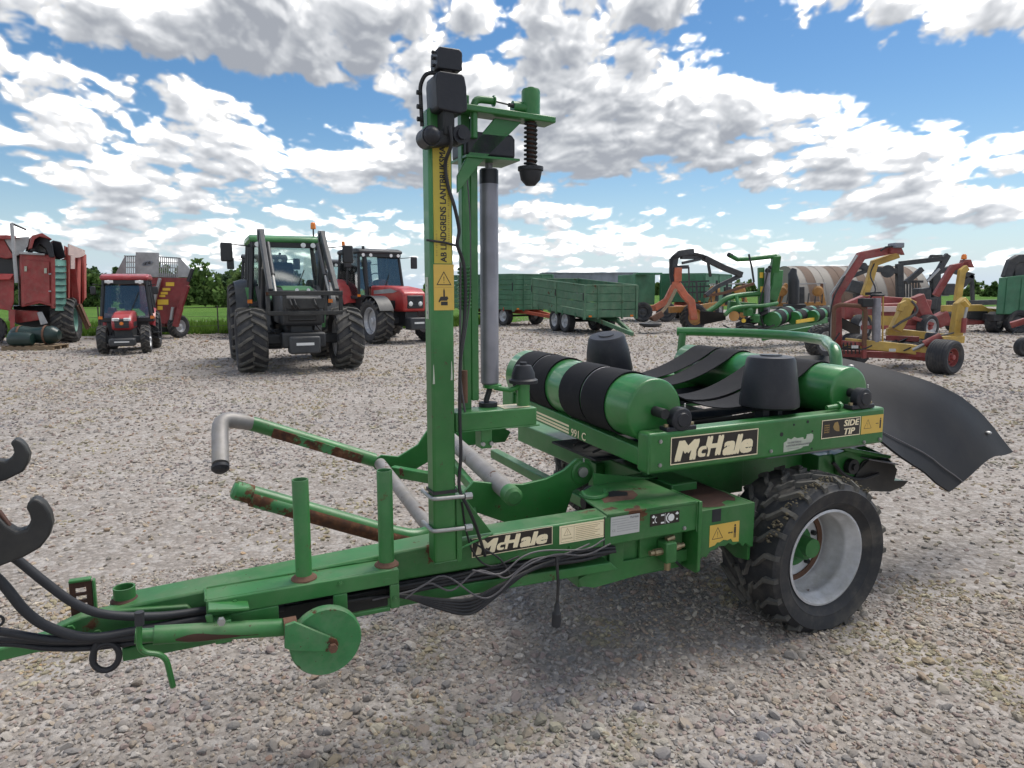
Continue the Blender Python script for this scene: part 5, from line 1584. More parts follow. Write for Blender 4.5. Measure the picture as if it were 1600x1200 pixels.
def fittings():
    rnd = random.Random(9)
    def bead(p0, p1, r=0.004, n=14):
        p0, p1 = V(*p0), V(*p1)
        MB().tube([p0.lerp(p1, i / n) + V(rnd.uniform(-1, 1), rnd.uniform(-1, 1), rnd.uniform(-1, 1)) * 0.0012 for i in range(n + 1)], [r * rnd.uniform(0.75, 1.2) for _ in range(n + 1)], 6).build('weld_bead', 'green_old', wr)
    bead((-1.978, -0.008, 0.702), (-1.893, -0.008, 0.702))
    bead((-1.889, 0.0, 0.738), (-1.70, 0.104, 0.738))
    bead((-2.745, -0.006, 0.7085), (-2.745, 0.098, 0.7085))
    bead((-2.74, 0.100, 0.7085), (-2.13, 0.100, 0.7115))
    bead((-0.690, 0.098, 0.60), (-0.690, 0.098, 0.74))
    bead((-0.667, 0.098, 0.50), (-0.667, 0.098, 0.69))
    bead((-0.893, 0.199, 0.865), (-0.893, 0.199, 1.045), 0.0035)
    bead((-1.165, 0.100, 0.743), (-0.70, 0.094, 0.743), 0.0035, 24)
    bead((-1.55, -0.004, 1.182), (-1.889, -0.004, 1.182), 0.003)
    for (a, b, z) in ((-0.83, 0.1985, 0.90), (-0.83, 0.1985, 1.01), (0.62, 0.1985, 0.89), (-0.16, 0.1985, 0.90), (0.50, 0.1985, 0.885), (-1.35, 0.0985, 0.625), (-0.76, 0.0985, 0.625), (-2.68, -0.0135, 0.62), (-2.66, -0.0135, 0.69), (-2.32, -0.0135, 0.69), (-2.13, -0.0135, 0.60)):
        MB().cyl((a, b + 0.001, z), (a, b - 0.006, z), 0.0095, n=6).cyl((a, b - 0.006, z), (a, b - 0.010, z), 0.005, n=8).build('bolt', 'green_old' if a < -1 else 'zinc', wr)
    for (a, b, z) in ((-1.0, 0.585, 0.845), (-0.705, 0.190, 1.16), (0.49, 0.19, 1.178), (-1.56, 0.10, 2.33)):
        MB().cyl((a, b, z), (a, b, z + 0.012), 0.0045, n=8).ball((a, b, z + 0.014), 0.005, 8).build('grease_nipple', 'zinc', wr)
    # dried mud and grass caught in the tread shoulder
    mud = MB()
    for i in range(150):
        t = R(rnd.uniform(50, 160))
        y = rnd.uniform(0.012, 0.075)
        r = 0.405 + rnd.uniform(-0.012, 0.006)
        c = V(0.085 + r * math.cos(t), y, 0.366 + r * math.sin(t))
        s = rnd.uniform(0.003, 0.010)
        mud.lathe([(0, -s * 0.5), (s, -s * 0.1), (s * 0.7, s * 0.4), (0, s * 0.5)], c, (rnd.uniform(-1, 1), rnd.uniform(-1, 1), 1), 5)
    tag(mud.build('dried_mud', 'mud', wr, smooth=0), kind='stuff')


fittings()


# ------------------------------------------------------------------ two steel lift hooks at the left edge
def hook(label, poly, b, th, latch):
    o = thing('lift_hook', label, 'hook', (1.5092, 3.2955, 0.0), R(24.82), 'steel lift hooks')
    MB().prism(poly, (0, b, 0), V(1, 0, 0), V(0, 0, 1), (0, th, 0)).build('claw', 'hook', o, 0.006, seg=3)
    MB().prism(latch, (0, b + th * 0.25, 0), V(1, 0, 0), V(0, 0, 1), (0, th * 0.5, 0)).build('latch_plate', 'rust', o, 0.003)


hook('larger lower black steel claw hook at the left edge, just above the hoses',
     [(-3.55, 1.20), (-3.30, 1.165), (-3.218, 1.118), (-3.202, 1.092), (-3.182, 1.073), (-3.162, 1.076), (-3.154, 1.088), (-3.149, 1.10), (-3.151, 1.118), (-3.157, 1.133), (-3.152, 1.146), (-3.14, 1.157), (-3.128, 1.152),
      (-3.115, 1.137), (-3.105, 1.112), (-3.102, 1.081), (-3.112, 1.050), (-3.134, 1.022), (-3.171, 1.003), (-3.229, 0.985), (-3.55, 0.92)], -0.225, 0.045,
     [(-3.5, 1.21), (-3.30, 1.18), (-3.215, 1.128), (-3.195, 1.085), (-3.25, 1.08), (-3.5, 1.12)])
hook('smaller upper black steel claw hook at the left edge',
     [(-3.55, 1.29), (-3.30, 1.25), (-3.238, 1.234), (-3.222, 1.229), (-3.208, 1.24), (-3.201, 1.252), (-3.202, 1.265), (-3.207, 1.277), (-3.203, 1.286), (-3.194, 1.290), (-3.183, 1.282), (-3.174, 1.268), (-3.166, 1.243), (-3.171, 1.22),
      (-3.185, 1.196), (-3.223, 1.178), (-3.245, 1.172), (-3.55, 1.10)], -0.07, 0.04,
     [(-3.5, 1.28), (-3.28, 1.252), (-3.235, 1.232), (-3.27, 1.21), (-3.5, 1.22)])

# ------------------------------------------------------------------ background: helpers
PITCH = R(7.765)


def at(u, v, Y):
    """point Y metres ahead of the camera's foot that shows at photo pixel u, v (1600 x 1200)"""
    x, y = (u - 800) / 1100.0, (600 - v) / 1100.0
    d = Vector((x, math.cos(PITCH) + y * math.sin(PITCH), -math.sin(PITCH) + y * math.cos(PITCH)))
    return Vector((0, 0, CAM_H)) + d * (Y / d.y)


class Rel:
    """points relative to a thing's base"""
    def __init__(s, o):
        s.b = o.location.copy()

    def __call__(s, u, v, Y):
        return at(u, v, Y) - s.b


M['tr_green'] = paint('tractor_green', (0.050, 0.215, 0.060), 0.40, rust=0.0, dust=0.25, coat=0.2)
M['tr_grey'] = paint('tractor_dark_grey', (0.030, 0.033, 0.038), 0.48, rust=0.08, dust=0.14)
M['tr_red'] = paint('tractor_red', (0.46, 0.035, 0.032), 0.38, rust=0.0, dust=0.2, coat=0.25)
M['small_red'] = paint('compact_tractor_red', (0.34, 0.020, 0.026), 0.4, rust=0.0, dust=0.2, coat=0.25)
M['harv_red'] = paint('harvester_red', (0.30, 0.035, 0.032), 0.55, rust=0.25, dust=0.55)
M['maroon'] = paint('hopper_red', (0.22, 0.020, 0.022), 0.5, rust=0.12, dust=0.3)
M['grey_sheet'] = paint('grey_sheet_steel', (0.36, 0.36, 0.36), 0.45, rust=0.05, dust=0.2, metal=0.3)
M['teal'] = paint('teal_sheet', (0.085, 0.22, 0.18), 0.5, rust=0.05, dust=0.3)
M['tarp'] = plain('faded_red_tarp', (0.45, 0.12, 0.10), 0.8, 0, 0.3, 3.0)
M['tarp_pale'] = plain('pale_tarp', (0.55, 0.42, 0.38), 0.8, 0, 0.2, 3.0)
M['trail_green'] = paint('trailer_green', (0.062, 0.160, 0.085), 0.55, rust=0.42, dust=0.6, scale=0.7)
M['trail_green2'] = paint('trailer_green_clean', (0.035, 0.140, 0.068), 0.5, rust=0.05, dust=0.3, scale=0.7)
M['box_green'] = paint('box_green', (0.034, 0.150, 0.075), 0.5, rust=0.0, dust=0.2, scale=0.6)
M['blue_grey'] = paint('blue_grey_panel', (0.20, 0.22, 0.26), 0.5, rust=0.0, dust=0.3, scale=0.5)
M['orange'] = paint('machine_orange', (0.50, 0.115, 0.050), 0.5, rust=0.25, dust=0.5)
M['orange_red'] = paint('chassis_orange', (0.42, 0.075, 0.035), 0.5, rust=0.2, dust=0.3)
M['yellow'] = paint('machine_yellow', (0.50, 0.32, 0.060), 0.5, rust=0.25, dust=0.5)
M['y_orange'] = paint('machine_amber', (0.42, 0.20, 0.045), 0.5, rust=0.25, dust=0.5)
M['w_red'] = paint('wrapper_red', (0.24, 0.035, 0.032), 0.5, rust=0.25, dust=0.5)
M['crane'] = paint('crane_black', (0.035, 0.037, 0.042), 0.5, rust=0.10, dust=0.3, metal=0.2)
M['silver'] = paint('silver_rim', (0.50, 0.51, 0.53), 0.4, rust=0.04, dust=0.25, metal=0.3)
M['glass'] = glass_mat('cab_glass')
M['lamp'] = plain('lamp_glass', (0.75, 0.76, 0.74), 0.2, 0, 0.05, 10, 0)
M['amber'] = plain('amber_lens', (0.75, 0.20, 0.02), 0.25, 0, 0.05, 10, 0)
M['cab_black'] = plain('cab_black', (0.018, 0.019, 0.021), 0.5, 0, 0.2, 10)
M['seat'] = plain('seat_cloth', (0.05, 0.05, 0.055), 0.9, 0, 0.2, 10)
M['wood'] = plain('pallet_wood', (0.22, 0.16, 0.10), 0.9, 0, 0.3, 9)
M['wrapfilm'] = plain('dark_green_wrap', (0.012, 0.030, 0.026), 0.35, 0, 0.4, 6)
M['fence_post'] = plain('fence_post_grey', (0.12, 0.11, 0.10), 0.9, 0, 0.3, 9)
M['hut_pale'] = plain('pale_hut_sheet', (0.21, 0.19, 0.165), 0.7, 0, 0.25, 1.2)
M['hut_rust'] = plain('rusty_hut_sheet', (0.13, 0.085, 0.06), 0.85, 0, 0.4, 1.5)
M['yellow_note'] = plain('yellow_sticker', (0.72, 0.46, 0.04), 0.5, 0, 0.1, 10, 0)
for nm in ('rubber_far',):
    M[nm] = rubber_mat('far_tyre_rubber', (0.030, 0.031, 0.035), 0.45, (0.16, 0.145, 0.125), 0.7, 3.0)


# ------------------------------------------------------------------ field, fence, trees
def mat_field():
    m, k, b = new_mat('meadow')
    P = k.n('ShaderNodeNewGeometry').outputs['Position']
    n = k.noise(P, 0.22, 5, 0.6)
    n2 = k.noise(P, 3.0, 5, 0.7)
    c = k.mix(k.ss(n, 0.3, 0.7), (0.058, 0.130, 0.024), (0.092, 0.172, 0.036))
    c = k.mix(k.m('MULTIPLY', k.ss(n2, 0.4, 0.75), 0.5), c, (0.125, 0.185, 0.050))
    k._in(b.inputs['Base Color'], c)
    b.inputs['Specular IOR Level'].default_value = 0.05
    b.inputs['Roughness'].default_value = 1.0
    bump(k, b, n2, 0.6, 0.2)
    return m


def mat_leaf(name, trans=0.35):
    m, k, b = new_mat(name)
    at_ = k.n('ShaderNodeAttribute', attribute_name='tone').outputs['Color']
    t = m.node_tree
    df = k.n('ShaderNodeBsdfDiffuse')
    tl = k.n('ShaderNodeBsdfTranslucent')
    t.links.new(at_, df.inputs[0])
    t.links.new(at_, tl.inputs[0])
    mx = k.n('ShaderNodeMixShader')
    mx.inputs[0].default_value = trans
    t.links.new(df.outputs[0], mx.inputs[1])
    t.links.new(tl.outputs[0], mx.inputs[2])
    t.links.new(mx.outputs[0], t.nodes['Material Output'].inputs['Surface'])
    return m


M['field'] = mat_field()
M['leaf'] = mat_leaf('leaves')
M['blade'] = mat_leaf('grass_blades', 0.3)
fpts = [(-260, 20.0), (-60, 21.5), (-20, 23.6), (-15.2, 25.0), (-8, 27.2), (-2, 31.5), (2, 39.0), (10, 52), (24, 60), (48, 66), (90, 72), (300, 80), (900, 1500), (-900, 1500)]
fo = MB().add([(x, y, 0.012) for x, y in fpts], [tuple(range(len(fpts)))]).build('field', 'field', None, smooth=0)
tag(fo, kind='structure')


def grass():
    rng = np.random.RandomState(8)
    n = 26000
    t = rng.rand(n)
    x = -24 + 24 * t
    edge = np.interp(x, [p[0] for p in fpts[:7]], [p[1] for p in fpts[:7]])
    y = edge + 0.05 + rng.rand(n) ** 1.6 * 9.0
    h = rng.uniform(0.10, 0.34, n) * np.clip(0.55 + (y - edge) * 0.5, 0.5, 1.0)
    a = rng.uniform(0, math.pi, n)
    w = rng.uniform(0.012, 0.03, n)
    dx, dy = np.cos(a) * w, np.sin(a) * w
    lx, ly = rng.normal(0, 0.25, n) * h, rng.normal(0, 0.25, n) * h
    z = np.full(n, 0.01)
    v = np.stack([np.stack([x - dx, y - dy, z], -1), np.stack([x + dx, y + dy, z], -1), np.stack([x + lx, y + ly, z + h], -1)], 1).reshape(-1, 3)
    f = np.arange(3 * n).reshape(-1, 3)
    c = np.array([0.085, 0.165, 0.032]) * rng.uniform(0.65, 1.35, (n, 1)) + rng.uniform(0, 0.03, (n, 1)) * np.array([1.3, 1, 0.2])
    o = np_mesh('grass', v, f, 3, 'blade', col=np.repeat(c, 3, 0))
    tag(o, 'tall green grass growing along the wire fence', 'grass', kind='stuff')


grass()


def wood(name, label, x0, x1, y0, y1, n, hlo, hhi, seed, leaf=0.20, per=1000):
    rng = np.random.RandomState(seed)
    vs, cs = [], []
    for i in range(n):
        cx = x0 + (x1 - x0) * (i + rng.rand()) / n
        cy = rng.uniform(y0, y1)
        h = rng.uniform(hlo, hhi)
        r = h * rng.uniform(0.28, 0.42)
        tone = np.array([(0.085, 0.140, 0.048), (0.110, 0.172, 0.055), (0.066, 0.108, 0.055), (0.125, 0.185, 0.065)][rng.randint(4)])
        nb = 22
        lob = rng.normal(0, 1, (nb, 3))
        lob /= np.linalg.norm(lob, axis=1, keepdims=True)
        lob = lob * rng.uniform(0.25, 0.95, (nb, 1)) * np.array([r, r, h * 0.46]) + np.array([cx, cy, h * 0.50])
        lob[:7, 2] = rng.uniform(0.1, 0.3, 7) * h
        lob[:7, 0] = cx + rng.uniform(-1.1, 1.1, 7) * r
        lr = rng.uniform(0.24, 0.46, nb) * r
        k = rng.randint(0, nb, per)
        d = rng.normal(0, 1, (per, 3))
        d /= np.linalg.norm(d, axis=1, keepdims=True)
        p = lob[k] + d * (lr[k] * rng.uniform(0.55, 1.08, per))[:, None]
        p[:, 2] = np.maximum(p[:, 2], 0.05)
        u = rng.normal(0, 1, (per, 3))
        u /= np.linalg.norm(u, axis=1, keepdims=True)
        w = np.cross(u, rng.normal(0, 1, (per, 3)))
        w /= np.linalg.norm(w, axis=1, keepdims=True)
        s = leaf * rng.uniform(0.6, 1.3, (per, 1))
        vs.append(np.stack([p - u * s - w * s * 0.6, p + u * s - w * s * 0.6, p + u * s * 0.7 + w * s * 0.6, p - u * s * 0.7 + w * s * 0.6], 1).reshape(-1, 3))
        cs.append(np.repeat(tone * rng.uniform(0.6, 1.4, (per, 1)), 4, 0))
    V_ = np.concatenate(vs)
    o = np_mesh(name, V_, np.arange(len(V_)).reshape(-1, 4), 4, 'leaf', col=np.concatenate(cs))
    tag(o, label, 'trees', kind='stuff')
    return o


wood('far_wood', 'dense green belt of far trees beyond the left meadow', -66, -21, 62, 80, 80, 2.9, 4.5, 1)
wood('far_wood', 'low dark belt of far trees at the right horizon', 88, 160, 125, 150, 44, 2.2, 3.9, 2, 0.32, 700)
wood('far_wood', 'thin far hedge seen between the trailers and the huts', -22, 84, 150, 190, 60, 2.6, 4.2, 3, 0.38, 420)


def fence():
    f = thing('wire_fence', 'low wire fence with thin grey posts along the left meadow', 'fence', (-15, 25, 0))
    xs = [-27.5, -23.2, -19.0, -14.85, -11.05, -7.2, -3.4]
    P = []
    for x in xs:
        y = float(np.interp(x, [p[0] for p in fpts[:7]], [p[1] for p in fpts[:7]])) + 0.25
        p = V(x + 15, y - 25, 0)
        P.append(p)
        MB().cyl(p, p + V(0.01, 0, 1.05), 0.028, 0.024, 8).build('post', 'fence_post', f)
    for z in (0.30, 0.65, 0.98):
        for a, b in zip(P[:-1], P[1:]):
            m = (a + b) / 2 + V(0, 0, z - 0.02)
            MB().tube([a + V(0, 0, z), m, b + V(0, 0, z)], 0.006, 5).build('wire', 'fence_post', f)


fence()


# ------------------------------------------------------------------ tractors
def fwd(az_back):
    """heading for a machine whose tail points az_back degrees from straight away"""
    a = R(az_back)
    return math.atan2(-math.cos(a), -math.sin(a))


def tractor(name, label, loc, az_back, c):
    """origin on the ground below the front axle, x forward, y to its left"""
    t = thing(name, label, 'tractor', loc, fwd(az_back), c.get('group'))
    wb, tf, tr = c['wb'], c['tf'], c['tr']
    Rf, Wf, Rr, Wr = c['Rf'], c['Wf'], c['Rr'], c['Wr']
    body, roofm, fend, rim = c['body'], c['roof'], c['fender'], c['rim']
    hz0, hz1, hw, hx0, hx1 = c['hood']          # bottom, top, half width, rear x, front x
    cx0, cx1, cw, cz0, cz1 = c['cab']           # rear x, front x, half width, floor z, roof z
    # drive line
    MB().box(-wb - 0.25, hx1 - 0.25, -0.22, 0.22, Rf * 0.75, hz0 + 0.05).build('chassis', 'tr_grey', t, 0.03)
    MB().obox((0, -tf + Wf * 0.3, Rf), (0, tf - Wf * 0.3, Rf), 0.22, 0.20).build('front_axle', 'tr_grey', t, 0.03)
    MB().cyl((-wb, -tr + 0.1, Rr), (-wb, tr - 0.1, Rr), 0.16, n=14).build('rear_axle', 'tr_grey', t)
    for s in (-1, 1):
        wheel(t, (0, s * tf, Rf), Rf, Wf, Rf * 0.56, rim, 'rubber_far', 0.045 * Rf / 0.65, c.get('nl', 17), 'chevron', s, 0.35, 0.10 * Rf / 0.65, rim, 0, 40, lug_w=0.07 * Rf / 0.65)
        wheel(t, (-wb, s * tr, Rr), Rr, Wr, Rr * 0.56, rim, 'rubber_far', 0.05 * Rr / 0.9, 20, 'chevron', s, 0.35, 0.12, rim, 0, 44, lug_w=0.075 * Rr / 0.9)
    # hood with sloped nose
    L = hx1 - hx0
    prof = [(hx0, hz0), (hx0, hz1), (hx0 + L * 0.55, hz1 - 0.02), (hx0 + L * 0.88, hz1 - 0.10), (hx1 - 0.02, hz1 - 0.24), (hx1, hz0 + (hz1 - hz0) * 0.35), (hx1 - 0.04, hz0)]
    h = MB()
    rows = []
    for (x, z) in prof:
        pass
    h.prism(prof, (0, -hw, 0), V(1, 0, 0), V(0, 0, 1), (0, 2 * hw, 0))
    ho = h.build('hood', body, t, 0.07, seg=4, smooth=50)
    gz0, gz1 = hz0 + (hz1 - hz0) * 0.12, hz0 + (hz1 - hz0) * 0.62
    MB().box(hx1 - 0.10, hx1 + 0.012, -hw * 0.70, hw * 0.70, gz0, gz1).build('grille', 'cab_black', ho, 0.03)
    for s in (-1, 1):
        lz = c.get('lamp_z', hz0 + (hz1 - hz0) * 0.30)
        if not c.get('no_lamps'):
            MB().lathe([(0, 0.05), (0.05, 0.045), (0.075, 0.02), (0.08, 0)], (hx1 - 0.005, s * hw * 0.42, lz), (1, 0, 0), 16).build('headlight', 'lamp', ho)
        MB().box(hx0 + 0.1, hx0 + L * 0.75, s * hw - 0.004 * s, s * (hw + 0.006), hz0 + 0.08, hz0 + (hz1 - hz0) * 0.42).build('side_grille', 'cab_black', ho)
    # nose weight and linkage
    MB().box(hx1 - 0.15, hx1 + 0.22, -0.30, 0.30, Rf * 0.62, Rf * 1.15).build('front_weight', 'tr_grey', t, 0.04)
    # cab
    fr = MB()
    top_in = 0.10
    cor = {}
    for sx, x in ((0, cx0), (1, cx1)):
        for s in (-1, 1):
            xt = x + (0.06 if sx == 0 else -0.16)
            cor[(sx, s)] = (V(x, s * cw, cz0), V(xt, s * (cw - top_in), cz1 - 0.16))
            fr.obox(*cor[(sx, s)], 0.085, 0.085)
    for s in (-1, 1):
        xm = (cx0 * 0.55 + cx1 * 0.45)
        fr.obox((xm, s * cw, cz0), (xm, s * (cw - top_in), cz1 - 0.16), 0.07, 0.07)
        fr.obox(cor[(0, s)][0], cor[(1, s)][0], 0.08, 0.10)
    fr.obox(cor[(1, -1)][0], cor[(1, 1)][0], 0.08, 0.12).obox(cor[(0, -1)][0], cor[(0, 1)][0], 0.08, 0.12)
    fr.build('cab_frame', 'cab_black', t, 0.015)
    for nm, (a, b) in (('windscreen', ((1, -1), (1, 1))), ('rear_window', ((0, -1), (0, 1))), ('side_window', ((0, 1), (1, 1))), ('side_window', ((0, -1), (1, -1)))):
        a0, a1 = cor[a]
        b0, b1 = cor[b]
        n = (b0 - a0).cross(a1 - a0).normalized() * 0.006
        MB().add([a0, b0, b1, a1, a0 + n, b0 + n, b1 + n, a1 + n], [(0, 1, 2, 3), (7, 6, 5, 4), (0, 4, 5, 1), (1, 5, 6, 2), (2, 6, 7, 3), (3, 7, 4, 0)]).build(nm, 'glass', t, smooth=0)
    ro = MB()
    ro.prism([(cx0 - 0.02, cz1 - 0.17), (cx0 - 0.02, cz1 - 0.04), (cx0 + 0.25, cz1), (cx1 - 0.25, cz1), (cx1 + 0.02, cz1 - 0.06), (cx1 + 0.03, cz1 - 0.17)], (0, -cw + 0.02, 0), V(1, 0, 0), V(0, 0, 1), (0, 2 * cw - 0.04, 0))
    roo = ro.build('roof', roofm, t, 0.05, seg=3)
    MB().box(cx1 - 0.10, cx1 - 0.005, -cw + 0.08, cw - 0.08, cz1 - 0.28, cz1 - 0.165).build('light_bar', 'cab_black', roo, 0.01)
    for y in c.get('roof_lamps', (-0.55, -0.3, 0.3, 0.55)):
        MB().cyl((cx1 - 0.01, y * cw / 0.8, cz1 - 0.22), (cx1 + 0.015, y * cw / 0.8, cz1 - 0.22), 0.055, n=14).build('roof_lamp', 'lamp', roo)
    # inside: seat, wheel, console
    mx = (cx0 + cx1) / 2
    MB().box(mx - 0.45, mx + 0.02, -0.25, 0.25, cz0 + 0.28, cz0 + 0.42).box(mx - 0.50, mx - 0.36, -0.24, 0.24, cz0 + 0.42, cz0 + 0.95).build('seat', 'seat', t, 0.05)
    MB().obox((cx1 - 0.32, 0, cz0), (cx1 - 0.42, 0, cz0 + 0.55), 0.16, 0.14).build('dashboard', 'cab_black', t, 0.03)
    MB().tube([(cx1 - 0.48 + 0.08 * math.sin(a), 0.20 * math.cos(a), cz0 + 0.62 + 0.17 * math.sin(a)) for a in np.linspace(0, 2 * math.pi, 21)][:-1], 0.016, 8, closed=True).build('steering_wheel', 'cab_black', t)
    MB().box(cx0 + 0.05, cx1 - 0.05, -cw + 0.1, cw - 0.1, cz0 - 0.45, cz0 + 0.02).build('cab_floor', 'cab_black', t, 0.03)
    # rear fenders and front mudguards
    for s in (-1, 1):
        y0, y1 = s * (tr - Wr * 0.50), s * (tr + Wr * 0.30)
        rows = []
        for i in range(13):
            a = R(15 + i * 130 / 12)
            x, z = -wb + (Rr + 0.10) * math.cos(a), Rr + (Rr + 0.10) * math.sin(a)
            rows.append([(x, y0 + (y1 - y0) * j / 3, z - 0.05 * (j == 3)) for j in range(4)])
        MB().sheet(rows, 0.02 * s).build('rear_fender', fend, t, smooth=50)
        MB().prism([(-wb + (Rr + 0.10) * math.cos(R(15 + i * 13)), Rr + (Rr + 0.10) * math.sin(R(15 + i * 13))) for i in range(11)] + [(-wb - 0.3, Rr + 0.1), (-wb + 0.7, Rr * 0.8)], (0, y0, 0), V(1, 0, 0), V(0, 0, 1), (0, s * 0.02, 0)).build('fender_side', fend, t)
        if c.get('guards'):
            rows = []
            for i in range(9):
                a = R(25 + i * 110 / 8)
                rows.append([((Rf + 0.07) * math.cos(a), s * (tf - Wf * 0.42) + s * Wf * 0.84 * j / 2, Rf + (Rf + 0.07) * math.sin(a)) for j in range(3)])
            MB().sheet(rows, 0.015 * s).build('mudguard', 'cab_black', t, smooth=50)
        # steps
        MB().box(cx0 + 0.55, cx0 + 0.95, s * (cw - 0.02), s * (cw + 0.18), Rf * 0.85, Rf * 0.90).box(cx0 + 0.55, cx0 + 0.95, s * (cw - 0.02), s * (cw + 0.14), Rf * 1.25, Rf * 1.30).box(cx0 + 0.52, cx0 + 0.56, s * (cw - 0.02), s * (cw + 0.16), Rf * 0.80, cz0).build('steps', 'cab_black', t)
        # mirrors
        my = c.get('mirror', cw + 0.32)
        mz = cz1 + c.get('mirror_dz', -0.30)
        mo = MB().tube([(cx1 - 0.15, s * (cw - 0.06), mz + 0.10), (cx1 + 0.05, s * my, mz + 0.14)], 0.014, 6).build('mirror_arm', 'cab_black', t)
        ms_ = c.get('mirror_s', 1.0)
        MB().box(cx1 + 0.02, cx1 + 0.09, s * my - 0.12 * ms_, s * my + 0.12 * ms_, mz - 0.24 * ms_, mz + 0.16 * ms_).build('mirror', 'cab_black', mo, 0.03)
    MB().box(-wb + 0.75, -0.55 * Rf - 0.35, -cw * 0.85, -0.24, Rf * 0.6, Rf * 1.25).build('fuel_tank', 'tr_grey', t, 0.06)
    ex = c.get('exhaust')
    if ex:
        s = ex
        MB().cyl((hx0 - 0.02, s * (hw + 0.10), hz0 + 0.3), (hx0 - 0.06, s * (hw + 0.16), cz1 - 0.12), 0.075, n=14).cyl((hx0 - 0.06, s * (hw + 0.16), cz1 - 0.15), (hx0 - 0.10, s * (hw + 0.17), cz1 + 0.06), 0.045, n=12).build('exhaust', 'cab_black', t)
    MB().obox((cx1 + 0.015, 0.05, cz0 + 0.08), (cx1 - 0.05, 0.32, cz0 + 0.75), 0.02, 0.015).build('wiper', 'cab_black', t)
    MB().box(hx1 + 0.22, hx1 + 0.226, -0.17, 0.17, Rf * 0.88, Rf * 0.96).build('number_plate', 'white', t)
    for s in (-1, 1):
        MB().box(cx1 + 0.02, cx1 + 0.06, s * (cw + 0.02) - 0.05, s * (cw + 0.02) + 0.05, cz0 + 0.02, cz0 + 0.10).build('indicator', 'amber', t)
        MB().tube([(hx0 + 0.2, s * (hw + 0.02), hz0 + 0.02), (hx0 + 0.5, s * (hw + 0.10), hz0 - 0.10), (0.0, s * (hw + 0.06), Rf + 0.12)], 0.018, 6, smooth=4).build('hose', 'cable', t)
    for i in range(5):
        zz = gz0 + (gz1 - gz0) * (i + 0.5) / 5
        MB().box(hx1 + 0.012, hx1 + 0.020, -hw * 0.64, hw * 0.64, zz - 0.008, zz + 0.008).build('grille_bar', 'tr_grey', ho)
    bc = c.get('beacon')
    if bc:
        x, y = bc
        b = MB().cyl((x, y, cz1 - 0.06), (x, y, cz1 + c.get('beacon_h', 0.30)), 0.018, n=8).build('beacon_stem', 'cab_black', t)
        z = cz1 + c.get('beacon_h', 0.30)
        MB().lathe([(0.06, 0), (0.062, 0.02), (0.055, 0.13), (0.03, 0.15), (0, 0.15)], (x, y, z), (0, 0, 1), 14).build('beacon_lens', 'amber', b)
    return t


# large green tractor with a raised black loader
deutz = dict(wb=2.75, tf=0.95, tr=0.92, Rf=0.655, Wf=0.56, Rr=0.90, Wr=0.64, body='tr_grey', roof='tr_green', fender='tr_grey', rim='silver', no_lamps=True,
             hood=(0.95, 1.72, 0.40, -1.30, 0.62), cab=(-2.95, -1.25, 0.84, 1.35, 2.86), mirror=1.28, mirror_dz=-0.36, beacon=(-1.75, 0.62), beacon_h=0.18, exhaust=-1, roof_lamps=(-0.62, 0.30, 0.50))
dz = tractor('loader_tractor', 'big green tractor with green roof, raised black front loader and muddy lugged tyres', (-4.42, 14.65, 0), -24, deutz)


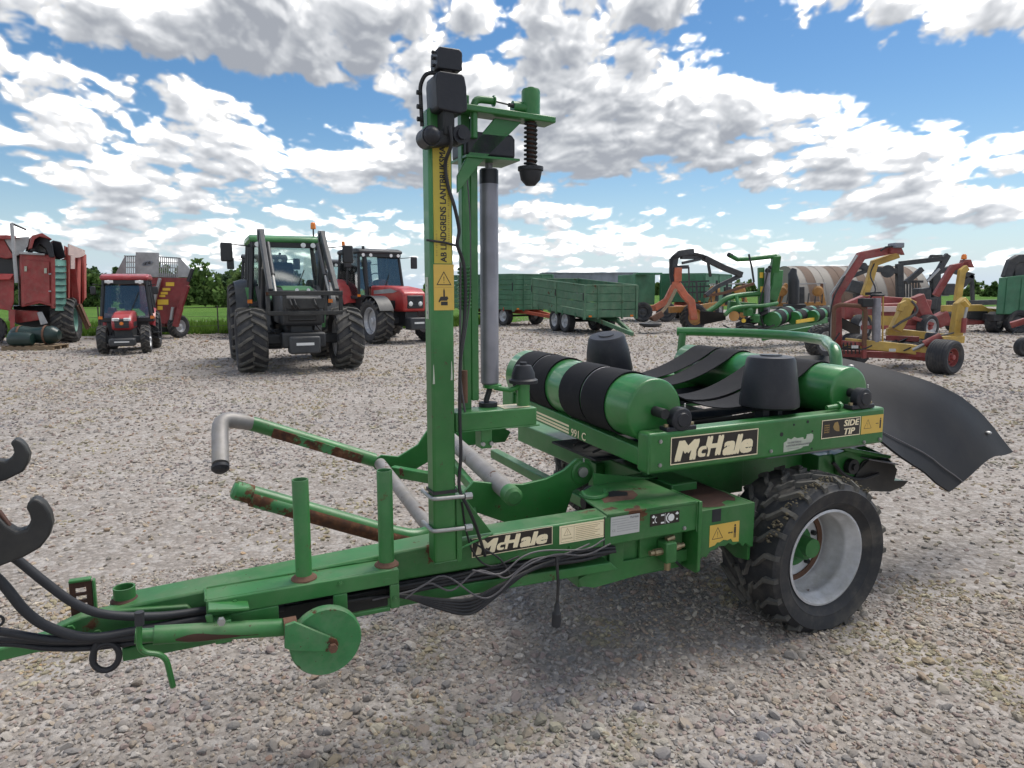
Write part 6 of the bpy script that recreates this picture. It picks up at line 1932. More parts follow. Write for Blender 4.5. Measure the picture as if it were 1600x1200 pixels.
def loader(t):
    for s in (-1, 1):
        y = s * 0.62
        lo = MB().obox((-1.05, s * 0.50, 0.75), (-1.15, y, 1.75), 0.10, 0.26).build('loader_post', 'tr_grey', t, 0.02)
        MB().obox((-1.20, y, 1.70), (-0.55, y, 2.86), 0.10, 0.19).build('loader_arm', 'tr_grey', t, 0.02)
        MB().obox((-0.58, y, 2.84), (0.95, y, 1.62), 0.10, 0.21, h2=0.15).build('loader_arm', 'tr_grey', t, 0.02)
        MB().cyl((-0.62, y - 0.07, 2.80), (-0.62, y + 0.07, 2.80), 0.12, n=16).build('arm_knuckle', 'tr_grey', t)
        MB().cyl((-1.02, y, 1.25), (-0.35, y + s * 0.0, 2.10), 0.05, n=12).build('lift_ram', 'tr_grey', t)
        MB().cyl((-0.35, y, 2.10), (-0.05, y, 2.40), 0.028, n=10).build('ram_rod', 'zinc', t)
        MB().cyl((-0.42, y * 0.82, 2.62), (0.35, y * 0.82, 1.95), 0.045, n=12).build('tilt_ram', 'tr_grey', t)
        MB().cyl((0.35, y * 0.82, 1.95), (0.78, y * 0.82, 1.58), 0.026, n=10).build('ram_rod', 'zinc', t)
    cg = MB().obox((1.02, -0.72, 1.60), (1.02, 0.72, 1.60), 0.10, 0.09).build('carriage_bar', 'hook', t, 0.01)
    MB().obox((1.06, -0.70, 1.22), (1.06, 0.70, 1.22), 0.08, 0.08).build('carriage_bar', 'hook', t, 0.01)
    for y in (-0.68, -0.38, 0.38, 0.68):
        MB().box(0.98, 1.06, y - 0.035, y + 0.035, 1.20, 1.62).build('carriage_upright', 'hook', t, 0.01)
    MB().box(1.03, 1.07, -0.36, 0.36, 1.30, 1.50).build('carriage_plate', 'hook', t, 0.01)
    for y in (-0.30, -0.22, 0.15):
        MB().tube([(1.10, y, 1.50), (1.16, y + 0.03, 1.38), (1.08, y + 0.10, 1.30)], 0.02, 6).build('hose', 'cable', t)
    MB().box(0.30, 0.75, -0.42, 0.42, 0.52, 0.82).build('nose_box', 'cab_black', t, 0.04)
    for y in (-0.10, 0.12):
        MB().cyl((0.66, y, 1.66), (0.68, y, 1.66), 0.035, n=10).build('front_lamp', 'lamp', t)
    MB().prism([(-1.25, 1.735), (-1.25, 1.75), (-0.3, 1.735), (0.15, 1.66), (0.15, 1.645), (-0.3, 1.72)], (0, -0.30, 0), V(1, 0, 0), V(0, 0, 1), (0, 0.60, 0)).build('hood_top', 'tr_green', t)
    # bright green front edge of the rear fenders
    for s in (-1, 1):
        rows = []
        for i in range(9):
            a = R(-6 + i * 56 / 8)
            x, z = -2.75 + 1.03 * math.cos(a), 0.90 + 1.03 * math.sin(a)
            rows.append([(x, s * (0.60 + 0.20 * j / 2 + 0.012 * i), z) for j in range(3)])
        MB().sheet(rows, -0.03 * s).build('fender_edge', 'tr_green', t, smooth=50)


loader(dz)
mf = dict(wb=2.9, tf=0.95, tr=0.95, Rf=0.70, Wf=0.56, Rr=0.95, Wr=0.62, body='tr_red', roof='tr_grey', fender='tr_red', rim='silver', guards=True,
          hood=(0.98, 1.78, 0.40, -1.45, 0.75), cab=(-3.05, -1.42, 0.82, 1.40, 2.98), mirror=1.20, mirror_dz=-0.40, beacon=(-2.7, -0.72), beacon_h=0.12, exhaust=-1, roof_lamps=(-0.62, -0.36, 0.36, 0.62))
mft = tractor('red_tractor', 'large red tractor with dark roof and orange beacon behind the yellow-signed mast', (-3.42, 22.3, 0), -38, mf)
MB().prism([(-1.2, 1.62), (-0.1, 1.68), (0.35, 1.60), (0.1, 1.55), (-1.2, 1.50)], (0, -0.403, 0), V(1, 0, 0), V(0, 0, 1), (0, -0.006, 0)).build('grey_stripe', 'grey_sheet', mft)
gb = dict(wb=2.6, tf=0.90, tr=0.9, Rf=0.62, Wf=0.5, Rr=0.88, Wr=0.55, body='tr_green', roof='tr_grey', fender='tr_grey', rim='silver',
          hood=(0.95, 1.65, 0.38, -1.3, 0.6), cab=(-2.8, -1.25, 0.80, 1.30, 2.78), exhaust=1)
tractor('green_tractor', 'green-roofed tractor half hidden between the loader tractor and the red tractor', (-5.75, 26.0, 0), -18, gb)
gb2 = dict(gb)
gb2['hood'] = (0.95, 1.60, 0.38, -1.3, 0.6)
gb2['cab'] = (-2.8, -1.25, 0.80, 1.30, 2.90)
tractor('green_tractor', 'tractor almost wholly hidden behind the loader tractor, its mirror and wheel at the left', (-8.55, 24.4, 0), -16, gb2)
sm = dict(wb=1.75, tf=0.50, tr=0.55, Rf=0.37, Wf=0.22, Rr=0.53, Wr=0.32, body='small_red', roof='small_red', fender='small_red', rim='silver', nl=15,
          hood=(0.62, 1.10, 0.24, -0.75, 0.42), cab=(-1.95, -0.72, 0.60, 0.85, 2.08), mirror=0.74, mirror_dz=-0.42, mirror_s=0.55, roof_lamps=(-0.5, 0.5), no_lamps=True)
st = tractor('compact_tractor', 'small red compact tractor with dark cab, facing the camera', (-10.15, 18.45, 0), -22, sm)
for s in (-1, 1):
    MB().box(0.40, 0.44, s * 0.13 - 0.085, s * 0.13 + 0.085, 0.86, 0.94).build('headlamp_panel', 'lamp', st, 0.02)
for s in (-1, 1):
    MB().box(-0.70, -0.66, s * 0.36 - 0.10, s * 0.36 + 0.10, 1.83, 1.90).build('work_lamp', 'white', st, 0.01)
MB().cyl((0.44, 0, 0.80), (0.45, 0, 0.80), 0.045, n=14).build('nose_badge', 'amber', st)


# ------------------------------------------------------------------ red harvester at the left edge
def harvester():
    t = thing('root_harvester', 'big red root harvester with teal louvred panel and hanging red tarp at the left edge', 'harvester', (-15.2, 22.0, 0))
    q = Rel(t)

    def slab(name, mat, pts, Y, depth, bevel=0.01):
        """outline seen at distance Y, pushed back by depth"""
        pp = [q(u, v, Y) for u, v in pts]
        mb = MB()
        n = len(pp)
        vs = pp + [p + V(-0.60, 0.80, 0.0) * depth for p in pp]
        mb.add(vs, [tuple(range(n)), tuple(range(2 * n - 1, n - 1, -1))] + [(i, i + n, (i + 1) % n + n, (i + 1) % n) for i in range(n)])
        return mb.build(name, mat, t, bevel)
    cb = slab('cabinet', 'harv_red', [(32, 396), (84, 398), (85, 480), (62, 474), (34, 480)], 21.4, 2.2, 0.03)
    slab('cabinet_top', 'grey_sheet', [(30, 393), (70, 396), (70, 399), (30, 397)], 21.3, 2.2)
    slab('cabinet_door', 'harv_red', [(37, 406), (77, 409), (78, 474), (60, 470), (38, 476)], 21.36, 0.05, 0.01)
    for (u, v) in ((40, 420), (71, 423)):
        slab('label', 'peel', [(u - 2, v - 4), (u + 2, v - 4), (u + 2, v + 4), (u - 2, v + 4)], 21.33, 0.02, 0)
    for v in (428, 455):
        slab('hinge', 'grey_sheet', [(76, v - 1), (80, v - 1), (80, v + 1), (76, v + 1)], 21.3, 0.05, 0)
    slab('door_post', 'harv_red', [(80, 400), (86, 400), (87, 482), (81, 482)], 21.35, 0.4, 0.01)
    for i in range(8):
        v0 = 405 + i * 10
        p = [q(86, v0, 21.5), q(99.5, v0 + 1.2, 21.9), q(100, v0 + 10, 21.9), q(86, v0 + 9.6, 21.5)]
        n = V(0.1, -0.15, -0.02)
        mb = MB().add([p[0] - n * 0.1, p[1] - n * 0.1, p[2] + n * 0.5, p[3] + n * 0.5, p[0] + V(0, .12, 0), p[1] + V(0, .12, 0), p[2] + V(0, .12, 0), p[3] + V(0, .12, 0)], [(0, 3, 2, 1), (4, 5, 6, 7), (0, 1, 5, 4), (1, 2, 6, 5), (2, 3, 7, 6), (3, 0, 4, 7)])
        mb.build('louvre', 'teal', t)
    # arched dark hood and elevator
    arch = [(48, 392), (52, 376), (62, 366), (74, 370), (82, 384), (86, 402), (78, 402), (72, 388), (62, 380), (55, 392)]
    slab('hood_arch', 'plastic', arch, 21.2, 2.0, 0.02)
    slab('hood_cap', 'harv_red', [(50, 368), (66, 364), (82, 374), (74, 372), (62, 369), (54, 374), (50, 388), (46, 388)], 21.0, 2.4, 0.01)
    slab('hood_inside', 'grey_sheet', [(54, 390), (60, 378), (72, 384), (76, 396)], 21.6, 1.2, 0.01)
    slab('rear_elevator', 'cab_black', [(82, 375), (96, 378), (103, 402), (92, 406), (86, 400)], 21.9, 1.5, 0.03)
    slab('hopper_side', 'grey_sheet', [(6, 372), (46, 370), (44, 384), (36, 394), (26, 400), (18, 392)], 21.6, 1.4, 0.01)
    slab('hopper_rim', 'harv_red', [(-30, 368), (10, 367), (26, 369), (24, 373), (-30, 374)], 21.4, 2.4, 0.01)
    slab('intake', 'harv_red', [(-30, 374), (6, 374), (16, 392), (22, 402), (10, 404), (-30, 396)], 21.7, 1.0, 0.01)
    slab('dark_bay', 'cab_black', [(-30, 400), (32, 400), (32, 432), (-30, 432)], 22.2, 1.5, 0.01)
    slab('lower_side', 'harv_red', [(-30, 430), (22, 431), (22, 470), (18, 486), (-30, 478)], 21.5, 1.6, 0.02)
    slab('lower_rim', 'tr_red', [(-30, 427), (22, 428), (16, 437), (-30, 438)], 21.3, 0.4, 0.02)
    MB().tube([q(18, 349, 20.9), q(21, 380, 20.9), q(26, 442, 20.9)], 0.05, 8).build('pole', 'grey_sheet', t)
    MB().tube([q(18, 349, 20.9), q(41, 359, 21.2)], 0.03, 6).build('pole_arm', 'dark', t)
    # hanging tarp in folds
    rows = []
    for i in range(9):
        s = i / 8
        row = []
        for j in range(23):
            w = j / 22
            u = 100 + 34 * w
            v = (384 + 14 * w) * (1 - s) + (473 + 8 * math.sin(w * 11) - 10 * (w < 0.4)) * s
            row.append(q(u, v, 22.3 + 1.1 * w + 0.14 * math.sin(w * 26) * (0.3 + s)))
        rows.append(row)
    MB().sheet(rows, 0.02).build('tarp', 'tarp', t, smooth=60)
    rows = [[q(106 + 26 * w, (381 + 10 * w) * (1 - s) + (398 + 18 * w * (1 - w)) * s, 22.05 + 1.2 * w) for w in np.linspace(0, 1, 12)] for s in np.linspace(0, 1, 4)]
    MB().sheet(rows, 0.02).build('pale_tarp_top', 'tarp_pale', t, smooth=60)
    rows = [[q(110 + 6 * w, 398 + 22 * s, 22.1 + 0.2 * w) for w in np.linspace(0, 1, 3)] for s in np.linspace(0, 1, 4)]
    MB().sheet(rows, 0.02).build('pale_tarp_strip', 'tarp_pale', t, smooth=60)
    for (a, b) in (((121, 478), (137, 514)), ((125, 476), (140, 510))):
        MB().obox(q(*a, 22.4), q(*b, 22.2), 0.07, 0.09).build('ladder_rail', 'rust_lite', t)
    for k in range(4):
        MB().obox(q(124 + 4 * k, 484 + 8 * k, 22.35), q(128 + 4 * k, 482 + 8 * k, 22.35), 0.05, 0.05).build('rung', 'rust_lite', t)
    slab('rear_body', 'harv_red', [(98, 404), (118, 406), (124, 474), (98, 478)], 22.6, 1.4, 0.02)
    # running gear
    slab('under_frame', 'harv_red', [(14, 484), (60, 486), (62, 500), (30, 505), (14, 502)], 21.6, 0.5, 0.02)
    slab('front_leg', 'harv_red', [(15, 484), (24, 484), (22, 532), (17, 532)], 21.3, 0.25, 0.01)
    slab('dark_belly', 'cab_black', [(22, 478), (96, 478), (96, 512), (60, 516), (24, 506)], 22.3, 1.2, 0.02)
    slab('chute', 'grey_sheet', [(58, 488), (66, 487), (75, 505), (64, 508)], 21.4, 0.2, 0.01)
    wt = wheel(t, (0, 0, 0), 0.70, 0.62, 0.36, 'teal', 'rubber_far', 0.05, 18, 'chevron', 1, 0.3, 0.1, 'teal', 0, 40, lug_w=0.075)
    wt.location = V(1.10, 0.35, 0.70)
    wt.rotation_euler = (0, 0, R(-70))
    w2 = wheel(t, (0, 0, 0), 0.46, 0.35, 0.24, 'rust_lite', 'rubber_far', 0.03, 16, 'chevron', -1, 0.3, 0.08, 'rust_lite', 0, 36, lug_w=0.05)
    w2.location = V(-0.75, -0.5, 0.46)
    w2.rotation_euler = (0, 0, R(40))
    return t


harvester()


def bundle():
    p = thing('pallet', 'weathered wooden pallet lying in front of the red harvester', 'pallet', (-13.35, 19.7, 0), R(6))
    for y in (-0.38, 0.0, 0.38):
        MB().box(-0.66, 0.66, y - 0.05, y + 0.05, 0.0, 0.10).build('runner', 'wood', p)
    for i in range(7):
        x = -0.62 + i * 0.206
        MB().box(x - 0.06, x + 0.06, -0.44, 0.44, 0.102, 0.125).build('slat', 'wood', p)
    b = thing('net_roll', 'dark green wrapped roll strapped down on the pallet by the harvester', 'roll', (-13.35, 19.7, 0.126), R(6))
    prof = []
    for i in range(13):
        t = i / 12
        prof.append((0.245 + 0.025 * math.sin(9 * t) - 0.12 * (abs(t - 0.5) * 2) ** 6, -0.64 + 1.28 * t))
    prof = [(0, -0.66)] + prof + [(0, 0.66)]
    MB().lathe(prof, (0, 0.02, 0.27), (1, 0, 0), 22).build('roll_body', 'wrapfilm', b)
    MB().lathe([(0, -0.3), (0.16, -0.3), (0.19, -0.2), (0.19, 0.2), (0.15, 0.3), (0, 0.3)], (-0.2, -0.30, 0.18), (1, 0, 0), 18).build('small_roll', 'wrapfilm', b)
    for x in (-0.35, 0.32):
        MB().lathe([(0.272, -0.03), (0.276, 0.0), (0.272, 0.03)], (x, 0.02, 0.27), (1, 0, 0), 22).build('strap', 'rust_lite', b)


bundle()


# ------------------------------------------------------------------ hopper trailer behind the compact tractor
def hopper():
    t = thing('hopper_trailer', 'dark red hopper trailer with grey slatted top and yellow stickers', 'trailer', (-12.6, 24.5, 0))
    q = Rel(t)
    Y0, Y1 = 24.0, 26.3

    def loft(name, mat, front, back, bevel=0.01):
        n = len(front)
        vs = [q(u, v, Y0) for u, v in front] + [q(u, v, Y1) for u, v in back]
        return MB().add(vs, [tuple(range(n)), tuple(range(2 * n - 1, n - 1, -1))] + [(i, i + n, (i + 1) % n + n, (i + 1) % n) for i in range(n)]).build(name, mat, t, bevel)
    loft('hopper_body', 'maroon', [(180, 433), (299, 434), (286, 470), (270, 506), (246, 506), (214, 480), (190, 455)], [(182, 434), (296, 435), (284, 468), (268, 500), (248, 500), (216, 478), (192, 454)], 0.02)
    for (u0, u1, v0, v1) in ((259, 272, 441, 447), (254, 266, 450, 454), (251, 262, 456, 460), (249, 258, 461, 464), (246, 263, 468, 476), (246, 254, 478, 484)):
        p = [q(u0, v1, Y0 - 0.02), q(u1, v1, Y0 - 0.02), q(u1, v0, Y0 - 0.02), q(u0, v0, Y0 - 0.02)]
        MB().add(p + [a + V(0, 0.015, 0) for a in p], [(0, 1, 2, 3), (7, 6, 5, 4), (0, 4, 5, 1), (1, 5, 6, 2), (2, 6, 7, 3), (3, 7, 4, 0)]).build('yellow_sticker', 'yellow_note', t)
    # grey upper frame: solid panels and slats
    def panel(name, pts, Y, th=0.03, mat='grey_sheet'):
        p = [q(u, v, Y) for u, v in pts]
        n = len(p)
        return MB().add(p + [a + V(0, th, 0) for a in p], [tuple(range(n)), tuple(range(2 * n - 1, n - 1, -1))] + [(i, i + n, (i + 1) % n + n, (i + 1) % n) for i in range(n)]).build(name, mat, t)
    for Y in (Y0, Y1):
        cp = panel('centre_panel', [(212, 394), (248, 395), (248, 433), (212, 432)], Y)
        panel('side_panel', [(178, 432), (194, 402), (197, 400), (197, 432)], Y)
        panel('side_panel', [(278, 433), (278, 403), (282, 404), (300, 424), (298, 433)], Y)
        for i in range(5):
            u = 199.5 + i * 3
            panel('slat', [(u - 0.6, 400), (u + 0.6, 400), (u + 0.6, 432), (u - 0.6, 432)], Y)
        for i in range(9):
            u = 250.5 + i * 3.2
            panel('slat', [(u - 0.6, 402), (u + 0.6, 402), (u + 0.6, 433), (u - 0.6, 433)], Y)
        panel('top_rail', [(195, 399.2), (212, 399.2), (212, 401), (195, 401)], Y)
        panel('top_rail', [(248, 400.4), (281, 402.4), (281, 404), (248, 402.2)], Y)
        for v in (409, 417, 427):
            panel('cross_slat', [(197, v), (212, v), (212, v + (6 if v == 427 else 1.4)), (197, v + (6 if v == 427 else 1.4))], Y + 0.04)
            panel('cross_slat', [(248, v), (278, v + 1), (278, v + (7 if v == 427 else 2.4)), (248, v + (6 if v == 427 else 1.4))], Y + 0.04)
        if Y == Y0:
            c = q(230, 411.5, Y - 0.03)
            pn = Panel(c, V(0.96, 0, 0.25), V(-0.25, 0, 0.96), 0.36, 0.15, 0.004)
            bo = pn.base('badge', 'blue_grey', cp, [(0.19 * math.cos(a), 0.075 * math.sin(a)) for a in np.linspace(0, 2 * math.pi, 17)[:-1]])
            mb = MB()
            pn.text(mb, 'HITAR', 0, 0, 0.26, 0.085, 0.05, 0.2, 0.003)
            mb.build('badge_lettering', 'ink', bo, smooth=0)
    for (u0, v0, u1, v1) in ((178, 432, 178, 432),):
        for uu, vv in ((195, 400), (282, 404), (179, 432), (299, 433)):
            MB().obox(q(uu, vv, Y0), q(uu, vv, Y1), 0.05, 0.05).build('rail', 'grey_sheet', t)
    for (a, b, w, m) in (((250, 435), (236, 490), 0.09, 'grey_sheet'), ((301, 420), (294, 440), 0.10, 'cab_black'), ((293, 446), (282, 480), 0.14, 'maroon'), ((282, 480), (274, 510), 0.16, 'maroon'), ((270, 480), (267, 500), 0.08, 'grey_sheet')):
        MB().obox(q(*a, Y0 - 0.15), q(*b, Y0 - 0.15), w, w).build('ram', m, t, 0.01)
    MB().obox(q(240, 515, 23.6), q(275, 515, 24.4), 0.14, 0.16).build('draw_frame', 'cab_black', t, 0.01)
    B('counter_box', 'cab_black', t, *[v for v in (0, 0, 0, 0, 0, 0)][:0] or (0.05, 0.55, -1.6, -1.1, 0.06, 0.55), 0.03)
    for u, Y in ((279, 24.25), (196, 25.8)):
        g = q(u, 512, Y)
        w = wheel(t, (0, 0, 0), 0.40, 0.26, 0.20, 'silver', 'rubber_far', 0.02, 18, 'chevron', -1, 0.3, 0.06, 'silver', 0, 36, lug_w=0.04)
        w.location = V(g.x, g.y, 0.40)
        w.rotation_euler = (0, 0, R(70))
    MB().obox((0.6, 0, 0.42), (-1.4, 1.0, 0.42), 0.12, 0.12).build('axle', 'maroon', t)


hopper()


# ------------------------------------------------------------------ green tipping trailers
def trailer(name, label, corner, heading, L, W, zb, zt_, pitch, mat, chassis, opts, grp='parked farm trailers'):
    """corner: ground point under the near front corner; x runs from front to rear, y across to the right"""
    t = thing(name, label, 'trailer', (corner[0], corner[1], 0), heading, grp)
    k = math.tan(pitch)

    def Z(x, z):
        return z + k * x
    ex, ey, ez = V(1, 0, k), V(0, 1, 0), V(0, 0, 1)
    fl = MB().obox((0.05, W / 2, Z(0, zb) + 0.03), (L - 0.05, W / 2, Z(L, zb) + 0.03), W - 0.06, 0.06).build('floor', chassis, t)
    nb = opts.get('boards', 4)
    H = zt_ - zb
    for s, y in (('near', 0.0), ('far', W)):
        for i in range(nb):
            z0, z1 = zb + H * i / nb + 0.012, zb + H * (i + 1) / nb - 0.012
            mb = MB()
            mb.add([(0, y - 0.02, Z(0, z0)), (L, y - 0.02, Z(L, z0)), (L, y - 0.02, Z(L, z1)), (0, y - 0.02, Z(0, z1)), (0, y + 0.02, Z(0, z0)), (L, y + 0.02, Z(L, z0)), (L, y + 0.02, Z(L, z1)), (0, y + 0.02, Z(0, z1))], [(0, 1, 2, 3), (7, 6, 5, 4), (0, 4, 5, 1), (1, 5, 6, 2), (2, 6, 7, 3), (3, 7, 4, 0)])
            mb.build('side_board', mat, t, 0.012)
        for x in opts.get('posts', (0.0, 0.5, 1.0)):
            xx = x * L
            MB().obox((xx, y, Z(xx, zb) - 0.06), (xx, y, Z(xx, zt_) + 0.02), 0.10, 0.09, up=(1, 0, 0)).build('post', mat, t, 0.01)
        MB().obox((0, y, Z(0, zt_) + 0.02), (L, y, Z(L, zt_) + 0.02), 0.07, 0.06).build('top_rail', mat, t, 0.01)
    for x in (0.0, L):
        for i in range(nb):
            z0, z1 = zb + H * i / nb + 0.012, zb + H * (i + 1) / nb - 0.012
            MB().box(x - 0.02, x + 0.02, 0.06, W - 0.06, Z(x, z0), Z(x, z1)).build('end_board', mat, t, 0.012)
        for y in opts.get('end_posts', (0.28, 0.75)):
            MB().box(x - 0.045, x + 0.045, y * W - 0.03, y * W + 0.03, Z(x, zb) - 0.05, Z(x, zt_)).build('end_post', mat, t, 0.01)
        MB().box(x - 0.035, x + 0.035, 0.03, W - 0.03, Z(x, zt_) - 0.01, Z(x, zt_) + 0.05).build('end_rail', mat, t, 0.01)
    for y in (W * 0.32, W * 0.68):
        MB().obox((0.1, y, Z(0, zb) - 0.10), (L - 0.1, y, Z(L, zb) - 0.10), 0.10, 0.16).build('chassis_rail', chassis, t, 0.01)
    rw = opts.get('wheel_r', 0.44)
    for x in opts['axles']:
        MB().cyl((x, 0.15, rw), (x, W - 0.15, rw), 0.05, n=10).build('axle', 'dark', t)
        for y, o in ((0.22, -1), (W - 0.22, 1)):
            wheel(t, (x, y, rw), rw, 0.30, rw * 0.56, 'silver', 'rubber_far', 0.012, 24, 'rib', o, 0.35, 0.08, 'silver', 0, 36)
    if opts.get('tongue'):
        tx, tz = opts['tongue']
        for y in (W * 0.30, W * 0.70):
            MB().obox((0.4, y, Z(0, zb) - 0.06), (-tx, W / 2, tz), 0.10, 0.14).build('tongue', opts.get('tongue_mat', mat), t, 0.01)
    for x in opts.get('posts', (0.0, 0.5, 1.0)):
        for y, o in ((0.0, -1), (W, 1)):
            xx = x * L
            MB().box(xx - 0.03, xx + 0.03, y + o * 0.05 - 0.015, y + o * 0.05 + 0.015, Z(xx, zb) + H * 0.55, Z(xx, zb) + H * 0.78).build('latch', 'dark', t)
    for i in range(4):
        xx = L * (0.14 + 0.24 * i)
        for y, o in ((0.0, -1), (W, 1)):
            MB().box(xx - 0.025, xx + 0.025, y + o * 0.03 - 0.012, y + o * 0.03 + 0.012, Z(xx, zb) - 0.05, Z(xx, zb) + 0.12).build('hinge', chassis, t)
    for y in (W * 0.10, W * 0.90):
        MB().box(-0.05, -0.03, y - 0.06, y + 0.06, Z(0, zb) + 0.03, Z(0, zb) + 0.09).build('reflector', 'amber', t)
    if opts.get('note'):
        MB().box(-0.05, -0.046, W * 0.12, W * 0.20, zb + H * 0.55, zb + H * 0.67).build('white_plate', 'white', t)
    if opts.get('text'):
        pn = Panel((L * 0.34, -0.05, zb + H * 0.55), V(1, 0, 0), V(0, 0, 1), 2.0, 0.4, 0.002)
        mb = MB()
        pn.text(mb, opts['text'], 0, 0, 2.0, 0.30, 0.05)
        mb.build('lettering', 'white', t, smooth=0)
    return t



def place_trailer(name, label, near, far_dir, L, W, *a, **kw):
    """near front corner, unit vector front->rear; the box spreads to the right of it as the camera sees it"""
    ang = math.atan2(far_dir[1], far_dir[0])
    # local y must point to the camera's right: put the origin on the right-hand corner instead
    rx, ry = math.sin(ang), -math.cos(ang)
    return trailer(name, label, (near[0] + rx * W, near[1] + ry * W), ang, L, W, *a, **kw)


tB = place_trailer('tipping_trailer', 'faded green tandem-axle tipping trailer with its drawbar resting on the gravel', (2.62, 25.6), (-0.389, 0.921), 4.5, 2.2, 0.62, 1.77, 0.064, 'trail_green', 'trail_green2',
                   dict(axles=(1.75, 2.65), tongue=(1.5, 0.10), boards=4))
tA = place_trailer('tipping_trailer', 'taller ribbed green trailer on an orange chassis behind the tandem trailer', (0.06, 31.4), (-0.62, 0.785), 4.8, 2.3, 0.72, 2.28, 0.0, 'trail_green2', 'orange_red',
                   dict(axles=(0.9, 3.8), tongue=(2.2, 0.35), boards=7, note=True, tongue_mat='orange_red', posts=(0.0, 0.33, 0.66, 1.0)))
tC = place_trailer('tipping_trailer', 'far green high-sided trailer with white lettering behind the orange crane', (8.0, 38.2), (0.55, 0.835), 4.6, 2.4, 0.95, 2.42, 0.0, 'box_green', 'orange_red',
                   dict(axles=(2.2, 3.2), boards=1, tongue=(1.6, 0.5), tongue_mat='orange_red', wheel_r=0.5, text='TVVT'))
grey = thing('container_body', 'long blue-grey trailer body standing behind the green trailers', 'trailer', (5.0, 46.0, 0), R(2), 'parked farm trailers')
MB().box(-3.0, 3.1, 0, 2.4, 0.95, 2.62).build('body', 'blue_grey', grey, 0.03)
for i in range(9):
    MB().box(-2.95 + i * 0.75, -2.90 + i * 0.75, -0.03, 0.0, 0.97, 2.60).build('rib', 'blue_grey', grey)
MB().box(-3.05, 3.15, -0.05, 2.45, 2.62, 2.70).build('rail', 'blue_grey', grey)
for x in (-1.6, 1.6):
    wheel(grey, (x, 0.1, 0.48), 0.48, 0.3, 0.26, 'silver', 'rubber_far', 0.012, 20, 'rib', -1, 0.3, 0.08, 'silver', 0, 28)
    wheel(grey, (x, 2.3, 0.48), 0.48, 0.3, 0.26, 'silver', 'rubber_far', 0.012, 20, 'rib', 1, 0.3, 0.08, 'silver', 0, 28)
sp = thing('spreader_box', 'bright green box-shaped spreader between the trailers and the orange crane', 'spreader', (7.2, 36.5, 0))
q = Rel(sp)
a, b = q(993, 430, 36.0), q(1024, 429, 37.0)
MB().add([V(a.x, a.y, 0.85), V(b.x, b.y, 0.85), V(b.x, b.y, 2.42), V(a.x, a.y, 2.38), V(a.x - 0.6, a.y + 2, 0.85), V(b.x - 0.2, b.y + 2, 0.85), V(b.x - 0.2, b.y + 2, 2.42), V(a.x - 0.6, a.y + 2, 2.38)], [(0, 1, 2, 3), (7, 6, 5, 4), (0, 4, 5, 1), (1, 5, 6, 2), (2, 6, 7, 3), (3, 7, 4, 0)]).build('box', 'box_green', sp, 0.03)
MB().box(a.x - 0.05, b.x + 0.05, -1.0, 0.0, 2.36, 2.46).build('rim', 'box_green', sp, 0.01)
MB().box(a.x + 0.1, b.x + 1.2, -0.8, 0.2, 0.55, 0.82).build('chassis', 'orange_red', sp, 0.02)
wheel(sp, (a.x + 0.35, -0.75, 0.5), 0.5, 0.4, 0.27, 'tr_grey', 'rubber_far', 0.02, 18, 'chevron', -1, 0.3, 0.08, 'tr_grey', 0, 32)
wheel(sp, (a.x + 1.55, -0.75, 0.5), 0.5, 0.4, 0.27, 'tr_grey', 'rubber_far', 0.02, 18, 'chevron', -1, 0.3, 0.08, 'tr_grey', 0, 32)

# ------------------------------------------------------------------ orange crane with black boom
def bars(root, q, lst):
    """lst: (name, material, [(u, v, Y), ...], width) square bars joined along a path"""
    for name, mat, pts, w in lst:
        pp = [q(*p) for p in pts]
        MB().bar(pp, w, w * 1.15).build(name, mat, root, w * 0.10)


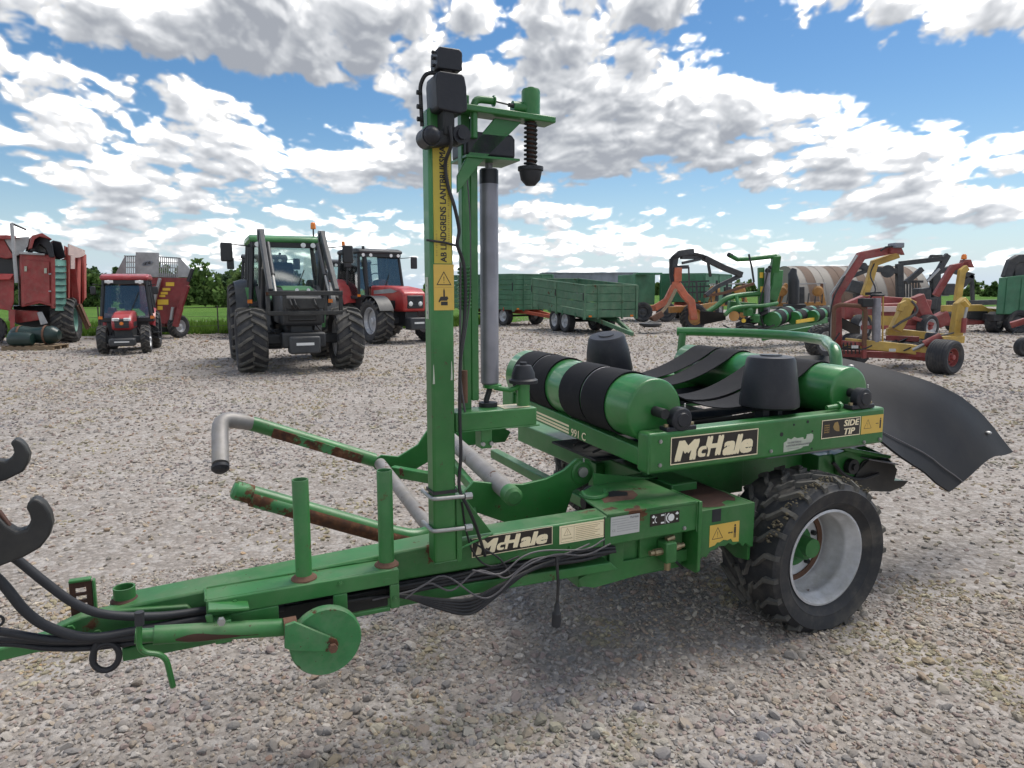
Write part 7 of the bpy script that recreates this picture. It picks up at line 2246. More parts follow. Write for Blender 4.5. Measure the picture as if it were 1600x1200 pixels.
def crane_thing():
    t = thing('loader_crane', 'orange-legged timber crane with folded black boom and a grapple foot on the gravel', 'crane', (7.2, 28.0, 0))
    q = Rel(t)
    bars(t, q, [
        ('leg', 'orange', [(1058, 424, 28.0), (1054, 445, 28.0), (1042, 470, 27.9), (1022, 482, 27.7)], 0.22),
        ('leg', 'orange', [(1058, 444, 28.0), (1070, 462, 27.9), (1080, 472, 27.8), (1084, 500, 27.7)], 0.24),
        ('column', 'crane', [(1049, 404, 28.0), (1049, 430, 28.0), (1052, 448, 28.0)], 0.14),
        ('column', 'orange', [(1059, 418, 28.0), (1058, 440, 28.0)], 0.26),
        ('boom_root', 'crane', [(1053, 418, 28.0), (1055, 402, 28.0), (1062, 396, 28.0), (1083, 393, 28.2)], 0.20),
        ('main_boom', 'crane', [(1064, 401, 28.0), (1096, 401, 28.4), (1104, 405, 28.5)], 0.17),
        ('outer_boom', 'crane', [(1100, 403, 28.4), (1130, 418, 29.0), (1158, 429, 29.6)], 0.20),
        ('ram', 'crane', [(1066, 411, 27.9), (1094, 405, 28.3)], 0.09),
        ('ram', 'crane', [(1106, 408, 28.4), (1110, 432, 28.6)], 0.09),
        ('link', 'crane', [(1046, 418, 28.0), (1076, 417, 28.0)], 0.12),
        ('link', 'crane', [(1076, 417, 28.0), (1077, 446, 28.0)], 0.05),
        ('inner_jib', 'crane', [(1158, 430, 29.6), (1120, 448, 29.3), (1102, 462, 29.0)], 0.15),
        ('rear_strut', 'rust_lite', [(1178, 443, 29.6), (1130, 458, 29.2), (1100, 463, 29.0)], 0.10),
        ('bogie_beam', 'y_orange', [(1046, 484, 28.3), (1086, 482, 28.6), (1120, 476, 29.2)], 0.22),
        ('drop_leg', 'wood', [(1056, 452, 27.6), (1044, 476, 27.3), (1032, 490, 27.0)], 0.10),
        ('foot_arm', 'rust_lite', [(1034, 490, 27.0), (1018, 500, 26.8)], 0.20),
        ('grapple_post', 'crane', [(1088, 440, 29.0), (1090, 470, 29.0)], 0.07),
        ('stake', 'crane', [(1120, 438, 29.6), (1119, 470, 29.6)], 0.07),
        ('stake', 'crane', [(1136, 440, 30.2), (1136, 468, 30.2)], 0.07),
    ])
    rnd = random.Random(5)
    # hoses over the boom
    for i in range(4):
        MB().tube([q(1050 + i, 440, 27.9), q(1047 + i, 410, 27.9), q(1056 + i * 2, 398 + i, 27.9), q(1090, 396 + i, 28.2), q(1120, 410 + 2 * i, 28.7)], 0.025, 6, smooth=4).build('hose', 'cable', t)
    MB().lathe([(0, 0), (0.25, 0), (0.42, 0.08), (0.42, 0.14), (0, 0.2)], q(1016, 511, 26.6) * 1.0, (0, 0, 1), 14).build('foot_plate', 'crane', t)
    MB().tube([q(1006, 509, 26.5), q(1014, 504, 26.6), q(1030, 508, 26.7)], 0.09, 8).build('grapple_jaw', 'crane', t)
    w = wheel(t, (0, 0, 0), 0.55, 0.45, 0.30, 'y_orange', 'rubber_far', 0.03, 18, 'chevron', -1, 0.3, 0.1, 'y_orange', 0, 36, lug_w=0.05)
    w.location = V(q(1083, 500, 28.4).x, q(1083, 500, 28.4).y, 0.55)
    w.rotation_euler = (0, 0, R(15))
    # grapple tines and lattice behind
    for k in range(7):
        u = 1064 + k * 6
        MB().obox(q(u, 442, 30.0), q(u, 466, 30.0), 0.04, 0.04).build('lattice_bar', 'crane', t)
    for v in (441, 449, 458):
        MB().obox(q(1060, v, 30.0), q(1108, v - 2, 30.0), 0.05, 0.06).build('lattice_rail', 'crane', t)
    return t


crane_thing()


# ------------------------------------------------------------------ second green wrapper
def wrapper2():
    t = thing('bale_wrapper', 'second green bale wrapper in the middle distance with an L-shaped tube on its mast', 'bale wrapper', (8.2, 20.5, 0), 0, 'bale wrappers further back')
    q = Rel(t)
    G = 'green'
    Y = 20.5
    bars(t, q, [
        ('mast', G, [(1189, 418, Y), (1190, 515, Y)], 0.145),
        ('mast_back', G, [(1206, 478, Y + 0.3), (1209, 430, Y + 0.2), (1213, 399, Y)], 0.20),
        ('rail', G, [(1186, 520, Y - 0.1), (1290, 500, Y + 1.3)], 0.16),
        ('drawbar', G, [(1112, 519, Y - 0.8), (1186, 520, Y - 0.2)], 0.15),
        ('box', G, [(1138, 478, Y), (1180, 482, Y)], 0.26),
        ('pillar', G, [(1204, 470, Y + 0.2), (1212, 446, Y + 0.2), (1214, 422, Y + 0.2)], 0.26),
    ])
    MB().tube([q(1139, 398, Y - 0.2), q(1152, 405.5, Y - 0.1), q(1178, 404, Y), q(1213, 400, Y)], 0.065, 12).build('top_tube', G, t)
    MB().lathe([(0, -0.02), (0.06, -0.01), (0.07, 0.02), (0.07, 0.12)], q(1138, 397.5, Y - 0.2), q(1152, 405, Y - 0.1) - q(1138, 397.5, Y - 0.2), 12).build('tube_cap', 'rubber_clean', t)
    MB().tube([q(1170, 397, Y - 0.3), q(1175, 420, Y - 0.3), q(1178, 441, Y - 0.3)], 0.03, 8).build('aerial_rod', 'cab_black', t)
    MB().tube([q(1105, 488, Y - 0.6), q(1120, 478, Y - 0.5), q(1136, 466, Y - 0.4), q(1160, 461, Y - 0.2), q(1188, 459, Y)], 0.075, 12, smooth=4).build('swing_arm', G, t)
    MB().tube([q(1133, 492, Y - 0.9), q(1145, 482, Y - 0.8), q(1165, 479, Y - 0.6), q(1190, 478, Y - 0.4), q(1214, 474, Y)], 0.06, 12, smooth=4).build('swing_arm', G, t)
    MB().tube([q(1150, 462, Y - 0.4), q(1153, 473, Y - 0.5), q(1158, 480, Y - 0.6)], 0.05, 10).build('arm_web', G, t)
    MB().cyl(q(1198, 490, Y - 0.15), q(1199, 426, Y - 0.15), 0.085, n=16).build('film_roll', 'grey_roll', t)
    for (u, v, r) in ((1200, 423, 0.09), (1203, 418, 0.06)):
        MB().ball(q(u, v, Y - 0.15), r).build('roll_head', 'dark', t)
    # table rollers
    for (a, b, r) in (((1206, 500, Y - 0.3), (1232, 490, Y + 1.0), 0.23), ((1240, 497, Y + 0.4), (1268, 487, Y + 1.8), 0.19), ((1268, 495, Y + 0.8), (1296, 487, Y + 2.0), 0.19)):
        pa, pb = q(*a), q(*b)
        ro = MB().cyl(pa, pb, r, n=24).build('roller', 'green_roller', t)
        for f0, f1 in ((0.12, 0.40), (0.55, 0.85)):
            MB().cyl(pa.lerp(pb, f0), pa.lerp(pb, f1), r + 0.008, n=24).build('belt', 'belt', ro)
    rows = [[q(1150 + 50 * s, 512 - 10 * math.sin(math.pi * w) - 22 * s + 8 * w, Y - 0.6 + 1.0 * w) for w in np.linspace(0, 1, 8)] for s in np.linspace(0, 1, 8)]
    MB().sheet(rows, 0.02).build('belt_sheet', 'belt', t, smooth=60)
    rows = [[q(1094 + 40 * s, 486 + 4 * s + 22 * w - 12 * math.sin(1.6 * w) * s, Y - 0.9 + 0.5 * w) for w in np.linspace(0, 1, 8)] for s in np.linspace(0, 1, 6)]
    MB().sheet(rows, 0.02).build('rubber_sheet', 'flap', t, smooth=60)
    MB().obox(q(1244, 503, Y + 0.1), q(1282, 497, Y + 1.0), 0.02, 0.10).build('yellow_strip', 'yellow_note', t)
    for (u, v, r, m) in ((1147, 494, 0.14, 'y_orange'), (1162, 501, 0.06, 'yellow_note')):
        MB().cyl(q(u, v, Y - 0.85), q(u, v, Y - 0.80), r, n=18).build('reflector', m, t)
    for pts in ([(1194, 512, Y - 0.4), (1186, 480, Y - 0.3), (1196, 440, Y - 0.3), (1200, 422, Y - 0.3)], [(1150, 512, Y - 0.9), (1170, 506, Y - 0.8), (1190, 514, Y - 0.6), (1210, 508, Y - 0.5)], [(1130, 508, Y - 0.9), (1145, 514, Y - 1.0), (1160, 508, Y - 1.0)]):
        MB().tube([q(*p) for p in pts], 0.022, 6, smooth=5).build('hose', 'cable', t)
    for (u, v) in ((1188, 430), (1189, 452)):
        p = q(u, v, Y)
        MB().box(p.x - 0.05, p.x + 0.05, p.y - 0.09, p.y - 0.085, p.z - 0.08, p.z + 0.08).build('yellow_sticker', 'yellow_note', t)
    for (u, v) in ((1169, 488), (1180, 498)):
        MB().lathe([(0.0, -0.10), (0.13, -0.10), (0.14, 0.08), (0.10, 0.14), (0, 0.14)], q(u, v, Y - 0.5), (0, 0, 1), 18).build('cone', 'green', t)
    MB().cyl(q(1160, 511, Y - 0.8), q(1200, 511, Y - 0.2), 0.05, n=10).build('hose_bundle', 'cable', t)
    for (x, y) in ((q(1275, 535, 17.6).x, 17.3 - 20.5), (q(1310, 520, 21).x, 22.0 - 20.5)):
        w = wheel(t, (0, 0, 0), 0.41, 0.36, 0.23, 'rim_grey', 'rubber_far', 0.02, 22, 'hook', -1, 0.4, 0.06, 'green', 0, 40)
        w.location = V(x, y, 0.41)
        w.rotation_euler = (0, 0, R(24))
    MB().obox(V(q(1275, 535, 17.6).x, -3.0, 0.41), V(q(1310, 520, 21).x, 1.4, 0.41), 0.1, 0.1).build('axle', G, t)
    bars(t, q, [('chassis', G, [(1200, 525, 19.6), (1280, 522, 18.6)], 0.16), ('near_rail', G, [(1190, 528, 19.2), (1284, 511, 18.4)], 0.13)])


wrapper2()


# ------------------------------------------------------------------ red and yellow wrappers
def ry_wrapper():
    t = thing('bale_wrapper', 'red and yellow bale wrapper with bent red mast, grey film roll and one wide wheel', 'bale wrapper', (7.6, 14.8, 0), 0, 'bale wrappers further back')
    q = Rel(t)
    Yc = 15.2
    bars(t, q, [
        ('mast', 'w_red', [(1308, 560, Yc), (1306, 462, Yc), (1345, 400, Yc + 0.1), (1404, 388, Yc + 0.2)], 0.155),
        ('mast_trim', 'zinc', [(1299, 548, Yc - 0.1), (1298, 461, Yc - 0.1), (1339, 399, Yc)], 0.035),
        ('inner_arm', 'yellow', [(1350, 462, Yc + 0.4), (1358, 440, Yc + 0.4), (1366, 411, Yc + 0.4), (1403, 398, Yc + 0.4)], 0.125),
        ('base_beam', 'yellow', [(1320, 535, Yc - 0.2), (1420, 545, Yc - 0.6), (1462, 552, Yc - 0.9)], 0.17),
        ('base_beam', 'yellow', [(1385, 518, Yc + 0.9), (1455, 525, Yc + 0.7), (1500, 530, Yc + 0.2)], 0.14),
        ('lower_beam', 'w_red', [(1312, 552, Yc), (1420, 556, Yc - 0.4), (1470, 562, Yc - 0.7)], 0.12),
        ('cradle_arm', 'yellow', [(1398, 516, Yc + 0.5), (1422, 468, Yc + 0.5)], 0.21),
        ('cradle_tip', 'yellow', [(1422, 469, Yc + 0.5), (1408, 477, Yc + 0.4), (1405, 486, Yc + 0.4)], 0.10),
        ('tilt_arm', 'yellow', [(1492, 530, Yc - 0.2), (1497, 500, Yc - 0.2), (1500, 478, Yc - 0.2), (1510, 470, Yc - 0.2)], 0.19),
        ('tilt_arm_tip', 'yellow', [(1500, 478, Yc - 0.2), (1512, 472, Yc - 0.3)], 0.15),
        ('cross_beam', 'yellow', [(1470, 531, Yc - 0.4), (1504, 530, Yc - 0.3)], 0.13),
        ('post', 'w_red', [(1351, 532, Yc - 0.2), (1351, 464, Yc - 0.2)], 0.075),
        ('film_frame', 'w_red', [(1315, 535, Yc - 0.3), (1350, 538, Yc - 0.4), (1350, 560, Yc - 0.4)], 0.075),
        ('strut', 'grey_sheet', [(1352, 482, Yc - 0.2), (1372, 481, Yc - 0.2)], 0.03),
    ])
    MB().box(*[x for x in (0, 0)][:0] or (q(1398, 388, 15.3).x - 0.10, q(1398, 388, 15.3).x + 0.10, 0.3, 0.62, q(1398, 388, 15.3).z, q(1398, 388, 15.3).z + 0.11)).build('mast_head', 'blue_grey', t, 0.02)
    MB().prism([(-0.12, -0.06), (0.10, -0.06), (0.20, -0.10), (0.12, 0.06), (-0.10, 0.08)], q(1400, 391, 15.2), V(1, 0, 0), V(0, 0, 1), (0, 0.16, 0)).build('head_casting', 'w_red', t, 0.01)
    MB().tube([q(1376, 392, 15.2), q(1384, 386, 15.2), q(1394, 385, 15.2)], 0.02, 6).build('head_hose', 'cable', t)
    MB().tube(fillet([q(1302, 545, 14.9), q(1303, 480, 14.9), q(1312, 476, 14.8), q(1345, 478, 14.7), q(1353, 486, 14.7), q(1350, 540, 14.7)], 0.12), 0.045, 10).build('guard_tube', 'rust_lite', t)
    MB().cyl(q(1369, 534, 14.8), q(1370, 466, 14.8), 0.085, n=20).build('film_roll', 'grey_roll', t)
    MB().cyl(q(1379, 536, 14.9), q(1380, 460, 14.9), 0.016, n=8).build('film_rod', 'yellow', t)
    MB().lathe([(0, 0), (0.13, 0), (0.14, 0.03), (0.10, 0.06), (0, 0.06)], q(1371, 463, 14.8), (0, 0, 1), 16).build('roll_cap', 'dark', t)
    bars(t, q, [('roll_arm', 'dark', [(1352, 459, 15.0), (1378, 458, 14.8)], 0.05), ('tube_post', 'green', [(1352, 536, 14.9), (1350, 486, 14.9)], 0.05)])
    # ram from the wheel arm to the table
    MB().cyl(q(1470, 525, 14.2), q(1444, 538, 14.3), 0.075, n=14).build('ram', 'w_red', t)
    MB().cyl(q(1446, 537, 14.3), q(1426, 547, 14.4), 0.035, n=10).build('ram_rod', 'zinc', t)
    MB().cyl(q(1505, 520, 14.8), q(1507, 497, 14.8), 0.05, n=12).build('ram', 'w_red', t)
    MB().cyl(q(1507, 498, 14.8), q(1511, 480, 14.8), 0.028, n=10).build('ram_rod', 'zinc', t)
    MB().tube([q(1424, 470, 15.6), q(1433, 482, 15.6), q(1428, 492, 15.6), q(1410, 502, 15.6), q(1395, 512, 15.6)], 0.03, 8, smooth=4).build('hose', 'cable_grey', t)
    for pts in ([(1300, 560, 15.0), (1296, 520, 15.0), (1301, 470, 15.0), (1320, 432, 15.1)], [(1310, 548, 14.9), (1325, 541, 14.7), (1346, 546, 14.6), (1362, 540, 14.7)], [(1360, 466, 14.9), (1368, 452, 15.0), (1360, 430, 15.4), (1366, 412, 15.5)], [(1412, 548, 14.5), (1430, 540, 14.5), (1462, 527, 14.3), (1490, 520, 14.7)], [(1290, 575, 15.0), (1300, 540, 14.8), (1312, 520, 14.8)]):
        MB().tube([q(*p) for p in pts], 0.016, 6, smooth=5).build('hose', 'cable', t)
    MB().box(q(1345, 472, 14.7).x, q(1345, 472, 14.7).x + 0.22, -0.2, 0.05, q(1345, 472, 14.7).z - 0.1, q(1345, 472, 14.7).z + 0.08).build('control_box', 'dark', t, 0.02)
    for (u, v) in ((1330, 541), (1388, 546), (1440, 551)):
        p = q(u, v, 14.55)
        MB().box(p.x - 0.07, p.x + 0.07, p.y - 0.16, p.y - 0.155, p.z - 0.03, p.z + 0.03).build('decal', 'st_white', t)
    # belts on the table
    for (u0, u1) in ((1384, 1404), (1396, 1440)):
        rows = [[q(u0 + (u1 - u0) * w + 22 * s, 537 - 4 * w - 9 * s + 5 * math.sin(math.pi * w), 14.9 + 0.9 * s) for w in np.linspace(0, 1, 8)] for s in np.linspace(0, 1, 4)]
        MB().sheet(rows, 0.015).build('belt', 'belt', t, smooth=60)
    bars(t, q, [('table_bar', 'w_red', [(1384, 528, 15.7), (1436, 530, 15.4)], 0.10)])
    MB().lathe([(0, 0), (0.13, 0), (0.12, 0.12), (0.10, 0.15), (0, 0.15)], q(1455, 531, 14.7), (0, 0, 1), 18).build('cone', 'plastic', t)
    rows = [[q(1312 + 32 * w, 495 + 10 * s + 14 * w * w + 4 * math.sin(3 * w), 15.8 + 0.5 * s) for w in np.linspace(0, 1, 8)] for s in np.linspace(0, 1.6, 6)]
    MB().sheet(rows, 0.015).build('rubber_sheet', 'flap', t, smooth=60)
    for k in range(5):
        MB().obox(q(1318 + 6 * k, 535, 14.8), q(1319 + 6 * k, 553, 14.8), 0.02, 0.02).build('grid_bar', 'dark', t)
    w = wheel(t, (0, 0, 0), 0.345, 0.42, 0.17, 'w_red', 'rubber_far', 0.008, 20, 'rib', -1, 0.25, 0.06, 'w_red', 6, 44)
    w.location = V(q(1476, 586, 13.9).x, 13.95 - 14.8, 0.345)
    w.rotation_euler = (0, 0, R(28))
    w2 = wheel(t, (0, 0, 0), 0.345, 0.42, 0.17, 'w_red', 'rubber_far', 0.008, 20, 'rib', -1, 0.25, 0.06, 'w_red', 0, 32)
    w2.location = V(w.location.x - 0.9, 1.0, 0.345)
    w2.rotation_euler = (0, 0, R(28))
    MB().obox(w.location, w2.location, 0.10, 0.10).build('axle', 'w_red', t)
    bars(t, q, [('wheel_arm', 'yellow', [(1440, 545, 14.4), (1478, 553, 14.1)], 0.14), ('stand', 'w_red', [(1308, 556, 15.2), (1308, 580, 15.2)], 0.10)])


ry_wrapper()


def red_machine():
    t = thing('bale_wrapper', 'low red and yellow wrapper behind the bent red mast, with a grey-rimmed wheel', 'bale wrapper', (13.0, 24.0, 0), 0, 'bale wrappers further back')
    q = Rel(t)
    Y = 24.0
    bars(t, q, [
        ('beam', 'w_red', [(1322, 480, Y), (1350, 468, Y), (1452, 476, Y)], 0.28),
        ('side', 'w_red', [(1316, 488, Y - 0.3), (1420, 484, Y - 0.3)], 0.42),
        ('pale_rail', 'tarp_pale', [(1365, 483, Y - 0.55), (1408, 483, Y - 0.55)], 0.16),
        ('yellow_beam', 'yellow', [(1330, 500, Y - 0.4), (1420, 502, Y - 0.4)], 0.30),
        ('column', 'w_red', [(1432, 462, Y - 0.6), (1438, 478, Y - 0.6), (1450, 504, Y - 0.6)], 0.32),
        ('link', 'w_red', [(1425, 496, Y - 0.9), (1458, 507, Y - 0.9)], 0.10),
        ('side_plate', 'w_red', [(1412, 506, Y - 0.5), (1436, 508, Y - 0.5)], 0.30),
    ])
    w = wheel(t, (0, 0, 0), 0.42, 0.30, 0.26, 'silver', 'rubber_far', 0.01, 20, 'rib', -1, 0.3, 0.07, 'w_red', 0, 36)
    w.location = V(q(1450, 505, 23.2).x, -0.8, 0.42)
    w.rotation_euler = (0, 0, R(28))
    w2 = wheel(t, (0, 0, 0), 0.42, 0.30, 0.26, 'silver', 'rubber_far', 0.01, 20, 'rib', -1, 0.3, 0.07, 'w_red', 0, 32)
    w2.location = V(q(1345, 510, 23.2).x, -0.8, 0.42)
    w2.rotation_euler = (0, 0, R(28))
    MB().obox(w.location, w2.location, 0.1, 0.12).build('axle', 'w_red', t)


red_machine()


def ry3():
    t = thing('bale_wrapper', 'yellow and red wrapper with an orange beacon on its curved mast, near the right edge', 'bale wrapper', (17.8, 27.5, 0), 0, 'bale wrappers further back')
    q = Rel(t)
    Y = 27.5
    bars(t, q, [
        ('mast', 'w_red', [(1462, 462, Y), (1470, 448, Y), (1488, 418, Y), (1512, 413, Y)], 0.20),
        ('inner_arm', 'yellow', [(1496, 470, Y - 0.3), (1498, 455, Y - 0.3), (1503, 424, Y - 0.3), (1511, 418, Y - 0.3)], 0.20),
        ('beam', 'yellow', [(1472, 482, Y), (1530, 481, Y), (1550, 492, Y)], 0.22),
        ('base', 'w_red', [(1466, 490, Y), (1474, 508, Y)], 0.45),
        ('rail', 'w_red', [(1470, 506, Y), (1545, 503, Y)], 0.14),
        ('rear_arm', 'yellow', [(1538, 484, Y + 0.4), (1556, 486, Y + 0.4)], 0.14),
        ('table', 'cab_black', [(1512, 492, Y), (1540, 492, Y)], 0.26),
    ])
    MB().prism([(-0.2, -0.10), (0.15, -0.10), (0.28, -0.15), (0.12, 0.16), (-0.12, 0.16)], q(1512, 412, Y - 0.1), V(1, 0, 0), V(0, 0, 1), (0, 0.3, 0)).build('mast_head', 'w_red', t, 0.02)
    b = MB().cyl(q(1506, 414, Y), q(1506, 404, Y), 0.03, n=8).build('beacon_stem', 'cab_black', t)
    MB().lathe([(0.09, 0), (0.10, 0.03), (0.09, 0.14), (0.05, 0.19), (0, 0.19)], q(1506, 405, Y), (0, 0, 1), 14).build('beacon_lens', 'amber', b)
    for u, y in ((1554, 27.2), (1490, 28.6)):
        w = wheel(t, (0, 0, 0), 0.40, 0.42, 0.22, 'silver', 'rubber_far', 0.01, 20, 'rib', -1, 0.3, 0.07, 'silver', 0, 36)
        w.location = V(q(u, 510, y).x, y - 27.5, 0.40)
        w.rotation_euler = (0, 0, R(32))
    MB().obox(V(q(1554, 510, 27.2).x, -0.3, 0.4), V(q(1490, 510, 28.6).x, 1.1, 0.4), 0.12, 0.12).build('axle', 'w_red', t)


ry3()


# ------------------------------------------------------------------ black timber cranes further back
def black_crane(label, base, lst, extra=()):
    t = thing('timber_crane', label, 'crane', (base.x, base.y, 0), 0, 'black cranes in the back row')
    q = Rel(t)
    bars(t, q, lst)
    for f in extra:
        f(t, q)
    return t


def blocks(t, q):
    for (u, v, r) in ((1387, 424, 0.30), (1350, 415, 0.14)):
        MB().cyl(q(u, v, 33.8), q(u, v, 34.3), r, n=16).build('slew_motor', 'crane', t)


Y = 34.0
black_crane('black timber crane with a long level boom seen behind the bent red mast', at(1390, 480, 34), [
    ('boom', 'crane', [(1338, 416, Y), (1362, 420, Y), (1404, 424, Y)], 0.22),
    ('strut', 'crane', [(1330, 432, Y), (1356, 422, Y)], 0.16),
    ('post', 'crane', [(1340, 440, Y), (1342, 475, Y), (1342, 500, Y)], 0.34),
    ('body', 'crane', [(1325, 446, Y), (1345, 452, Y)], 0.5),
    ('foot', 'crane', [(1342, 490, Y), (1400, 492, Y)], 0.22),
], (blocks,))
black_crane('black timber crane folded to a sharp peak, left of the beacon', at(1440, 480, 34), [
    ('column', 'crane', [(1406, 470, Y), (1405, 412, Y)], 0.26),
    ('main_boom', 'crane', [(1405, 412, Y), (1475, 404, Y), (1481, 398, Y)], 0.20),
    ('boom_top', 'crane', [(1452, 404, Y), (1455, 400, Y), (1472, 400, Y)], 0.10),
    ('outer_boom', 'crane', [(1481, 398, Y), (1466, 424, Y), (1452, 440, Y)], 0.22),
    ('ram', 'grey_sheet', [(1468, 420, Y - 0.2), (1449, 440, Y - 0.2)], 0.08),
    ('jib', 'crane', [(1441, 420, Y), (1415, 442, Y)], 0.20),
    ('column', 'crane', [(1462, 500, Y), (1461, 428, Y)], 0.34),
    ('cab_block', 'crane', [(1440, 450, Y), (1440, 478, Y)], 0.55),
    ('chassis', 'crane', [(1385, 474, Y), (1460, 474, Y)], 0.5),
    ('leg', 'crane', [(1398, 474, Y), (1396, 504, Y)], 0.2),
])
black_crane('black timber crane boom angled over the yellow mast at the right', at(1505, 480, 36), [
    ('boom', 'crane', [(1462, 426, 36), (1482, 420, 36), (1500, 426, 36), (1520, 432, 36)], 0.24),
    ('outer_boom', 'crane', [(1519, 430, 36), (1505, 444, 36), (1490, 456, 36)], 0.24),
    ('hanger', 'crane', [(1518, 431, 36), (1520, 474, 36)], 0.14),
    ('base', 'crane', [(1470, 452, 36), (1488, 452, 36)], 0.5),
    ('deck', 'blue_grey', [(1464, 460, 36), (1482, 460, 36)], 0.14),
    ('chassis', 'crane', [(1480, 474, 36), (1560, 472, 36)], 0.22),
    ('leg', 'crane', [(1486, 472, 36), (1486, 500, 36)], 0.2),
])
# stakes of a timber trailer in the back row
tt = thing('timber_trailer', 'dark timber trailer with upright stakes in the back row', 'trailer', (18.6, 35.5, 0), 0, 'parked farm trailers')
q = Rel(tt)
for k in range(8):
    MB().obox(q(1404 + 4.5 * k, 438, 35.5), q(1404 + 4.5 * k, 470, 35.5), 0.06, 0.06).build('stake', 'crane', tt)
for v in (440, 470):
    MB().obox(q(1400, v, 35.5), q(1442, v, 35.5), 0.10, 0.12).build('rail', 'crane', tt)
for u in (1410, 1432):
    wheel(tt, (q(u, 490, 35.5).x, 0, 0.45), 0.45, 0.4, 0.25, 'tr_grey', 'rubber_far', 0.02, 18, 'rib', -1, 0.3, 0.08, 'tr_grey', 0, 28)
MB().obox(q(1400, 476, 35.5), q(1446, 476, 35.5), 0.25, 0.22).build('chassis', 'crane', tt)


# ------------------------------------------------------------------ rounded corrugated hut
def hut():
    t = thing('arched_hut', 'long rounded hut of pale and rusty corrugated sheets behind the machines', 'hut', (27.0, 58.0, 0))
    L0, L1 = at(1222, 470, 58).x - 27.0, at(1412, 470, 58).x - 27.0
    hh = at(1300, 416, 58).z
    rad = hh / 1.0
    n = 15
    for i in range(n):
        x0, x1 = L0 + (L1 - L0) * i / n, L0 + (L1 - L0) * (i + 1) / n
        rows = []
        for j in range(25):
            a = R(180 * j / 24)
            row = []
            for k in range(9):
                x = x0 + (x1 - x0 + 0.03) * k / 8
                r = rad + 0.014 * math.cos(k * math.pi)
                row.append((x, -r * 1.15 * math.cos(a), max(0.0, r * math.sin(a)) + 0.01 * (i % 2)))
            rows.append(row)
        MB().sheet(rows, 0.012).build('roof_sheet', 'hut_rust' if i % 3 == 1 or i in (5, 11) else 'hut_pale', t, smooth=50)
    for x in (L0 + 0.02, L1 - 0.02):
        pts = [(-rad * 1.13 * math.cos(R(180 * j / 24)), rad * 0.99 * math.sin(R(180 * j / 24))) for j in range(25)]
        MB().prism(pts, (x, 0, 0), V(0, 1, 0), V(0, 0, 1), (0.05, 0, 0)).build('end_wall', 'hut_pale', t)


hut()


# ------------------------------------------------------------------ amber and black machines in front of the hut
def amber(label, u0, u1, Yd, seed):
    t = thing('hay_tedder', label, 'tedder', (at((u0 + u1) / 2, 480, Yd).x, Yd, 0), 0, 'amber machines before the hut')
    q = Rel(t)
    r = random.Random(seed)
    bars(t, q, [
        ('frame', 'y_orange', [(u0, 476, Yd), (u1, 474, Yd)], 0.18),
        ('mast', 'crane', [((u0 + u1) / 2, 476, Yd), ((u0 + u1) / 2, 448, Yd)], 0.3),
        ('arm', 'y_orange', [(u0 + 4, 474, Yd), (u0 + 12, 452, Yd), (u0 + 18, 444, Yd)], 0.22),
        ('arm', 'y_orange', [(u1 - 4, 474, Yd), (u1 - 8, 452, Yd)], 0.2),
        ('top_rail', 'grey_sheet', [(u0 + 4, 444, Yd + 0.4), (u1, 443, Yd + 0.4)], 0.06),
        ('frame_post', 'rust_lite', [(u1 - 6, 478, Yd), (u1 - 6, 443, Yd)], 0.12),
    ])
    for u in (u0 + 10, u1 - 12):
        p = q(u, 455, Yd - 0.3)
        MB().lathe([(0, -0.12), (0.22, -0.10), (0.30, 0), (0.22, 0.10), (0, 0.12)], p, (0.3, 1, 0.2), 18).build('guard', 'y_orange', t)
    for k in range(7):
        u = u0 + 6 + (u1 - u0 - 12) * k / 6
        MB().obox(q(u, 474, Yd - 0.2), q(u + r.uniform(-3, 3), 458, Yd - 0.2), 0.05, 0.05).build('tine_bar', 'crane', t)
    for u in (u0 + 8, u1 - 8):
        w = wheel(t, (0, 0, 0), 0.32, 0.2, 0.17, 'y_orange', 'rubber_far', 0.01, 18, 'rib', -1, 0.3, 0.05, 'y_orange', 0, 28)
        w.location = V(q(u, 490, Yd).x, 0, 0.32)


amber('amber hay machine with black tines standing left of the second wrapper mast', 1106, 1168, 37.0, 1)
amber('amber hay machine with round guards standing in front of the rusty hut', 1212, 1290, 40.0, 2)
pl = thing('filler_spout', 'tall dark blue-black spout standing upright before the rounded hut', 'spout', (at(1240, 480, 39).x, 39.0, 0))
q = Rel(pl)
MB().tube([q(1240, 475, 39), q(1240, 440, 39), q(1238, 428, 39), q(1241, 420, 39)], [0.30, 0.30, 0.24, 0.14], 14).build('spout', 'cab_black', pl)
MB().obox(q(1226, 482, 39), q(1256, 482, 39), 0.6, 0.5).build('base', 'cab_black', pl, 0.03)
wheel(pl, (0, -0.4, 0.3), 0.3, 0.2, 0.16, 'tr_grey', 'rubber_far', 0.01, 18, 'rib', -1, 0.3, 0.05, 'tr_grey', 0, 28)

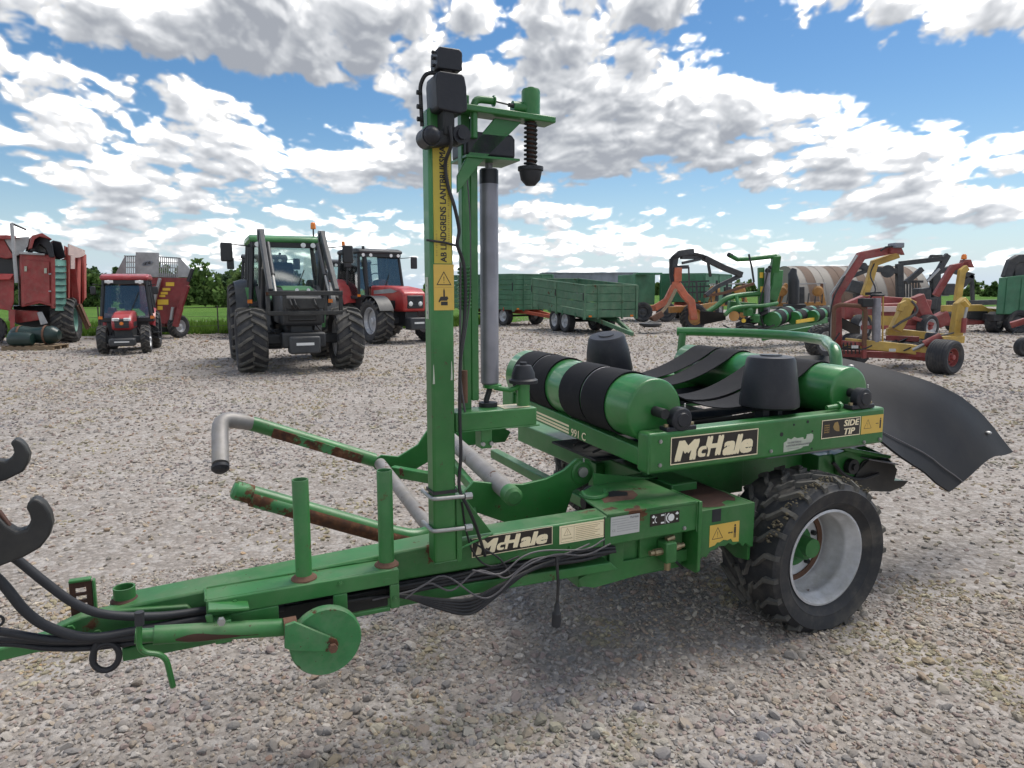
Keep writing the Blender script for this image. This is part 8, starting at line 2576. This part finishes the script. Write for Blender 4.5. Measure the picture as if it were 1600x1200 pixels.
# ------------------------------------------------------------------ right edge
gp = thing('green_container', 'tall green box body cut by the right edge, black crane on top', 'container', (20.6, 26.5, 0))
q = Rel(gp)
a, b = q(1561, 434, 26.5), q(1680, 420, 26.5)
MB().add([V(a.x, 0, 0.72), V(b.x, 0, 0.72), V(b.x, 0, b.z), V(a.x, 0, a.z), V(a.x + 1.8, 2.4, 0.72), V(b.x, 2.4, 0.72), V(b.x, 2.4, b.z), V(a.x + 1.8, 2.4, a.z)], [(0, 1, 2, 3), (7, 6, 5, 4), (0, 4, 5, 1), (1, 5, 6, 2), (2, 6, 7, 3), (3, 7, 4, 0)]).build('body', 'box_green', gp, 0.03)
for k in range(5):
    MB().box(a.x + 0.55 * k + 0.3, a.x + 0.55 * k + 0.34, -0.03, 0.0, 0.74, a.z - 0.02).build('rib', 'box_green', gp)
bars(gp, q, [('boom', 'crane', [(1572, 434, 26.8), (1580, 410, 26.8), (1590, 404, 26.8), (1660, 402, 26.8)], 0.26), ('boom', 'crane', [(1588, 432, 26.9), (1590, 406, 26.9)], 0.34)])
MB().box(a.x + 0.1, b.x, 0.2, 2.2, 0.45, 0.72).build('chassis', 'crane', gp, 0.02)
for x in (a.x + 0.9, a.x + 2.0):
    wheel(gp, (x, 0.1, 0.45), 0.45, 0.3, 0.25, 'tr_grey', 'rubber_far', 0.01, 18, 'rib', -1, 0.3, 0.08, 'tr_grey', 0, 28)
rm = thing('mower', 'red and olive mower showing only its arm and wheel at the right edge', 'mower', (13.2, 17.8, 0))
q = Rel(rm)
bars(rm, q, [('arm', 'w_red', [(1579, 508, 18.4), (1606, 500, 18.2), (1640, 496, 18.0)], 0.13), ('frame', 'yellow', [(1596, 535, 17.8), (1640, 528, 17.6)], 0.10)])
MB().tube([q(1606, 504, 18.1), q(1581, 522, 18.3), q(1610, 523, 18.2)], 0.022, 6).build('stay', 'cab_black', rm)
w = wheel(rm, (0, 0, 0), 0.24, 0.20, 0.12, 'tr_grey', 'rubber_far', 0.012, 18, 'rib', -1, 0.3, 0.04, 'tr_grey', 0, 32)
w.location = V(q(1601, 548, 17.6).x, -0.2, 0.24)
